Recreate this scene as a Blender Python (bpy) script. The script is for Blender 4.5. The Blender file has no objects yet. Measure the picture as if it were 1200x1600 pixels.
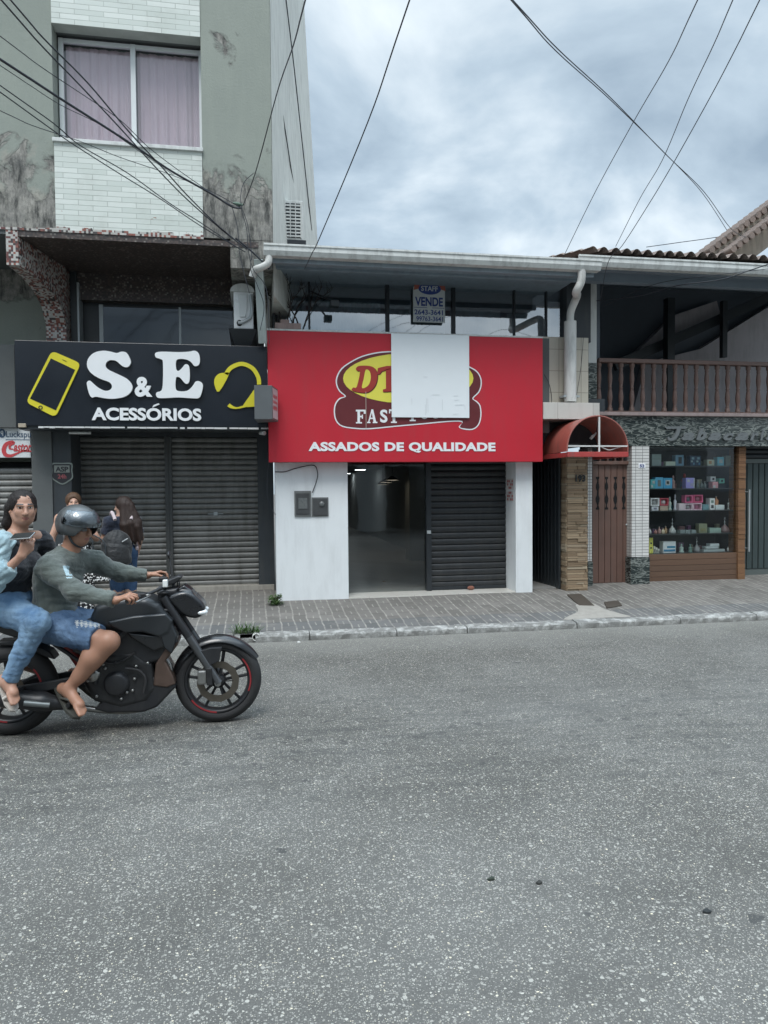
import bpy, bmesh, math, random
import numpy as np
from mathutils import Vector, Matrix

# ------------------------------------------------------------------ camera, world, sun
scene = bpy.context.scene
random.seed(7); np.random.seed(7)
col = bpy.data.collections.new("scene"); scene.collection.children.link(col)
FPX = 1155.0
_p = math.radians(10.15); _t = math.atan(38 / FPX); _r = 0.008
f0 = np.array([math.sin(_p), math.cos(_p), 0]); r0 = np.array([math.cos(_p), -math.sin(_p), 0]); z0 = np.array([0, 0, 1.])
FW = f0 * math.cos(_t) - z0 * math.sin(_t); u0 = z0 * math.cos(_t) + f0 * math.sin(_t)
UP = u0 * math.cos(_r) + r0 * math.sin(_r); RT = r0 * math.cos(_r) - u0 * math.sin(_r)
CP = np.array([0, -9.75, 1.63])
camd = bpy.data.cameras.new("camera"); cam = bpy.data.objects.new("camera", camd); col.objects.link(cam)
camd.sensor_fit = 'VERTICAL'; camd.sensor_height = 36; camd.lens = FPX / 1600 * 36
camd.clip_start = 0.05; camd.clip_end = 2000
cam.matrix_world = Matrix(((RT[0], UP[0], -FW[0], CP[0]), (RT[1], UP[1], -FW[1], CP[1]), (RT[2], UP[2], -FW[2], CP[2]), (0, 0, 0, 1)))
scene.camera = cam

SUN_EL, SUN_AZ = math.radians(58), math.radians(200)      # high, behind the photographer
world = bpy.data.worlds.new("World"); scene.world = world; world.use_nodes = True
wn = world.node_tree; wn.nodes.clear()
def wnode(t, **k):
    n = wn.nodes.new(t)
    for a, b in k.items(): setattr(n, a, b)
    return n
wo = wnode('ShaderNodeOutputWorld'); wbg = wnode('ShaderNodeBackground'); wn.links.new(wbg.outputs[0], wo.inputs[0])
wbg.inputs[1].default_value = 0.1
sky = wnode('ShaderNodeTexSky', sky_type='NISHITA', sun_disc=False, sun_elevation=SUN_EL, sun_rotation=SUN_AZ)
tc = wnode('ShaderNodeTexCoord'); sep = wnode('ShaderNodeSeparateXYZ'); wn.links.new(tc.outputs['Generated'], sep.inputs[0])
# project the direction on a cloud deck overhead, so that clouds flatten towards the horizon
zz = wnode('ShaderNodeMath', operation='ADD'); zz.inputs[1].default_value = 0.35; wn.links.new(sep.outputs[2], zz.inputs[0])
zm = wnode('ShaderNodeMath', operation='MAXIMUM'); zm.inputs[1].default_value = 0.08; wn.links.new(zz.outputs[0], zm.inputs[0])
dx = wnode('ShaderNodeMath', operation='DIVIDE'); dy = wnode('ShaderNodeMath', operation='DIVIDE')
wn.links.new(sep.outputs[0], dx.inputs[0]); wn.links.new(zm.outputs[0], dx.inputs[1])
wn.links.new(sep.outputs[1], dy.inputs[0]); wn.links.new(zm.outputs[0], dy.inputs[1])
cx = wnode('ShaderNodeCombineXYZ'); wn.links.new(dx.outputs[0], cx.inputs[0]); wn.links.new(dy.outputs[0], cx.inputs[1])
n1 = wnode('ShaderNodeTexNoise'); n1.inputs['Scale'].default_value = 1.9; n1.inputs['Detail'].default_value = 9; n1.inputs['Roughness'].default_value = .52
n1.inputs['Distortion'].default_value = .35
mp = wnode('ShaderNodeMapping'); mp.inputs['Location'].default_value = (1.2, 8.8, 0.4); wn.links.new(cx.outputs[0], mp.inputs[0]); wn.links.new(mp.outputs[0], n1.inputs[0])
rp = wnode('ShaderNodeValToRGB'); wn.links.new(n1.outputs[0], rp.inputs[0])
e = rp.color_ramp.elements; e[0].position = .38; e[0].color = (2.0, 2.6, 3.2, 1); e[1].position = .66; e[1].color = (6.1, 6.6, 6.85, 1)
m_ = e.new(.48); m_.color = (3.1, 3.8, 4.4, 1)
# an overcast dome is brighter overhead than at the horizon
zb = wnode('ShaderNodeMapRange'); wn.links.new(sep.outputs[2], zb.inputs[0])
zb.inputs['From Min'].default_value = 0.6; zb.inputs['From Max'].default_value = 1; zb.inputs['To Min'].default_value = 1; zb.inputs['To Max'].default_value = 5.6
mm = wnode('ShaderNodeVectorMath', operation='SCALE'); wn.links.new(rp.outputs[0], mm.inputs[0]); wn.links.new(zb.outputs[0], mm.inputs['Scale'])
mx = wnode('ShaderNodeMix', data_type='RGBA'); mx.inputs[0].default_value = .92
wn.links.new(sky.outputs[0], mx.inputs[6]); wn.links.new(mm.outputs[0], mx.inputs[7]); wn.links.new(mx.outputs[2], wbg.inputs[0])
sund = bpy.data.lights.new("sun", 'SUN'); sund.energy = 1.1; sund.angle = math.radians(25); sund.color = (1, .965, .92)
sun = bpy.data.objects.new("sun", sund); col.objects.link(sun)
sdir = Vector((math.sin(SUN_AZ) * math.cos(SUN_EL), math.cos(SUN_AZ) * math.cos(SUN_EL), math.sin(SUN_EL)))
sun.rotation_euler = sdir.to_track_quat('Z', 'Y').to_euler(); sun.location = (0, -5, 20)
scene.view_settings.view_transform = 'Standard'; scene.view_settings.look = 'None'
scene.view_settings.exposure = 0.88; scene.view_settings.gamma = 1
scene.render.engine = 'CYCLES'
scene.cycles.max_bounces = 6; scene.cycles.transparent_max_bounces = 12

# ------------------------------------------------------------------ geometry of the place, measured from the photograph
def ray(x, y): return FW + RT * (x - 600) / FPX + UP * (800 - y) / FPX
def F(x, y, Y):                          # the point of the upright plane at depth Y seen at (x, y)
    d = ray(x, y); t = (Y - CP[1]) / d[1]; return CP + d * t
def G(x, y, z):                          # the point of the level plane at height z
    d = ray(x, y); t = (z - CP[2]) / d[2]; return CP + d * t
def X(x, y, Y): return float(F(x, y, Y)[0])
def Z(x, y, Y): return float(F(x, y, Y)[2])

# ------------------------------------------------------------------ materials
class NT:
    def __init__(s, name):
        s.m = bpy.data.materials.new(name); s.m.use_nodes = True; s.t = s.m.node_tree; s.t.nodes.clear()
        s.out = s.n('ShaderNodeOutputMaterial'); s.b = s.n('ShaderNodeBsdfPrincipled'); s.l(s.b.outputs[0], s.out.inputs[0])
        s._pos = None
    def n(s, t, **k):
        n = s.t.nodes.new(t)
        for a, b in k.items():
            setattr(n, a, b)
        return n
    def l(s, a, b): s.t.links.new(a, b)
    def pos(s, swz=None, scale=None):
        g = s.n('ShaderNodeNewGeometry').outputs['Position']
        if swz:
            a = s.n('ShaderNodeSeparateXYZ'); c = s.n('ShaderNodeCombineXYZ'); s.l(g, a.inputs[0])
            for i, ch in enumerate(swz):
                if ch in 'XYZ': s.l(a.outputs['XYZ'.index(ch)], c.inputs[i])
            g = c.outputs[0]
        if scale:
            m = s.n('ShaderNodeMapping'); m.inputs['Scale'].default_value = scale; s.l(g, m.inputs[0]); g = m.outputs[0]
        return g
    def noise(s, vec, scale, detail=4, rough=.55, dist=0):
        n = s.n('ShaderNodeTexNoise'); n.inputs['Scale'].default_value = scale; n.inputs['Detail'].default_value = detail
        n.inputs['Roughness'].default_value = rough; n.inputs['Distortion'].default_value = dist; s.l(vec, n.inputs[0]); return n.outputs[0]
    def ramp(s, v, pts, interp='LINEAR'):
        r = s.n('ShaderNodeValToRGB'); r.color_ramp.interpolation = interp; e = r.color_ramp.elements
        e[0].position = pts[0][0]; e[0].color = c4(pts[0][1]); e[1].position = pts[-1][0]; e[1].color = c4(pts[-1][1])
        for p, c in pts[1:-1]: x = e.new(p); x.color = c4(c)
        s.l(v, r.inputs[0]); return r.outputs[0]
    def mix(s, f, a, b, mode='MIX'):
        m = s.n('ShaderNodeMix', data_type='RGBA', blend_type=mode)
        for v, i in ((f, 0), (a, 6), (b, 7)):
            if isinstance(v, (int, float)): m.inputs[i].default_value = v if i == 0 else (v, v, v, 1)
            elif isinstance(v, tuple): m.inputs[i].default_value = c4(v)
            else: s.l(v, m.inputs[i])
        return m.outputs[2]
    def math(s, op, a, b=None, clamp=False):
        m = s.n('ShaderNodeMath', operation=op, use_clamp=clamp)
        for v, i in ((a, 0), (b, 1)):
            if v is None: continue
            if isinstance(v, (int, float)): m.inputs[i].default_value = v
            else: s.l(v, m.inputs[i])
        return m.outputs[0]
    def base(s, c): s.l(c, s.b.inputs['Base Color']) if not isinstance(c, tuple) else setattr(s.b.inputs['Base Color'], 'default_value', c4(c))
    def rough(s, v): s.l(v, s.b.inputs['Roughness']) if not isinstance(v, (int, float)) else setattr(s.b.inputs['Roughness'], 'default_value', v)
    def bump(s, h, strength=.3, dist=.01, prev=None):
        b = s.n('ShaderNodeBump'); b.inputs['Strength'].default_value = strength; b.inputs['Distance'].default_value = dist
        s.l(h, b.inputs['Height'])
        if prev is not None: s.l(prev, b.inputs['Normal'])
        s.l(b.outputs[0], s.b.inputs['Normal']); return b.outputs[0]
def c4(c): return (c, c, c, 1) if isinstance(c, (int, float)) else (tuple(c) + (1,) if len(c) == 3 else tuple(c))
def sc(c, k): return tuple(min(1, x * k) for x in c)
MATS = {}
def mat(name, c=None, rough=.6, metal=0, var=.15, vs=6, bump=.1, bs=60, spec=None, coat=0, dirt=0):
    """painted / plastic / metal surface: slow tone variation, fine grain, grime in streaks"""
    if name in MATS: return MATS[name]
    t = NT(name); p = t.pos()
    n = t.noise(p, vs, 6, .6)
    colr = t.mix(n, sc(c, 1 - var), sc(c, 1 + var))
    if dirt:
        d = t.noise(t.pos(None, (9, 9, 1.6)), 1.2, 7, .65)
        d = t.math('MULTIPLY', t.ramp(d, [(.46, 0.0), (.72, 1.0)]), dirt)
        colr = t.mix(d, colr, (.10, .095, .085))
    t.base(colr)
    g = t.noise(p, bs, 3, .6)
    t.rough(t.math('ADD', t.math('MULTIPLY', t.math('SUBTRACT', n, .5), .25), rough, True))
    t.b.inputs['Metallic'].default_value = metal
    if spec is not None: t.b.inputs['Specular IOR Level'].default_value = spec
    if coat: t.b.inputs['Coat Weight'].default_value = coat; t.b.inputs['Coat Roughness'].default_value = .08
    if bump: t.bump(g, bump, .004)
    MATS[name] = t.m; return t.m
def emit(name, c, s):
    if name in MATS: return MATS[name]
    t = NT(name); t.base((.8, .8, .8)); t.b.inputs['Emission Color'].default_value = c4(c); t.b.inputs['Emission Strength'].default_value = s
    MATS[name] = t.m; return t.m
def glass_mat(name, tint=(.8, .85, .88), refl=.22, rough=.02):
    t = NT(name); t.t.nodes.remove(t.b)
    tr = t.n('ShaderNodeBsdfTransparent'); tr.inputs[0].default_value = c4(tint)
    gl = t.n('ShaderNodeBsdfGlossy'); gl.inputs['Roughness'].default_value = rough; gl.inputs[0].default_value = (.9, .95, 1, 1)
    fr = t.n('ShaderNodeLayerWeight'); fr.inputs[0].default_value = .25
    f = t.math('ADD', t.math('MULTIPLY', fr.outputs['Fresnel'], .6), refl, True)
    m = t.n('ShaderNodeMixShader'); t.l(f, m.inputs[0]); t.l(tr.outputs[0], m.inputs[1]); t.l(gl.outputs[0], m.inputs[2]); t.l(m.outputs[0], t.out.inputs[0])
    w = t.noise(t.pos(), 2.5, 2); b = t.n('ShaderNodeBump'); b.inputs['Strength'].default_value = .04; b.inputs['Distance'].default_value = .02
    t.l(w, b.inputs['Height']); t.l(b.outputs[0], gl.inputs['Normal'])
    MATS[name] = t.m; return t.m

def m_asphalt():
    t = NT('asphalt'); p = t.pos('XY0'.replace('0', '-'))
    big = t.noise(p, .55, 5, .6); mid = t.noise(p, 5, 6, .65); fine = t.noise(p, 160, 3, .7)
    basec = t.mix(t.ramp(fine, [(.3, 0.0), (.7, 1.0)]), (.050, .049, .045), (.165, .161, .148))
    basec = t.mix(t.ramp(mid, [(.35, .0), (.7, 1.0)]), basec, t.mix(.5, basec, (.062, .061, .056)))
    def stones(scale, keep, r0_, r1_, cols):
        wv = t.n('ShaderNodeVectorMath', operation='ADD'); t.l(p, wv.inputs[0])
        ns = t.n('ShaderNodeTexNoise'); ns.inputs['Scale'].default_value = scale * 1.3; t.l(p, ns.inputs[0])
        scv = t.n('ShaderNodeVectorMath', operation='SCALE'); t.l(ns.outputs['Color'], scv.inputs[0]); scv.inputs['Scale'].default_value = .55 / scale; t.l(scv.outputs[0], wv.inputs[1])
        v = t.n('ShaderNodeTexVoronoi'); v.inputs['Scale'].default_value = scale; t.l(wv.outputs[0], v.inputs[0])
        s = t.n('ShaderNodeSeparateColor'); t.l(v.outputs['Color'], s.inputs[0])
        on = t.math('GREATER_THAN', s.outputs[0], 1 - keep)
        rad = t.math('ADD', t.math('MULTIPLY', s.outputs[1], r1_ - r0_), r0_)
        inn = t.math('LESS_THAN', v.outputs['Distance'], rad)
        return t.math('MULTIPLY', on, inn), t.ramp(s.outputs[2], cols)
    pal = [(0, (.20, .195, .175)), (.4, (.40, .39, .35)), (.75, (.68, .655, .57)), (1, (.84, .75, .56))]
    a, ca = stones(150, .55, .20, .54, pal); b_, cb = stones(74, .46, .12, .46, pal); c_, cc = stones(38, .20, .10, .34, pal)
    # wear: fewer stones show where tyres have rubbed tar over them
    wear = t.ramp(t.noise(p, 1.1, 4, .6), [(.35, .55), (.6, 1.0)])
    cl = t.mix(t.math('MULTIPLY', a, t.math('MULTIPLY', wear, .85)), basec, ca)
    cl = t.mix(t.math('MULTIPLY', b_, .85), cl, cb); cl = t.mix(c_, cl, cc)
    # oil and gum spots, thicker in a band along the lane
    v = t.n('ShaderNodeTexVoronoi'); v.inputs['Scale'].default_value = 5.2
    fk = t.ramp(t.noise(t.pos('XY-', (1, 1.6, 1)), 26, 3, .6), [(.57, 0.0), (.64, 1.0)]); cl = t.mix(t.math('MULTIPLY', fk, t.math('ADD', t.math('MULTIPLY', t.noise(p, 1.7, 3), .9), -.15, True)), cl, (.045, .047, .045))
    d2 = t.n('ShaderNodeVectorMath', operation='ADD'); t.l(p, d2.inputs[0]); nn = t.n('ShaderNodeTexNoise'); nn.inputs['Scale'].default_value = 9; nn.inputs['Detail'].default_value = 4; t.l(p, nn.inputs[0])
    s2 = t.n('ShaderNodeVectorMath', operation='SCALE'); s2.inputs['Scale'].default_value = .16; t.l(nn.outputs['Color'], s2.inputs[0]); t.l(s2.outputs[0], d2.inputs[1]); t.l(d2.outputs[0], v.inputs[0])
    ss = t.n('ShaderNodeSeparateColor'); t.l(v.outputs['Color'], ss.inputs[0])
    spot = t.math('LESS_THAN', v.outputs['Distance'], t.math('MULTIPLY', t.math('POWER', ss.outputs[0], 4), .15))
    sy = t.n('ShaderNodeSeparateXYZ'); t.l(p, sy.inputs[0])
    band = t.math('SUBTRACT', 1, t.math('MULTIPLY', t.math('ABSOLUTE', t.math('ADD', sy.outputs[1], 4.9)), .62), True)
    v2 = t.n('ShaderNodeTexVoronoi'); v2.inputs['Scale'].default_value = 11; t.l(d2.outputs[0], v2.inputs[0])
    s3 = t.n('ShaderNodeSeparateColor'); t.l(v2.outputs['Color'], s3.inputs[0])
    spot2 = t.math('MULTIPLY', t.math('LESS_THAN', v2.outputs['Distance'], t.math('MULTIPLY', t.math('POWER', s3.outputs[1], 2), .42)), t.math('POWER', band, .7))
    al = t.math('MAXIMUM', t.math('MULTIPLY', spot, .8), t.math('MULTIPLY', spot2, .6))
    smear = t.math('MULTIPLY', t.ramp(t.noise(t.pos('XY-', (.5, 3.5, 1)), 2.3, 7, .7), [(.46, 0.0), (.68, 1.0)]), t.math('ADD', t.math('MULTIPLY', band, .7), .16))
    cl = t.mix(al, cl, (.035, .037, .037)); cl = t.mix(smear, cl, (.06, .062, .06))
    cl = t.mix(t.math('MULTIPLY', t.ramp(big, [(.4, 0.0), (.65, 1.0)]), .2), cl, (.25, .25, .24))
    # pale dust gathered along the kerb
    kd = t.math('MULTIPLY', t.math('ADD', sy.outputs[1], 2.75), 1.1, True)
    cl = t.mix(t.math('MULTIPLY', kd, .35), cl, (.33, .33, .30))
    # a few thin cracks
    cr = t.n('ShaderNodeTexVoronoi', feature='DISTANCE_TO_EDGE'); cr.inputs['Scale'].default_value = .8; t.l(d2.outputs[0], cr.inputs[0])
    cm = t.math('MULTIPLY', t.math('LESS_THAN', cr.outputs[0], .002), t.math('GREATER_THAN', t.noise(p, .7, 2), .60))
    cl = t.mix(t.math('MULTIPLY', cm, .4), cl, (.04, .04, .04))
    t.base(cl); t.rough(.86); t.b.inputs['Specular IOR Level'].default_value = .3
    h = t.math('ADD', t.math('ADD', t.math('MULTIPLY', fine, .6), a), t.math('MULTIPLY', b_, 1.4)); t.bump(h, .55, .004)
    MATS['asphalt'] = t.m; return t.m
def m_pavers():
    t = NT('pavers'); p = t.pos()
    s = t.n('ShaderNodeSeparateXYZ'); t.l(p, s.inputs[0]); x, y = s.outputs[0], s.outputs[1]
    wob = t.math('MULTIPLY', t.math('SUBTRACT', t.noise(p, 2.2, 2), .5), .05)
    W, L = .155, .30
    xs = t.math('DIVIDE', t.math('ADD', x, wob), W); colid = t.math('FLOOR', xs); fx = t.math('FRACT', xs)
    odd = t.math('MULTIPLY', t.math('MODULO', t.math('ABSOLUTE', colid), 2), .5)
    ys = t.math('ADD', t.math('DIVIDE', y, L), odd); fy = t.math('FRACT', ys)
    def near(f, w): return t.math('GREATER_THAN', t.math('ABSOLUTE', t.math('SUBTRACT', f, .5)), .5 - w)
    jx = near(fx, .055)                                     # long sandy joints across the pavement
    half = t.math('MULTIPLY', t.math('LESS_THAN', t.math('ABSOLUTE', t.math('SUBTRACT', fx, .5)), .045), t.math('LESS_THAN', fy, .42))
    jy = near(fy, .028)
    wn_ = t.n('ShaderNodeTexWhiteNoise', noise_dimensions='2D'); cb = t.n('ShaderNodeCombineXYZ'); t.l(colid, cb.inputs[0]); t.l(t.math('FLOOR', ys), cb.inputs[1]); t.l(cb.outputs[0], wn_.inputs[0])
    st = t.mix(wn_.outputs[0], (.150, .143, .130), (.215, .205, .188))
    gb = t.mix(wn_.outputs[0], (.12, .125, .125), (.17, .172, .17))
    dark = t.math('LESS_THAN', t.math('ADD', y, t.math('MULTIPLY', wob, 2)), -1.32)
    c = t.mix(dark, st, gb)
    c = t.mix(t.math('MULTIPLY', t.noise(p, 45, 4, .7), .7), c, t.mix(.5, c, (.08, .075, .07)))
    jn = t.ramp(t.noise(p, 7, 4, .7), [(.35, .25), (.65, 1.0)])
    c = t.mix(t.math('MULTIPLY', t.math('MAXIMUM', jx, half), t.math('MULTIPLY', jn, .75)), c, (.42, .40, .36))
    c = t.mix(t.math('MULTIPLY', jy, .5), c, (.07, .066, .06))
    stn = t.ramp(t.noise(p, 1.3, 6, .65), [(.45, 0.0), (.75, 1.0)]); c = t.mix(t.math('MULTIPLY', stn, .4), c, (.09, .083, .075))
    c = t.mix(t.math('MULTIPLY', t.ramp(t.noise(p, 2.7, 6, .7), [(.55, 0.0), (.75, 1.0)]), .5), c, (.33, .31, .28))
    t.base(c); t.rough(.85); h = t.math('SUBTRACT', t.noise(p, 60, 4), t.math('ADD', t.math('MAXIMUM', jx, half), jy)); t.bump(h, .5, .004)
    return t.m
def m_facade():
    """old sage-green plaster, blistered and blackened towards the bottom of the storey"""
    t = NT('peeling_plaster'); p = t.pos(); s = t.n('ShaderNodeSeparateXYZ'); t.l(p, s.inputs[0]); z = s.outputs[2]
    g = t.mix(t.noise(p, 1.4, 6, .6), (.245, .274, .238), (.36, .385, .335))
    g = t.mix(t.math('MULTIPLY', t.noise(t.pos(None, (6, 6, .8)), 1.5, 6, .7), .45), g, (.19, .215, .20))
    low = t.math('MULTIPLY', t.math('SUBTRACT', 5.7, z), 1.05, True)                 # 0 above, 1 near 4.5 m
    low = t.math('MULTIPLY', low, t.math('SUBTRACT', 1, t.math('MULTIPLY', t.math('SUBTRACT', 4.3, z), 3, True)))
    big = t.noise(p, 2.3, 7, .62, .4)
    pm = t.ramp(t.math('ADD', big, t.math('MULTIPLY', low, .34)), [(.69, 0.0), (.705, 1.0)])
    edge = t.ramp(t.math('ADD', big, t.math('MULTIPLY', low, .34)), [(.645, 0.0), (.69, 1.0), (.71, 0.0)])
    raw = t.mix(t.ramp(t.noise(p, 5, 8, .72), [(.3, 0.0), (.72, 1.0)]), (.13, .13, .125), (.46, .44, .39))
    streak = t.ramp(t.noise(t.pos(None, (5, 5, 1.2)), 2.2, 8, .75), [(.44, 0.0), (.62, 1.0)])
    raw = t.mix(t.math('MULTIPLY', streak, .95), raw, (.035, .037, .035))
    beige = t.mix(t.noise(p, 9, 5, .7), (.30, .28, .24), (.42, .40, .35))
    g = t.mix(t.math('MULTIPLY', t.ramp(t.math('ADD', t.noise(p, 3.1, 6, .65), t.math('MULTIPLY', low, .42)), [(.72, 0.0), (.88, 1.0)]), .85), g, beige)
    c = t.mix(pm, g, raw); c = t.mix(t.math('MULTIPLY', edge, .6), c, (.12, .12, .11))
    mould = t.math('MULTIPLY', t.ramp(t.noise(p, 7, 8, .75), [(.52, 0.0), (.7, 1.0)]), t.math('MULTIPLY', low, .55))
    c = t.mix(mould, c, (.07, .075, .065))
    t.base(c); t.rough(.9); h = t.math('SUBTRACT', t.noise(p, 40, 6, .7), t.math('MULTIPLY', pm, 1.2)); t.bump(h, .5, .008)
    return t.m
def brick_tex(t, vec, w, h, mortar, off=.5, smooth=.1):
    b = t.n('ShaderNodeTexBrick'); b.inputs['Scale'].default_value = 1; b.inputs['Brick Width'].default_value = w; b.inputs['Row Height'].default_value = h
    b.inputs['Mortar Size'].default_value = mortar; b.inputs['Mortar Smooth'].default_value = smooth; b.offset = off; b.squash = 1
    b.inputs['Color1'].default_value = (0, 0, 0, 1); b.inputs['Color2'].default_value = (1, 1, 1, 1); t.l(vec, b.inputs[0]); return b
def m_whitebrick():
    t = NT('painted_brick'); p = t.pos('XZ-'); b = brick_tex(t, p, .31, .058, .0035); q = t.pos()
    c = t.mix(b.outputs['Color'], (.58, .625, .58), (.70, .735, .69))
    c = t.mix(t.math('MULTIPLY', b.outputs['Fac'], t.noise(q, 3, 3)), c, (.27, .29, .26))
    c = t.mix(t.math('MULTIPLY', t.ramp(t.noise(q, 3, 7, .7), [(.5, 0.0), (.8, 1.0)]), .35), c, (.36, .37, .33))
    s = t.n('ShaderNodeSeparateXYZ'); t.l(q, s.inputs[0])
    chip = t.math('MULTIPLY', t.math('GREATER_THAN', t.noise(t.pos(None, (3, 3, 7)), 2.1, 4, .6), .70), t.math('LESS_THAN', s.outputs[2], 4.78))
    c = t.mix(chip, c, (.30, .17, .12))
    t.base(c); t.rough(.8); t.bump(t.math('SUBTRACT', t.math('MULTIPLY', t.noise(q, 30, 4), .3), b.outputs['Fac']), .5, .006); return t.m
def m_tiles(name, w, h, c1, c2, joint, mort=.003, off=0, rough=.25, swz='XZ-'):
    t = NT(name); s = t.n('ShaderNodeSeparateXYZ'); q = t.pos(); t.l(q, s.inputs[0]); cb = t.n('ShaderNodeCombineXYZ')
    t.l(t.math('ADD', s.outputs[0], s.outputs[1]), cb.inputs[0]); t.l(s.outputs[2], cb.inputs[1])
    b = brick_tex(t, cb.outputs[0], w, h, mort, off)
    c = t.mix(b.outputs['Color'], c1, c2); c = t.mix(b.outputs['Fac'], c, joint)
    c = t.mix(t.math('MULTIPLY', t.ramp(t.noise(t.pos(None, (5, 5, 1)), 2, 6, .7), [(.5, 0.0), (.8, 1.0)]), .25), c, sc(joint, .9))
    t.base(c); t.rough(t.math('ADD', t.math('MULTIPLY', b.outputs['Fac'], .5), rough, True)); t.bump(t.math('SUBTRACT', 1, b.outputs['Fac']), .4, .003); return t.m
def m_mosaic(name, pal, size=.024, rough=.35):
    t = NT(name); v = t.n('ShaderNodeVectorMath', operation='DIVIDE'); t.l(t.pos(), v.inputs[0]); v.inputs[1].default_value = (size, size * 1.003, size)
    fl = t.n('ShaderNodeVectorMath', operation='FLOOR'); ad = t.n('ShaderNodeVectorMath', operation='ADD'); ad.inputs[1].default_value = (.31, .37, .29); t.l(v.outputs[0], ad.inputs[0]); t.l(ad.outputs[0], fl.inputs[0])
    w = t.n('ShaderNodeTexWhiteNoise'); t.l(fl.outputs[0], w.inputs[0])
    c = t.ramp(w.outputs[0], pal, 'CONSTANT'); t.base(t.mix(t.math('MULTIPLY', t.noise(t.pos(), 3, 5, .7), .5), c, (.08, .07, .065))); t.rough(rough); return t.m
def m_marble():
    t = NT('dark_marble'); mp_ = t.n('ShaderNodeMapping'); mp_.inputs['Rotation'].default_value = (0, .45, 0); mp_.inputs['Scale'].default_value = (1, 1, 3.4); t.l(t.pos(), mp_.inputs[0]); p = mp_.outputs[0]; n = t.n('ShaderNodeTexNoise'); n.inputs['Scale'].default_value = 6; n.inputs['Detail'].default_value = 5; n.inputs['Distortion'].default_value = 1.0; t.l(p, n.inputs[0])
    v = t.ramp(t.math('ABSOLUTE', t.math('SUBTRACT', n.outputs[0], .5)), [(0, 1.0), (.025, .45), (.07, 0.0)])
    v2 = t.ramp(t.noise(p, 16, 5, .6, 2.5), [(.58, 0.0), (.70, 1.0)])
    c = t.mix(t.math('MULTIPLY', t.math('MAXIMUM', v, t.math('MULTIPLY', v2, .5)), .75), (.022, .032, .032), (.36, .39, .36))
    t.base(c); t.rough(.18); return t.m
def m_island(name, cols, rough=.7, bump=.4, scale=(1, 1, 1), ns=14, amt=.5):
    """colour differs from piece to piece of one mesh (stone strips, planks, roof tiles)"""
    t = NT(name); g = t.n('ShaderNodeNewGeometry'); c = t.ramp(g.outputs['Random Per Island'], cols)
    n = t.noise(t.pos(None, scale), ns, 6, .7); c = t.mix(t.math('MULTIPLY', n, amt), c, t.mix(.5, c, (.03, .025, .02)))
    t.base(c); t.rough(rough); t.bump(n, bump, .005); return t.m
def m_skin(name, c):
    t = NT(name); p = t.pos(); c_ = t.mix(t.noise(p, 22, 4, .6), sc(c, .86), sc(c, 1.1)); t.base(c_); t.rough(.5)
    t.b.inputs['Subsurface Weight'].default_value = .12; t.b.inputs['Subsurface Radius'].default_value = (.02, .008, .004); t.b.inputs['Subsurface Scale'].default_value = .5
    t.bump(t.noise(p, 300, 2), .08, .001); return t.m
def m_cloth(name, c, c2=None, scale=8, weave=500, rough=.9, bump=.45):
    t = NT(name); p = t.pos(); n = t.noise(p, scale, 6, .65, .3); c2 = c2 or sc(c, .7)
    t.base(t.mix(t.ramp(n, [(.3, 0.0), (.7, 1.0)]), c2, c)); t.rough(rough); t.b.inputs['Sheen Weight'].default_value = .25
    b1 = t.bump(t.noise(t.pos(None, (1, 1, 1.6)), 13, 4, .55, .8), bump, .03); t.bump(t.noise(p, weave, 2), .25, .001, b1); return t.m
def m_denim(name, c, pale):
    t = NT(name); p = t.pos(); n = t.noise(p, 5, 5, .6); w = t.noise(t.pos(None, (1, 1, .25)), 420, 2)
    t.base(t.mix(t.math('MULTIPLY', t.ramp(n, [(.35, 0.0), (.68, 1.0)]), t.math('ADD', .45, t.math('MULTIPLY', w, .8)), True), c, pale)); t.rough(.92)
    b1 = t.bump(t.noise(p, 16, 4, .6, 1.0), .5, .025); t.bump(w, .2, .001, b1); return t.m
def m_hair(name, c):
    t = NT(name); w = t.noise(t.pos(None, (1, 1, .12)), 160, 4, .7); t.base(t.mix(w, sc(c, .4), sc(c, 1.6))); t.rough(.5); t.b.inputs['Specular IOR Level'].default_value = .3; t.bump(w, .8, .006); return t.m
def m_sparkle(name):
    t = NT(name); v = t.n('ShaderNodeTexVoronoi'); v.inputs['Scale'].default_value = 55; t.l(t.pos(), v.inputs[0]); s = t.n('ShaderNodeSeparateColor'); t.l(v.outputs['Color'], s.inputs[0])
    t.base(t.mix(t.math('MULTIPLY', t.math('GREATER_THAN', s.outputs[0], .55), t.math('LESS_THAN', v.outputs['Distance'], .55)), (.01, .01, .012), (.75, .75, .73))); t.rough(.85); return t.m

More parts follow.
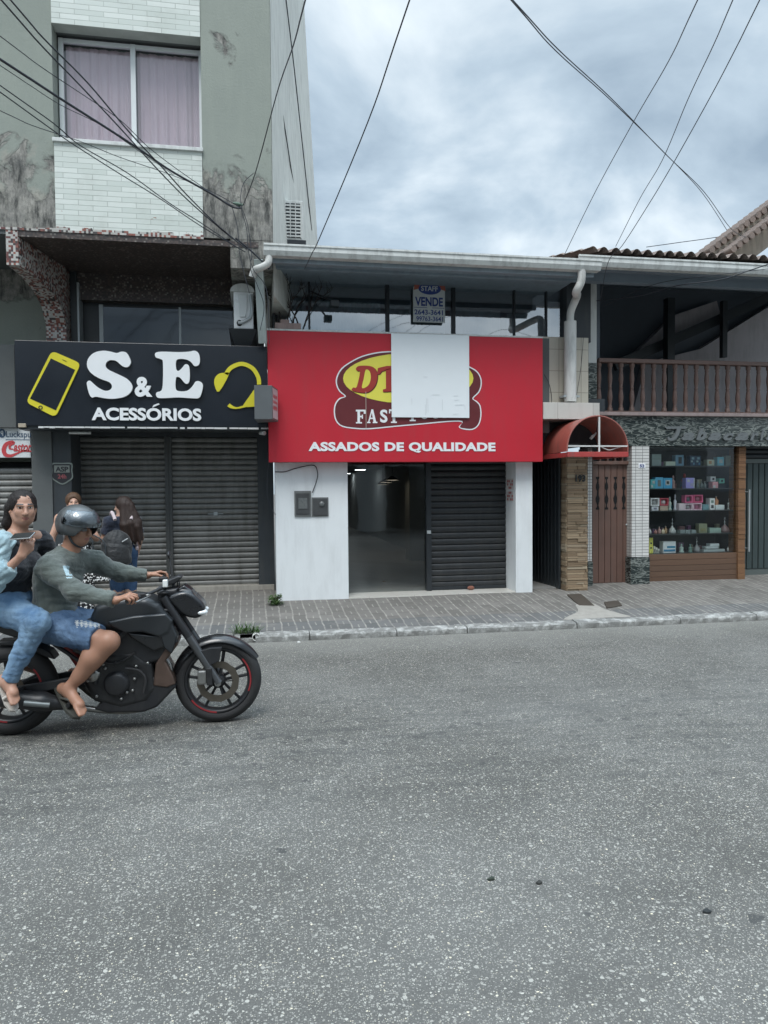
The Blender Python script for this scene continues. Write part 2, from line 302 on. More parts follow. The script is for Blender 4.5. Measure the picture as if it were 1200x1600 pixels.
# ------------------------------------------------------------------ mesh building
class MB:
    def __init__(s): s.v = []; s.f = []; s.sm = []; s.mi = []
    def add(s, vs, fs, smooth=False, mi=0):
        o = len(s.v); s.v += [tuple(map(float, a)) for a in vs]; s.f += [tuple(i + o for i in f) for f in fs]; s.sm += [smooth] * len(fs); s.mi += [mi] * len(fs); return s
    def box(s, x0, x1, y0, y1, z0, z1, mi=0):
        x0, x1 = sorted((x0, x1)); y0, y1 = sorted((y0, y1)); z0, z1 = sorted((z0, z1))
        return s.add([(x0, y0, z0), (x1, y0, z0), (x1, y1, z0), (x0, y1, z0), (x0, y0, z1), (x1, y0, z1), (x1, y1, z1), (x0, y1, z1)],
                     [(0, 3, 2, 1), (4, 5, 6, 7), (0, 1, 5, 4), (1, 2, 6, 5), (2, 3, 7, 6), (3, 0, 4, 7)], mi=mi)
    def hexa(s, bot, top):     # two quads of four points, counter-clockwise from above
        return s.add(list(bot) + list(top), [(0, 3, 2, 1), (4, 5, 6, 7), (0, 1, 5, 4), (1, 2, 6, 5), (2, 3, 7, 6), (3, 0, 4, 7)])
    def beam(s, a, b, w, h):   # rectangular bar from a to b, w across, h deep
        a, b = Vector(a), Vector(b); d = (b - a).normalized(); up = Vector((0, 0, 1)) if abs(d.z) < .95 else Vector((0, 1, 0))
        sd = d.cross(up).normalized(); u = sd.cross(d)
        q = [sd * (-w / 2) + u * (-h / 2), sd * (w / 2) + u * (-h / 2), sd * (w / 2) + u * (h / 2), sd * (-w / 2) + u * (h / 2)]
        return s.add([a + k for k in q] + [b + k for k in q], [(0, 1, 2, 3), (7, 6, 5, 4), (0, 4, 5, 1), (1, 5, 6, 2), (2, 6, 7, 3), (3, 7, 4, 0)])
    def prism(s, pts, y0, y1, mi=0):   # pts (x, z); front face at y0
        n = len(pts); area = sum(pts[i][0] * pts[(i + 1) % n][1] - pts[(i + 1) % n][0] * pts[i][1] for i in range(n))
        if area < 0: pts = pts[::-1]
        if y0 > y1: y0, y1 = y1, y0
        return s.add([(a, y0, b) for a, b in pts] + [(a, y1, b) for a, b in pts],
                     [tuple(range(n)), tuple(range(2 * n - 1, n - 1, -1))] + [(i, i + n, (i + 1) % n + n, (i + 1) % n) for i in range(n)], mi=mi)
    def tube(s, pts, r, n=8, caps=True, rs=None):
        pts = [Vector(p) for p in pts]; m = len(pts); rs = rs or [r] * m; t0 = (pts[1] - pts[0]).normalized()
        a = t0.orthogonal().normalized(); V = []
        for i, p in enumerate(pts):
            t = (pts[min(i + 1, m - 1)] - pts[max(i - 1, 0)]).normalized(); a = (a - t * a.dot(t)).normalized(); b = t.cross(a)
            V += [p + (a * math.cos(6.28318 * k / n) + b * math.sin(6.28318 * k / n)) * rs[i] for k in range(n)]
        Fc = [(i * n + k, i * n + (k + 1) % n, (i + 1) * n + (k + 1) % n, (i + 1) * n + k) for i in range(m - 1) for k in range(n)]
        s.add(V, Fc, True)
        if caps:
            s.add(V[:n], [tuple(range(n - 1, -1, -1))]); s.add(V[-n:], [tuple(range(n))])
        return s
    def cyl(s, a, b, r, r2=None, n=16): return s.tube([a, b], r, n, rs=[r, r if r2 is None else r2])
    def lathe(s, c, prof, axis='Z', n=24, closed=False, smooth=True):  # prof: (radius, height along axis)
        c = Vector(c); ax = {'X': (1, 2, 0), 'Y': (2, 0, 1), 'Z': (0, 1, 2)}[axis]; V = []
        for r, h in prof:
            for k in range(n):
                q = [0, 0, 0]; q[ax[0]] = r * math.cos(6.28318 * k / n); q[ax[1]] = r * math.sin(6.28318 * k / n); q[ax[2]] = h; V.append(c + Vector(q))
        m = len(prof); rg = range(m if closed else m - 1)
        s.add(V, [(i * n + k, i * n + (k + 1) % n, ((i + 1) % m) * n + (k + 1) % n, ((i + 1) % m) * n + k) for i in rg for k in range(n)], smooth); return s
    def ball(s, c, rx, ry, rz, n=14):
        prof = [(math.sin(math.pi * i / n) + 1e-4, -math.cos(math.pi * i / n)) for i in range(n + 1)]; o = len(s.v); s.lathe((0, 0, 0), prof, n=n * 2)
        for i in range(o, len(s.v)): v = s.v[i]; s.v[i] = (c[0] + v[0] * rx, c[1] + v[1] * ry, c[2] + v[2] * rz)
        return s
    def quad(s, a, b, c, d): return s.add([a, b, c, d], [(0, 1, 2, 3)])
    def grid(s, fn, nu, nv, smooth=True):
        V = [fn(i / nu, j / nv) for j in range(nv + 1) for i in range(nu + 1)]
        return s.add(V, [(j * (nu + 1) + i, j * (nu + 1) + i + 1, (j + 1) * (nu + 1) + i + 1, (j + 1) * (nu + 1) + i) for j in range(nv) for i in range(nu)], smooth)
WL = {}
def link(name, me, mats, parent=None, bevel=0, label=None, base=False):
    n = len(me.vertices); co = np.empty(n * 3, np.float32); me.vertices.foreach_get('co', co); co = co.reshape(-1, 3)
    lo, hi = co.min(0), co.max(0); c = (lo + hi) / 2; c[2] = lo[2]
    me.vertices.foreach_set('co', (co - c).ravel()); me.update()
    for m in (mats if isinstance(mats, (list, tuple)) else [mats]): me.materials.append(m)
    o = bpy.data.objects.new(name, me); col.objects.link(o); cw = Vector([float(q) for q in c])
    o.location = cw - WL[parent.name] if parent else cw
    if parent: o.parent = parent
    WL[o.name] = cw
    if bevel:
        b = o.modifiers.new('b', 'BEVEL'); b.width = bevel; b.segments = 2; b.limit_method = 'ANGLE'; b.angle_limit = math.radians(40)
    if label: o['label'] = label
    return o
def build(mb, name, m, parent=None, bevel=0, label=None):
    me = bpy.data.meshes.new(name); me.from_pydata(mb.v, [], mb.f); me.polygons.foreach_set('use_smooth', mb.sm); me.polygons.foreach_set('material_index', mb.mi); me.update()
    return link(name, me, m, parent, bevel, label)
def tag(o, label=None, cat=None, group=None, kind=None):
    if label: o['label'] = label
    if cat: o['category'] = cat
    if group: o['group'] = group
    if kind: o['kind'] = kind
    return o
def thing(name, label, cat, loc, group=None):
    o = bpy.data.objects.new(name, None); col.objects.link(o); o.location = Vector([float(q) for q in loc]); o.empty_display_size = .1; WL[o.name] = o.location.copy()
    return tag(o, label, cat, group)
def solo(mb, name, m, label, cat, group=None, bevel=0): return tag(build(mb, name, m, None, bevel), label, cat, group)
def struct(mb, name, m, label, bevel=0): return tag(build(mb, name, m, None, bevel), label, None, None, 'structure')
def catmull(P, n=6, closed=True):
    P = [np.array(p, float) for p in P]; m = len(P); out = []
    for i in range(m if closed else m - 1):
        g = (lambda k: P[k % m]) if closed else (lambda k: P[min(max(k, 0), m - 1)])
        a, b, c, d = g(i - 1), g(i), g(i + 1), g(i + 2)
        for j in range(n):
            t = j / n; out.append(.5 * ((2 * b) + (-a + c) * t + (2 * a - 5 * b + 4 * c - d) * t * t + (-a + 3 * b - 3 * c + d) * t ** 3))
    if not closed: out.append(P[-1])
    return out
def text_mesh(body, offset=0, shear=0, depth=.1, space=1):
    c = bpy.data.curves.new('t', 'FONT'); c.body = body; c.size = 1; c.offset = offset; c.shear = shear; c.extrude = depth / 2; c.space_character = space; c.resolution_u = 4
    o = bpy.data.objects.new('t', c); col.objects.link(o); dg = bpy.context.evaluated_depsgraph_get(); me = bpy.data.meshes.new_from_object(o.evaluated_get(dg)); bpy.data.objects.remove(o); return me
def text(name, body, x0, x1, z0, z1, Y, depth, m, parent, offset=0, shear=0, space=1, label=None, rot=0, keep=False):
    """raised lettering filling x0..x1, z0..z1 on the upright plane Y (front at Y - depth)"""
    me = text_mesh(body, offset, shear, .1, space); n = len(me.vertices); co = np.empty(n * 3, np.float32); me.vertices.foreach_get('co', co); co = co.reshape(-1, 3)
    lo, hi = co.min(0), co.max(0); u = (co - lo) / np.maximum(hi - lo, 1e-6); w = x1 - x0; h = z1 - z0
    px, pz = (u[:, 0] - .5) * w, (u[:, 1] - .5) * h; cr, sr = math.cos(rot), math.sin(rot)
    new = np.stack([(x0 + x1) / 2 + px * cr - pz * sr, Y - u[:, 2] * depth, (z0 + z1) / 2 + px * sr + pz * cr], 1).astype(np.float32)
    me.vertices.foreach_set('co', new.ravel()); me.materials.clear(); me.update(); return link(name, me, m, parent, 0, label)

# ------------------------------------------------------------------ smooth solid modelling: distance fields turned into one continuous mesh
def smin(a, b, k):
    h = np.clip(.5 + .5 * (b - a) / k, 0, 1); return b * (1 - h) + a * h - k * h * (1 - h)
class SDF:
    def __init__(s, lo, hi, h):
        s.lo = np.array(lo, np.float32); s.h = h; s.n = np.ceil((np.array(hi) - s.lo) / h).astype(int) + 1; s.f = np.full(s.n, .5, np.float32); s.S = 1
    def sub(s, lo, hi):
        a = np.maximum(np.floor((np.array(lo) - s.lo) / s.h).astype(int), 0); b = np.minimum(np.ceil((np.array(hi) - s.lo) / s.h).astype(int) + 1, s.n)
        if np.any(b <= a): return None, None
        g = [s.lo[i] + np.arange(a[i], b[i], dtype=np.float32) * s.h for i in range(3)]
        return tuple(slice(a[i], b[i]) for i in range(3)), (g[0][:, None, None], g[1][None, :, None], g[2][None, None, :])
    def put(s, lo, hi, fn, k, op, clip):
        m = k + .025; sl, P = s.sub(np.array(lo) - m, np.array(hi) + m)
        if sl is None: return s
        d = fn(P)
        for (p0, nn) in (clip or []):
            nn = np.array(nn, float); nn = nn / np.linalg.norm(nn); d = np.maximum(d, (P[0] - p0[0]) * nn[0] + (P[1] - p0[1]) * nn[1] + (P[2] - p0[2]) * nn[2])
        cur = s.f[sl]; s.f[sl] = smin(cur, d, k) if op == '+' else -smin(-cur, d, k); return s
    def cone(s, a, b, ra, rb=None, k=.03, op='+', clip=None):
        a = np.array(a, float); b = np.array(b, float); rb = ra if rb is None else rb; R = max(ra, rb); ab = b - a; L2 = float(ab @ ab) + 1e-9
        def fn(P):
            q = [P[i] - a[i] for i in range(3)]; t = np.clip((q[0] * ab[0] + q[1] * ab[1] + q[2] * ab[2]) / L2, 0, 1)
            return np.sqrt(sum((q[i] - t * ab[i]) ** 2 for i in range(3))) - (ra + (rb - ra) * t)
        return s.put(np.minimum(a, b) - R, np.maximum(a, b) + R, fn, k, op, clip)
    def ell(s, c, r, fr=None, k=.03, op='+', clip=None):
        c = np.array(c, float); r = np.array(r, float); fr = np.eye(3) if fr is None else np.array(fr, float); R = r.max()
        def fn(P):
            q = [P[i] - c[i] for i in range(3)]; l = [sum(q[i] * fr[j][i] for i in range(3)) / r[j] for j in range(3)]
            k0 = np.sqrt(l[0] ** 2 + l[1] ** 2 + l[2] ** 2) + 1e-9; k1 = np.sqrt(sum((l[j] / r[j]) ** 2 for j in range(3))) + 1e-9
            return k0 * (k0 - 1) / k1
        return s.put(c - R, c + R, fn, k, op, clip)
    def poly(s, pts, y0, y1, rnd, k=.01, op='+', clip=None, taper=None):
        """(x, z) outline given depth y0..y1, edges rounded by rnd; taper(z or x) may narrow it"""
        pts = np.array(pts, float); n = len(pts); yc, hw = (y0 + y1) / 2, abs(y1 - y0) / 2
        def fn(P):
            x, y, z = P; d = np.full((x.shape[0], 1, z.shape[2]), 1e9, np.float32); sg = np.ones_like(d)
            for i in range(n):
                a, b = pts[i], pts[i - 1]; e0, e1 = b[0] - a[0], b[1] - a[1]; wx, wz = x - a[0], z - a[1]
                t = np.clip((wx * e0 + wz * e1) / (e0 * e0 + e1 * e1 + 1e-12), 0, 1); d = np.minimum(d, (wx - e0 * t) ** 2 + (wz - e1 * t) ** 2)
                c1 = z >= a[1]; c2 = z < b[1]; c3 = e0 * wz > e1 * wx; flip = (c1 & c2 & c3) | (~c1 & ~c2 & ~c3); sg = np.where(flip, -sg, sg)
            d2 = sg * np.sqrt(d) + rnd; w = hw if taper is None else hw * taper(x, z); dy = np.abs(y - yc) - w + rnd
            return np.minimum(np.maximum(d2, dy), 0) + np.sqrt(np.maximum(d2, 0) ** 2 + np.maximum(dy, 0) ** 2) - rnd
        return s.put((pts[:, 0].min(), yc - hw, pts[:, 1].min()), (pts[:, 0].max(), yc + hw, pts[:, 1].max()), fn, k, op, clip)
    def wrinkle(s, amp, w, seed=0, stretch=(1, 1, 1)):
        g = [s.lo[i] + np.arange(s.n[i], dtype=np.float32) * s.h for i in range(3)]; rs = np.random.RandomState(seed); x, y, z = g[0][:, None, None], g[1][None, :, None], g[2][None, None, :]; acc = 0
        for q in range(5):
            k = rs.randn(3) * np.array(stretch); k = k / np.linalg.norm(k) * 6.28 / w * (1 + .35 * q); ph = rs.rand() * 6.28; acc = acc + (1.1 - 2.2 * np.abs(np.sin(.5 * (x * k[0] + y * k[1] + z * k[2]) + ph + 1.3 * np.sin(x * k[1] * .6 + z * k[2] * .5 + q)))) / (1 + .4 * q)
        s.f += (amp * acc / 2).astype(np.float32); return s
    def mesh(s, name, mats, parent=None, regions=(), label=None):
        f = s.f; h = s.h; sg = f < 0; n = f.shape; C = [(i, j, k) for i in (0, 1) for j in (0, 1) for k in (0, 1)]
        cs = [sg[i:n[0] - 1 + i, j:n[1] - 1 + j, k:n[2] - 1 + k] for i, j, k in C]; al = cs[0].copy(); an = cs[0].copy()
        for c in cs[1:]: al &= c; an |= c
        act = an & ~al; idx = np.argwhere(act); vals = np.stack([f[idx[:, 0] + i, idx[:, 1] + j, idx[:, 2] + k] for i, j, k in C], 1)
        acc = np.zeros((len(idx), 3)); cnt = np.zeros(len(idx))
        for a in range(8):
            for b in range(a + 1, 8):
                if sum(abs(C[a][q] - C[b][q]) for q in range(3)) != 1: continue
                va, vb = vals[:, a], vals[:, b]; cr = (va < 0) != (vb < 0); t = np.where(cr, va / np.where(cr, va - vb, 1), 0)
                pa, pb = np.array(C[a], float), np.array(C[b], float); acc += np.where(cr[:, None], pa + (pb - pa) * t[:, None], 0); cnt += cr
        V = s.lo + (idx + acc / np.maximum(cnt, 1)[:, None]) * h
        ids = np.full(act.shape, -1, np.int32); ids[idx[:, 0], idx[:, 1], idx[:, 2]] = np.arange(len(idx)); Q = []
        for ax in range(3):
            o = [1, 1, 1]; o[ax] = 0; e = np.zeros(3, int); e[ax] = 1
            A = sg[tuple(slice(o[i], n[i] - 1) for i in range(3))]; B = sg[tuple(slice(o[i] + e[i], n[i] - 1 + e[i]) for i in range(3))]
            A_ = A; w = np.argwhere(A_ != B); pos = A_[w[:, 0], w[:, 1], w[:, 2]]; g = w + np.array(o); u = np.zeros(3, int); v = np.zeros(3, int); u[(ax + 1) % 3] = 1; v[(ax + 2) % 3] = 1
            q = np.stack([ids[tuple((g - u - v).T)], ids[tuple((g - v).T)], ids[tuple(g.T)], ids[tuple((g - u).T)]], 1); q[~pos] = q[~pos][:, ::-1]; Q.append(q)
        Q = np.concatenate(Q); Q = Q[(Q >= 0).all(1)]
        if s.S:                                              # light smoothing removes the stair-steps of the grid
            e = np.concatenate([Q[:, [0, 1]], Q[:, [1, 2]], Q[:, [2, 3]], Q[:, [3, 0]]])
            for _ in range(s.S):
                m = np.zeros_like(V); c = np.zeros(len(V)); np.add.at(m, e[:, 0], V[e[:, 1]]); np.add.at(m, e[:, 1], V[e[:, 0]]); np.add.at(c, e[:, 0], 1); np.add.at(c, e[:, 1], 1)
                V = V * .5 + .5 * m / np.maximum(c, 1)[:, None]
        me = bpy.data.meshes.new(name); me.vertices.add(len(V)); me.vertices.foreach_set('co', V.astype(np.float32).ravel()); me.loops.add(Q.size); me.loops.foreach_set('vertex_index', Q.astype(np.int32).ravel())
        me.polygons.add(len(Q)); me.polygons.foreach_set('loop_start', np.arange(0, Q.size, 4, dtype=np.int32)); me.polygons.foreach_set('loop_total', np.full(len(Q), 4, np.int32))
        mi = np.zeros(len(Q), np.int32); ctr = V[Q].mean(1)
        for fn, m in regions: mi[fn(ctr)] = m
        me.polygons.foreach_set('material_index', mi); me.polygons.foreach_set('use_smooth', np.ones(len(Q), bool)); me.update(calc_edges=True); me.validate()
        return link(name, me, mats, parent, 0, label)
# ------------------------------------------------------------------ shared materials
white_paint = mat('white_paint', (.74, .77, .78), .55, var=.04, bump=.15, dirt=.12)
off_white = mat('off_white', (.62, .64, .62), .6, var=.1, bump=.3, dirt=.45)
cream_wall = mat('cream_render', (.62, .63, .58), .8, var=.12, bump=.4, dirt=.3)
grey_alu = mat('grey_aluminium', (.42, .46, .47), .4, .3, .1)
white_alu = mat('white_aluminium', (.66, .69, .69), .35, .1, .06)
black_paint = mat('black_paint', (.028, .034, .038), .35, var=.2)
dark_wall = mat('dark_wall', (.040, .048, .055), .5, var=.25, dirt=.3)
dark_frame = mat('dark_frame', (.03, .035, .04), .4, .3)
grey_con = mat('grey_concrete', (.12, .13, .13), .85, var=.2, bump=.5, bs=90)
white_pvc = mat('white_pvc', (.66, .66, .63), .4, var=.1, dirt=.5)
wire_m = mat('cable_sheath', (.022, .026, .035), .5, bump=0)
red_sign = mat('red_sign_sheet', (.51, .014, .030), .5, var=.10, vs=1.2, bump=.05, dirt=.10)
white_let = mat('white_letter', (.80, .82, .83), .4, var=.04)
brown_wood = mat('brown_paint', (.15, .085, .066), .5, var=.2, dirt=.4)
glass = glass_mat('window_glass', (.72, .78, .80), .30)
dglass = glass_mat('dark_glass', (.10, .12, .14), .055, .06)
clear_glass = glass_mat('shop_glass', (.9, .94, .93), .035)
mosaic = m_mosaic('red_white_mosaic', [(0, (.55, .54, .50)), (.36, (.30, .10, .07)), (.58, (.16, .05, .045)), (.74, (.62, .60, .56)), (.86, (.05, .04, .04)), (1, (.05, .04, .04))])
mosaic_shaded = m_mosaic('shaded_mosaic', [(0, (.055, .04, .036)), (.42, (.09, .062, .052)), (.66, (.035, .028, .028)), (.84, (.17, .14, .12)), (.95, (.27, .25, .22)), (1, (.27, .25, .22))], .02)  # same mosaic for the soffit, its shade put into darker, browner colours
marble = m_marble(); slatm = mat('galvanised_slat', (.215, .217, .208), .5, .3, .35, 4, .2, dirt=.6)
dshut = mat('charcoal_slat', (.032, .035, .038), .45, .3, .2, dirt=.2)

# ------------------------------------------------------------------ ground, road, kerb, pavement
struct(MB().box(-200, 200, -200, 200, -.6, -.03), 'ground', mat('earth', (.12, .11, .10), .9), 'dull ground stretching away under the town')
struct(MB().quad((-60, -15, 0), (60, -15, 0), (60, -1.84, 0), (-60, -1.84, 0)), 'road', m_asphalt(), 'worn grey asphalt road with pale stones and dark oily spots')
pv = MB(); pv.grid(lambda u, v: (-20 + 40 * u, -1.76 + 3.2 * v, (min(.07 + .282 * v, .202) if .28 < -20 + 40 * u < 4.75 else .070 + .282 * v) + .004 * math.sin(u * 90) + .003 * math.sin(v * 9 + u * 40)), 320, 24)
struct(pv, 'pavement', m_pavers(), 'brown and grey paved pavement with pale sandy joints')
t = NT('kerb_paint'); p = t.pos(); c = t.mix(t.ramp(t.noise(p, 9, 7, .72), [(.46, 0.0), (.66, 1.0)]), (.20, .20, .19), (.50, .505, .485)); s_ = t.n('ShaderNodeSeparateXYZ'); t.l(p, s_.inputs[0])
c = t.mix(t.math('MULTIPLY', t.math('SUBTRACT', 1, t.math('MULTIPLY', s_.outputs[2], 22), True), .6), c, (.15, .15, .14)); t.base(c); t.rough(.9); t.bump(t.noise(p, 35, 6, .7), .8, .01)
kb = MB(); x = -9.6; rr = random.Random(4)
def kerb_seg(x0, x1, j):
    n = max(3, int((x1 - x0) / .07))
    def edge(i, y, z): return (x0 + (x1 - x0) * i / n, y + rr.uniform(-.006, .006), z + rr.uniform(-.006, .004))
    P = [[edge(i, -1.865 + j, -.01), edge(i, -1.862 + j, .055), edge(i, -1.845 + j, .072 + j), edge(i, -1.725, .083 + j), (x0 + (x1 - x0) * i / n, -1.72, -.02)] for i in range(n + 1)]
    kb.add([q for r in P for q in r], [(i * 5 + k, (i + 1) * 5 + k, (i + 1) * 5 + k + 1, i * 5 + k + 1) for i in range(n) for k in range(4)] + [(4, 3, 2, 1, 0), (n * 5, n * 5 + 1, n * 5 + 2, n * 5 + 3, n * 5 + 4)])
while x < 14:
    L = rr.choice([.95, 1.0, .8, 1.3]); x1 = x + L
    if not (x < -.02 < x1): kerb_seg(x, x1 - .012, rr.uniform(-.006, .006))
    else: kerb_seg(x, -.14, 0); kerb_seg(.02, x1 - .012, .004)
    x = x1
kb.box(-.138, .018, -1.82, -1.72, -.01, .035)
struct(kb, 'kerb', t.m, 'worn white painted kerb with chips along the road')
# pale mortar patch on the pavement
t = NT('mortar_patch'); p = t.pos(); t.base(t.mix(t.noise(p, 12, 6, .7), (.22, .21, .19), (.42, .40, .36))); t.rough(.9)
mpz = lambda y: .070 + .088 * (y + 1.76)
pt = [G(*q, .09) for q in [(886, 969), (903, 958), (900, 951), (925, 949), (945, 955), (972, 960), (985, 963), (940, 967)]]
pt = catmull([(q[0], max(q[1], -1.71)) for q in pt], 4); struct(MB().add([(a, b, mpz(b) + .009) for a, b in pt], [tuple(range(len(pt)))][0:1]), 'pavement_patch', t.m, 'pale mortar repair patch in the pavement beside the drain covers')
def cover(name, quad, lab):
    q = [G(*k, .12) for k in quad]; o = MB().hexa([(a[0], a[1], mpz(a[1]) - .02) for a in q], [(a[0], a[1], mpz(a[1]) + .014) for a in q])
    solo(o, name, mat('rusty_iron', (.075, .062, .05), .8, .3, .3, bump=.6), lab, 'drain cover', None, .004)
cover('drain_cover', [(905, 948), (929, 948), (908, 936), (886, 937)], 'dark rectangular drain cover nearest the stone pillar')
cover('drain_cover', [(948, 950), (972, 947), (966, 942), (944, 944)], 'small dark drain cover in front of the brown door')
# the house opposite, behind the camera: reflected in the windows
op = thing('opposite_building', 'pale two storey house row across the street behind the camera', 'building', (0, -17, 0))
ob = MB(); ob.box(-16, 18, -20, -17, 0, 6.0); build(ob, 'wall', mat('pale_render', (.55, .55, .52), .8, dirt=.3), op)
for i in range(10): build(MB().box(-14 + i * 3.2, -12.6 + i * 3.2, -17.02, -16.9, 3.6, 5.1), 'window', dglass, op); build(MB().box(-14.3 + i * 3.2, -12.2 + i * 3.2, -17.02, -16.9, .1, 2.4), 'shopfront', dglass, op)
orf = MB(); orf.hexa([(-16.3, -20, 6), (18.3, -20, 6), (18.3, -16.5, 6), (-16.3, -16.5, 6)], [(-16.3, -20, 6.7), (18.3, -20, 6.7), (18.3, -16.5, 6.12), (-16.3, -16.5, 6.12)]); build(orf, 'roof', mat('roof_clay', (.22, .12, .09), .8), op)

# ------------------------------------------------------------------ left: the apartment building with the accessories shop under it
LY = -.9
apt = thing('apartment_building', 'tall old green plastered apartment building with peeling walls on the left', 'building', (-2, 0, 0))
xl, xr = X(86, 300, LY), X(317, 300, LY); xc = X(424, 200, LY); zb = 4.53; zsill = Z(84, 218, LY); zhead = Z(190, 47, LY); TOP = 10.5
w = MB(); w.box(-9, xl, LY, -.45, zb, TOP); w.box(xr, xc, LY, -.45, zb, TOP)
w.box(-9, xc - .002, -.45, 5, zb + .01, TOP - .01); w.box(xr + .3, xc, LY + .003, .2, 4.2, zb - .002)
build(w, 'wall', m_facade(), apt)
w = MB(); B0, B1 = F(499, 376, 3.0), F(473, -60, 3.0); w.hexa([(xc + .004, LY + .02, 3.9), (B0[0] + .06, 3.0, 3.9), (B0[0], 4.6, 3.9), (xc + .004, 4.6, 3.9)], [(xc + .004, LY + .02, TOP), (B1[0] - .02, 3.0, TOP), (B1[0], 4.6, TOP), (xc + .004, 4.6, TOP)])
build(w, 'side_wall', cream_wall, apt)
w = MB(); w.box(xl + .003, xr - .003, LY - .012, LY + .16, zb, zsill - .03); w.box(xl + .003, xr - .003, LY - .012, LY + .16, zhead, TOP); build(w, 'brick_panel', m_whitebrick(), apt)
w = MB(); w.box(xl + .003, xr - .003, LY + .17, -.46, zb, zsill - .04); w.box(xl + .003, xr - .003, LY + .17, -.46, zhead + .01, TOP); build(w, 'panel_backing', grey_con, apt)
build(MB().box(xl - .01, xr + .01, LY - .04, LY + .25, zsill - .03, zsill + .012), 'window_sill', off_white, apt, .004)
wy = LY + .24; x0, x1 = X(96, 140, wy), X(316, 150, wy); zt = Z(200, 70, wy); xm = X(209, 150, wy)
win = MB()
for a, b in ((x0 - .02, x0 + .03), (xm - .028, xm + .028), (x1 - .035, x1 + .02)): win.box(a, b, wy - .025, wy + .03, zsill + .012, zt)
win.box(x0 + .031, xm - .029, wy - .02, wy + .028, zt - .045, zt - .001); win.box(xm + .029, x1 - .036, wy - .02, wy + .028, zt - .045, zt - .001)
win.box(x0 + .031, xm - .029, wy - .02, wy + .028, zsill + .013, zsill + .045); win.box(xm + .029, x1 - .036, wy - .02, wy + .028, zsill + .013, zsill + .045)
wf = build(win, 'window', white_alu, apt, .003)
for a, b in ((x0 + .03, xm - .028), (xm + .028, x1 - .035)): build(MB().quad((a, wy + .01, zsill + .04), (b, wy + .01, zsill + .04), (b, wy + .01, zt - .04), (a, wy + .01, zt - .04)), 'pane', glass_mat('upper_glass', (.9, .92, .95), .07), wf)
def curtain(x0, x1, y, z0, z1, amp, per, seed):
    r = random.Random(seed); ph = [r.uniform(0, 6.28) for _ in range(4)]; g = MB()
    def fn(u, v):
        xx = x0 + (x1 - x0) * u; a = amp * (.45 + .55 * (1 - v)); q = xx * 6.283 / per
        return (xx, y + a * (math.sin(q + ph[0] + .8 * math.sin(q * .31 + ph[1])) + .5 * math.sin(q * 2.3 + ph[2] + v)), z0 + (z1 - z0) * v)
    return g.grid(fn, int((x1 - x0) / .012), 10)
t = NT('mauve_curtain'); p = t.pos(); t.base(t.mix(t.noise(p, 2, 3), (.68, .53, .56), (.82, .67, .69))); t.rough(.9)
for a, b, s in ((x0 + .035, xm - .04, 1), (xm + .03, x1 - .04, 2)): build(curtain(a, b, wy + .10, zsill + .05, zt - .03, .022, .13, s), 'curtain', t.m, wf)
r_ = MB(); r_.box(xl, x0 - .021, wy, -.46, zsill + .013, zhead); build(r_, 'window_reveal', grey_con, apt)
# ragged mosaic strip under the panels, mosaic soffit coloured as in shade, flared mosaic pillar
w = MB(); rr = random.Random(3); xx = -4.5
while xx < xr:
    ww = rr.uniform(.02, .16); w.box(xx, min(xx + ww, xr), LY - .016 - rr.random() * .003, LY + .02, 4.505, 4.528 + rr.choice([0, .012, .024, .036]) * (1 if xx > xl else .5)); xx += ww + .001
build(w, 'mosaic_strip', mosaic, apt)
w = MB(); w.box(-2.5, .12, LY - .004, .46, 4.44, 4.503); w.box(-2.5, .12, .46, .9, 4.1, 4.5); build(w, 'soffit', mosaic_shaded, apt)
w = MB(); st = []
for i in range(9):
    u = i / 8; y = LY - .012 + (1.1 + .012) * u; zb_ = 4.12 - .42 * (1 - math.sqrt(max(0, 1 - u ** 2.2))); a = -2.625 + (.115) * u; b = -2.50 + .23 * u; st.append([(a, y, zb_), (b, y, zb_), (b, y, 4.435), (a, y, 4.435)])
w.add([q for s in st for q in s], [(i * 4 + k, i * 4 + (k + 1) % 4, i * 4 + 4 + (k + 1) % 4, i * 4 + 4 + k) for i in range(8) for k in range(4)] + [(3, 2, 1, 0)]); w.box(-2.625, -2.5, LY - .012, LY + .1, 4.436, 4.5)
w.box(-2.51, -2.27, .2, .6, 2.2, 4.43); build(w, 'mosaic_pillar', mosaic, apt)
w = MB(); w.box(-6, -2.52, .5, .9, 2.0, 4.5); build(w, 'recess_wall', m_facade(), apt)
w = MB(); w.box(-8.5, -2.63, LY, .5, 4.46, 4.527); build(w, 'upper_soffit', grey_con, apt)
w = MB(); w.box(-2.26, .2, .62, .9, 2.4, 4.1); w.box(-2.26, -2.18, .4, .62, 2.4, 4.44); build(w, 'inner_wall', black_paint, apt)
w = MB(); w.box(-2.175, -2.15, .38, .6, 3.2, 4.3); w.box(-1.95, .1, .6, .615, 3.2, 3.23); w.box(-.93, -.90, .6, .614, 3.23, 4.08); w.box(-1.95, -1.9, .6, .616, 3.23, 4.08); wf = build(w, 'upper_window', grey_alu, apt, .002)
build(MB().quad((-1.92, .605, 3.2), (.1, .605, 3.2), (.1, .605, 4.05), (-1.92, .605, 4.05)), 'pane', dglass, wf)
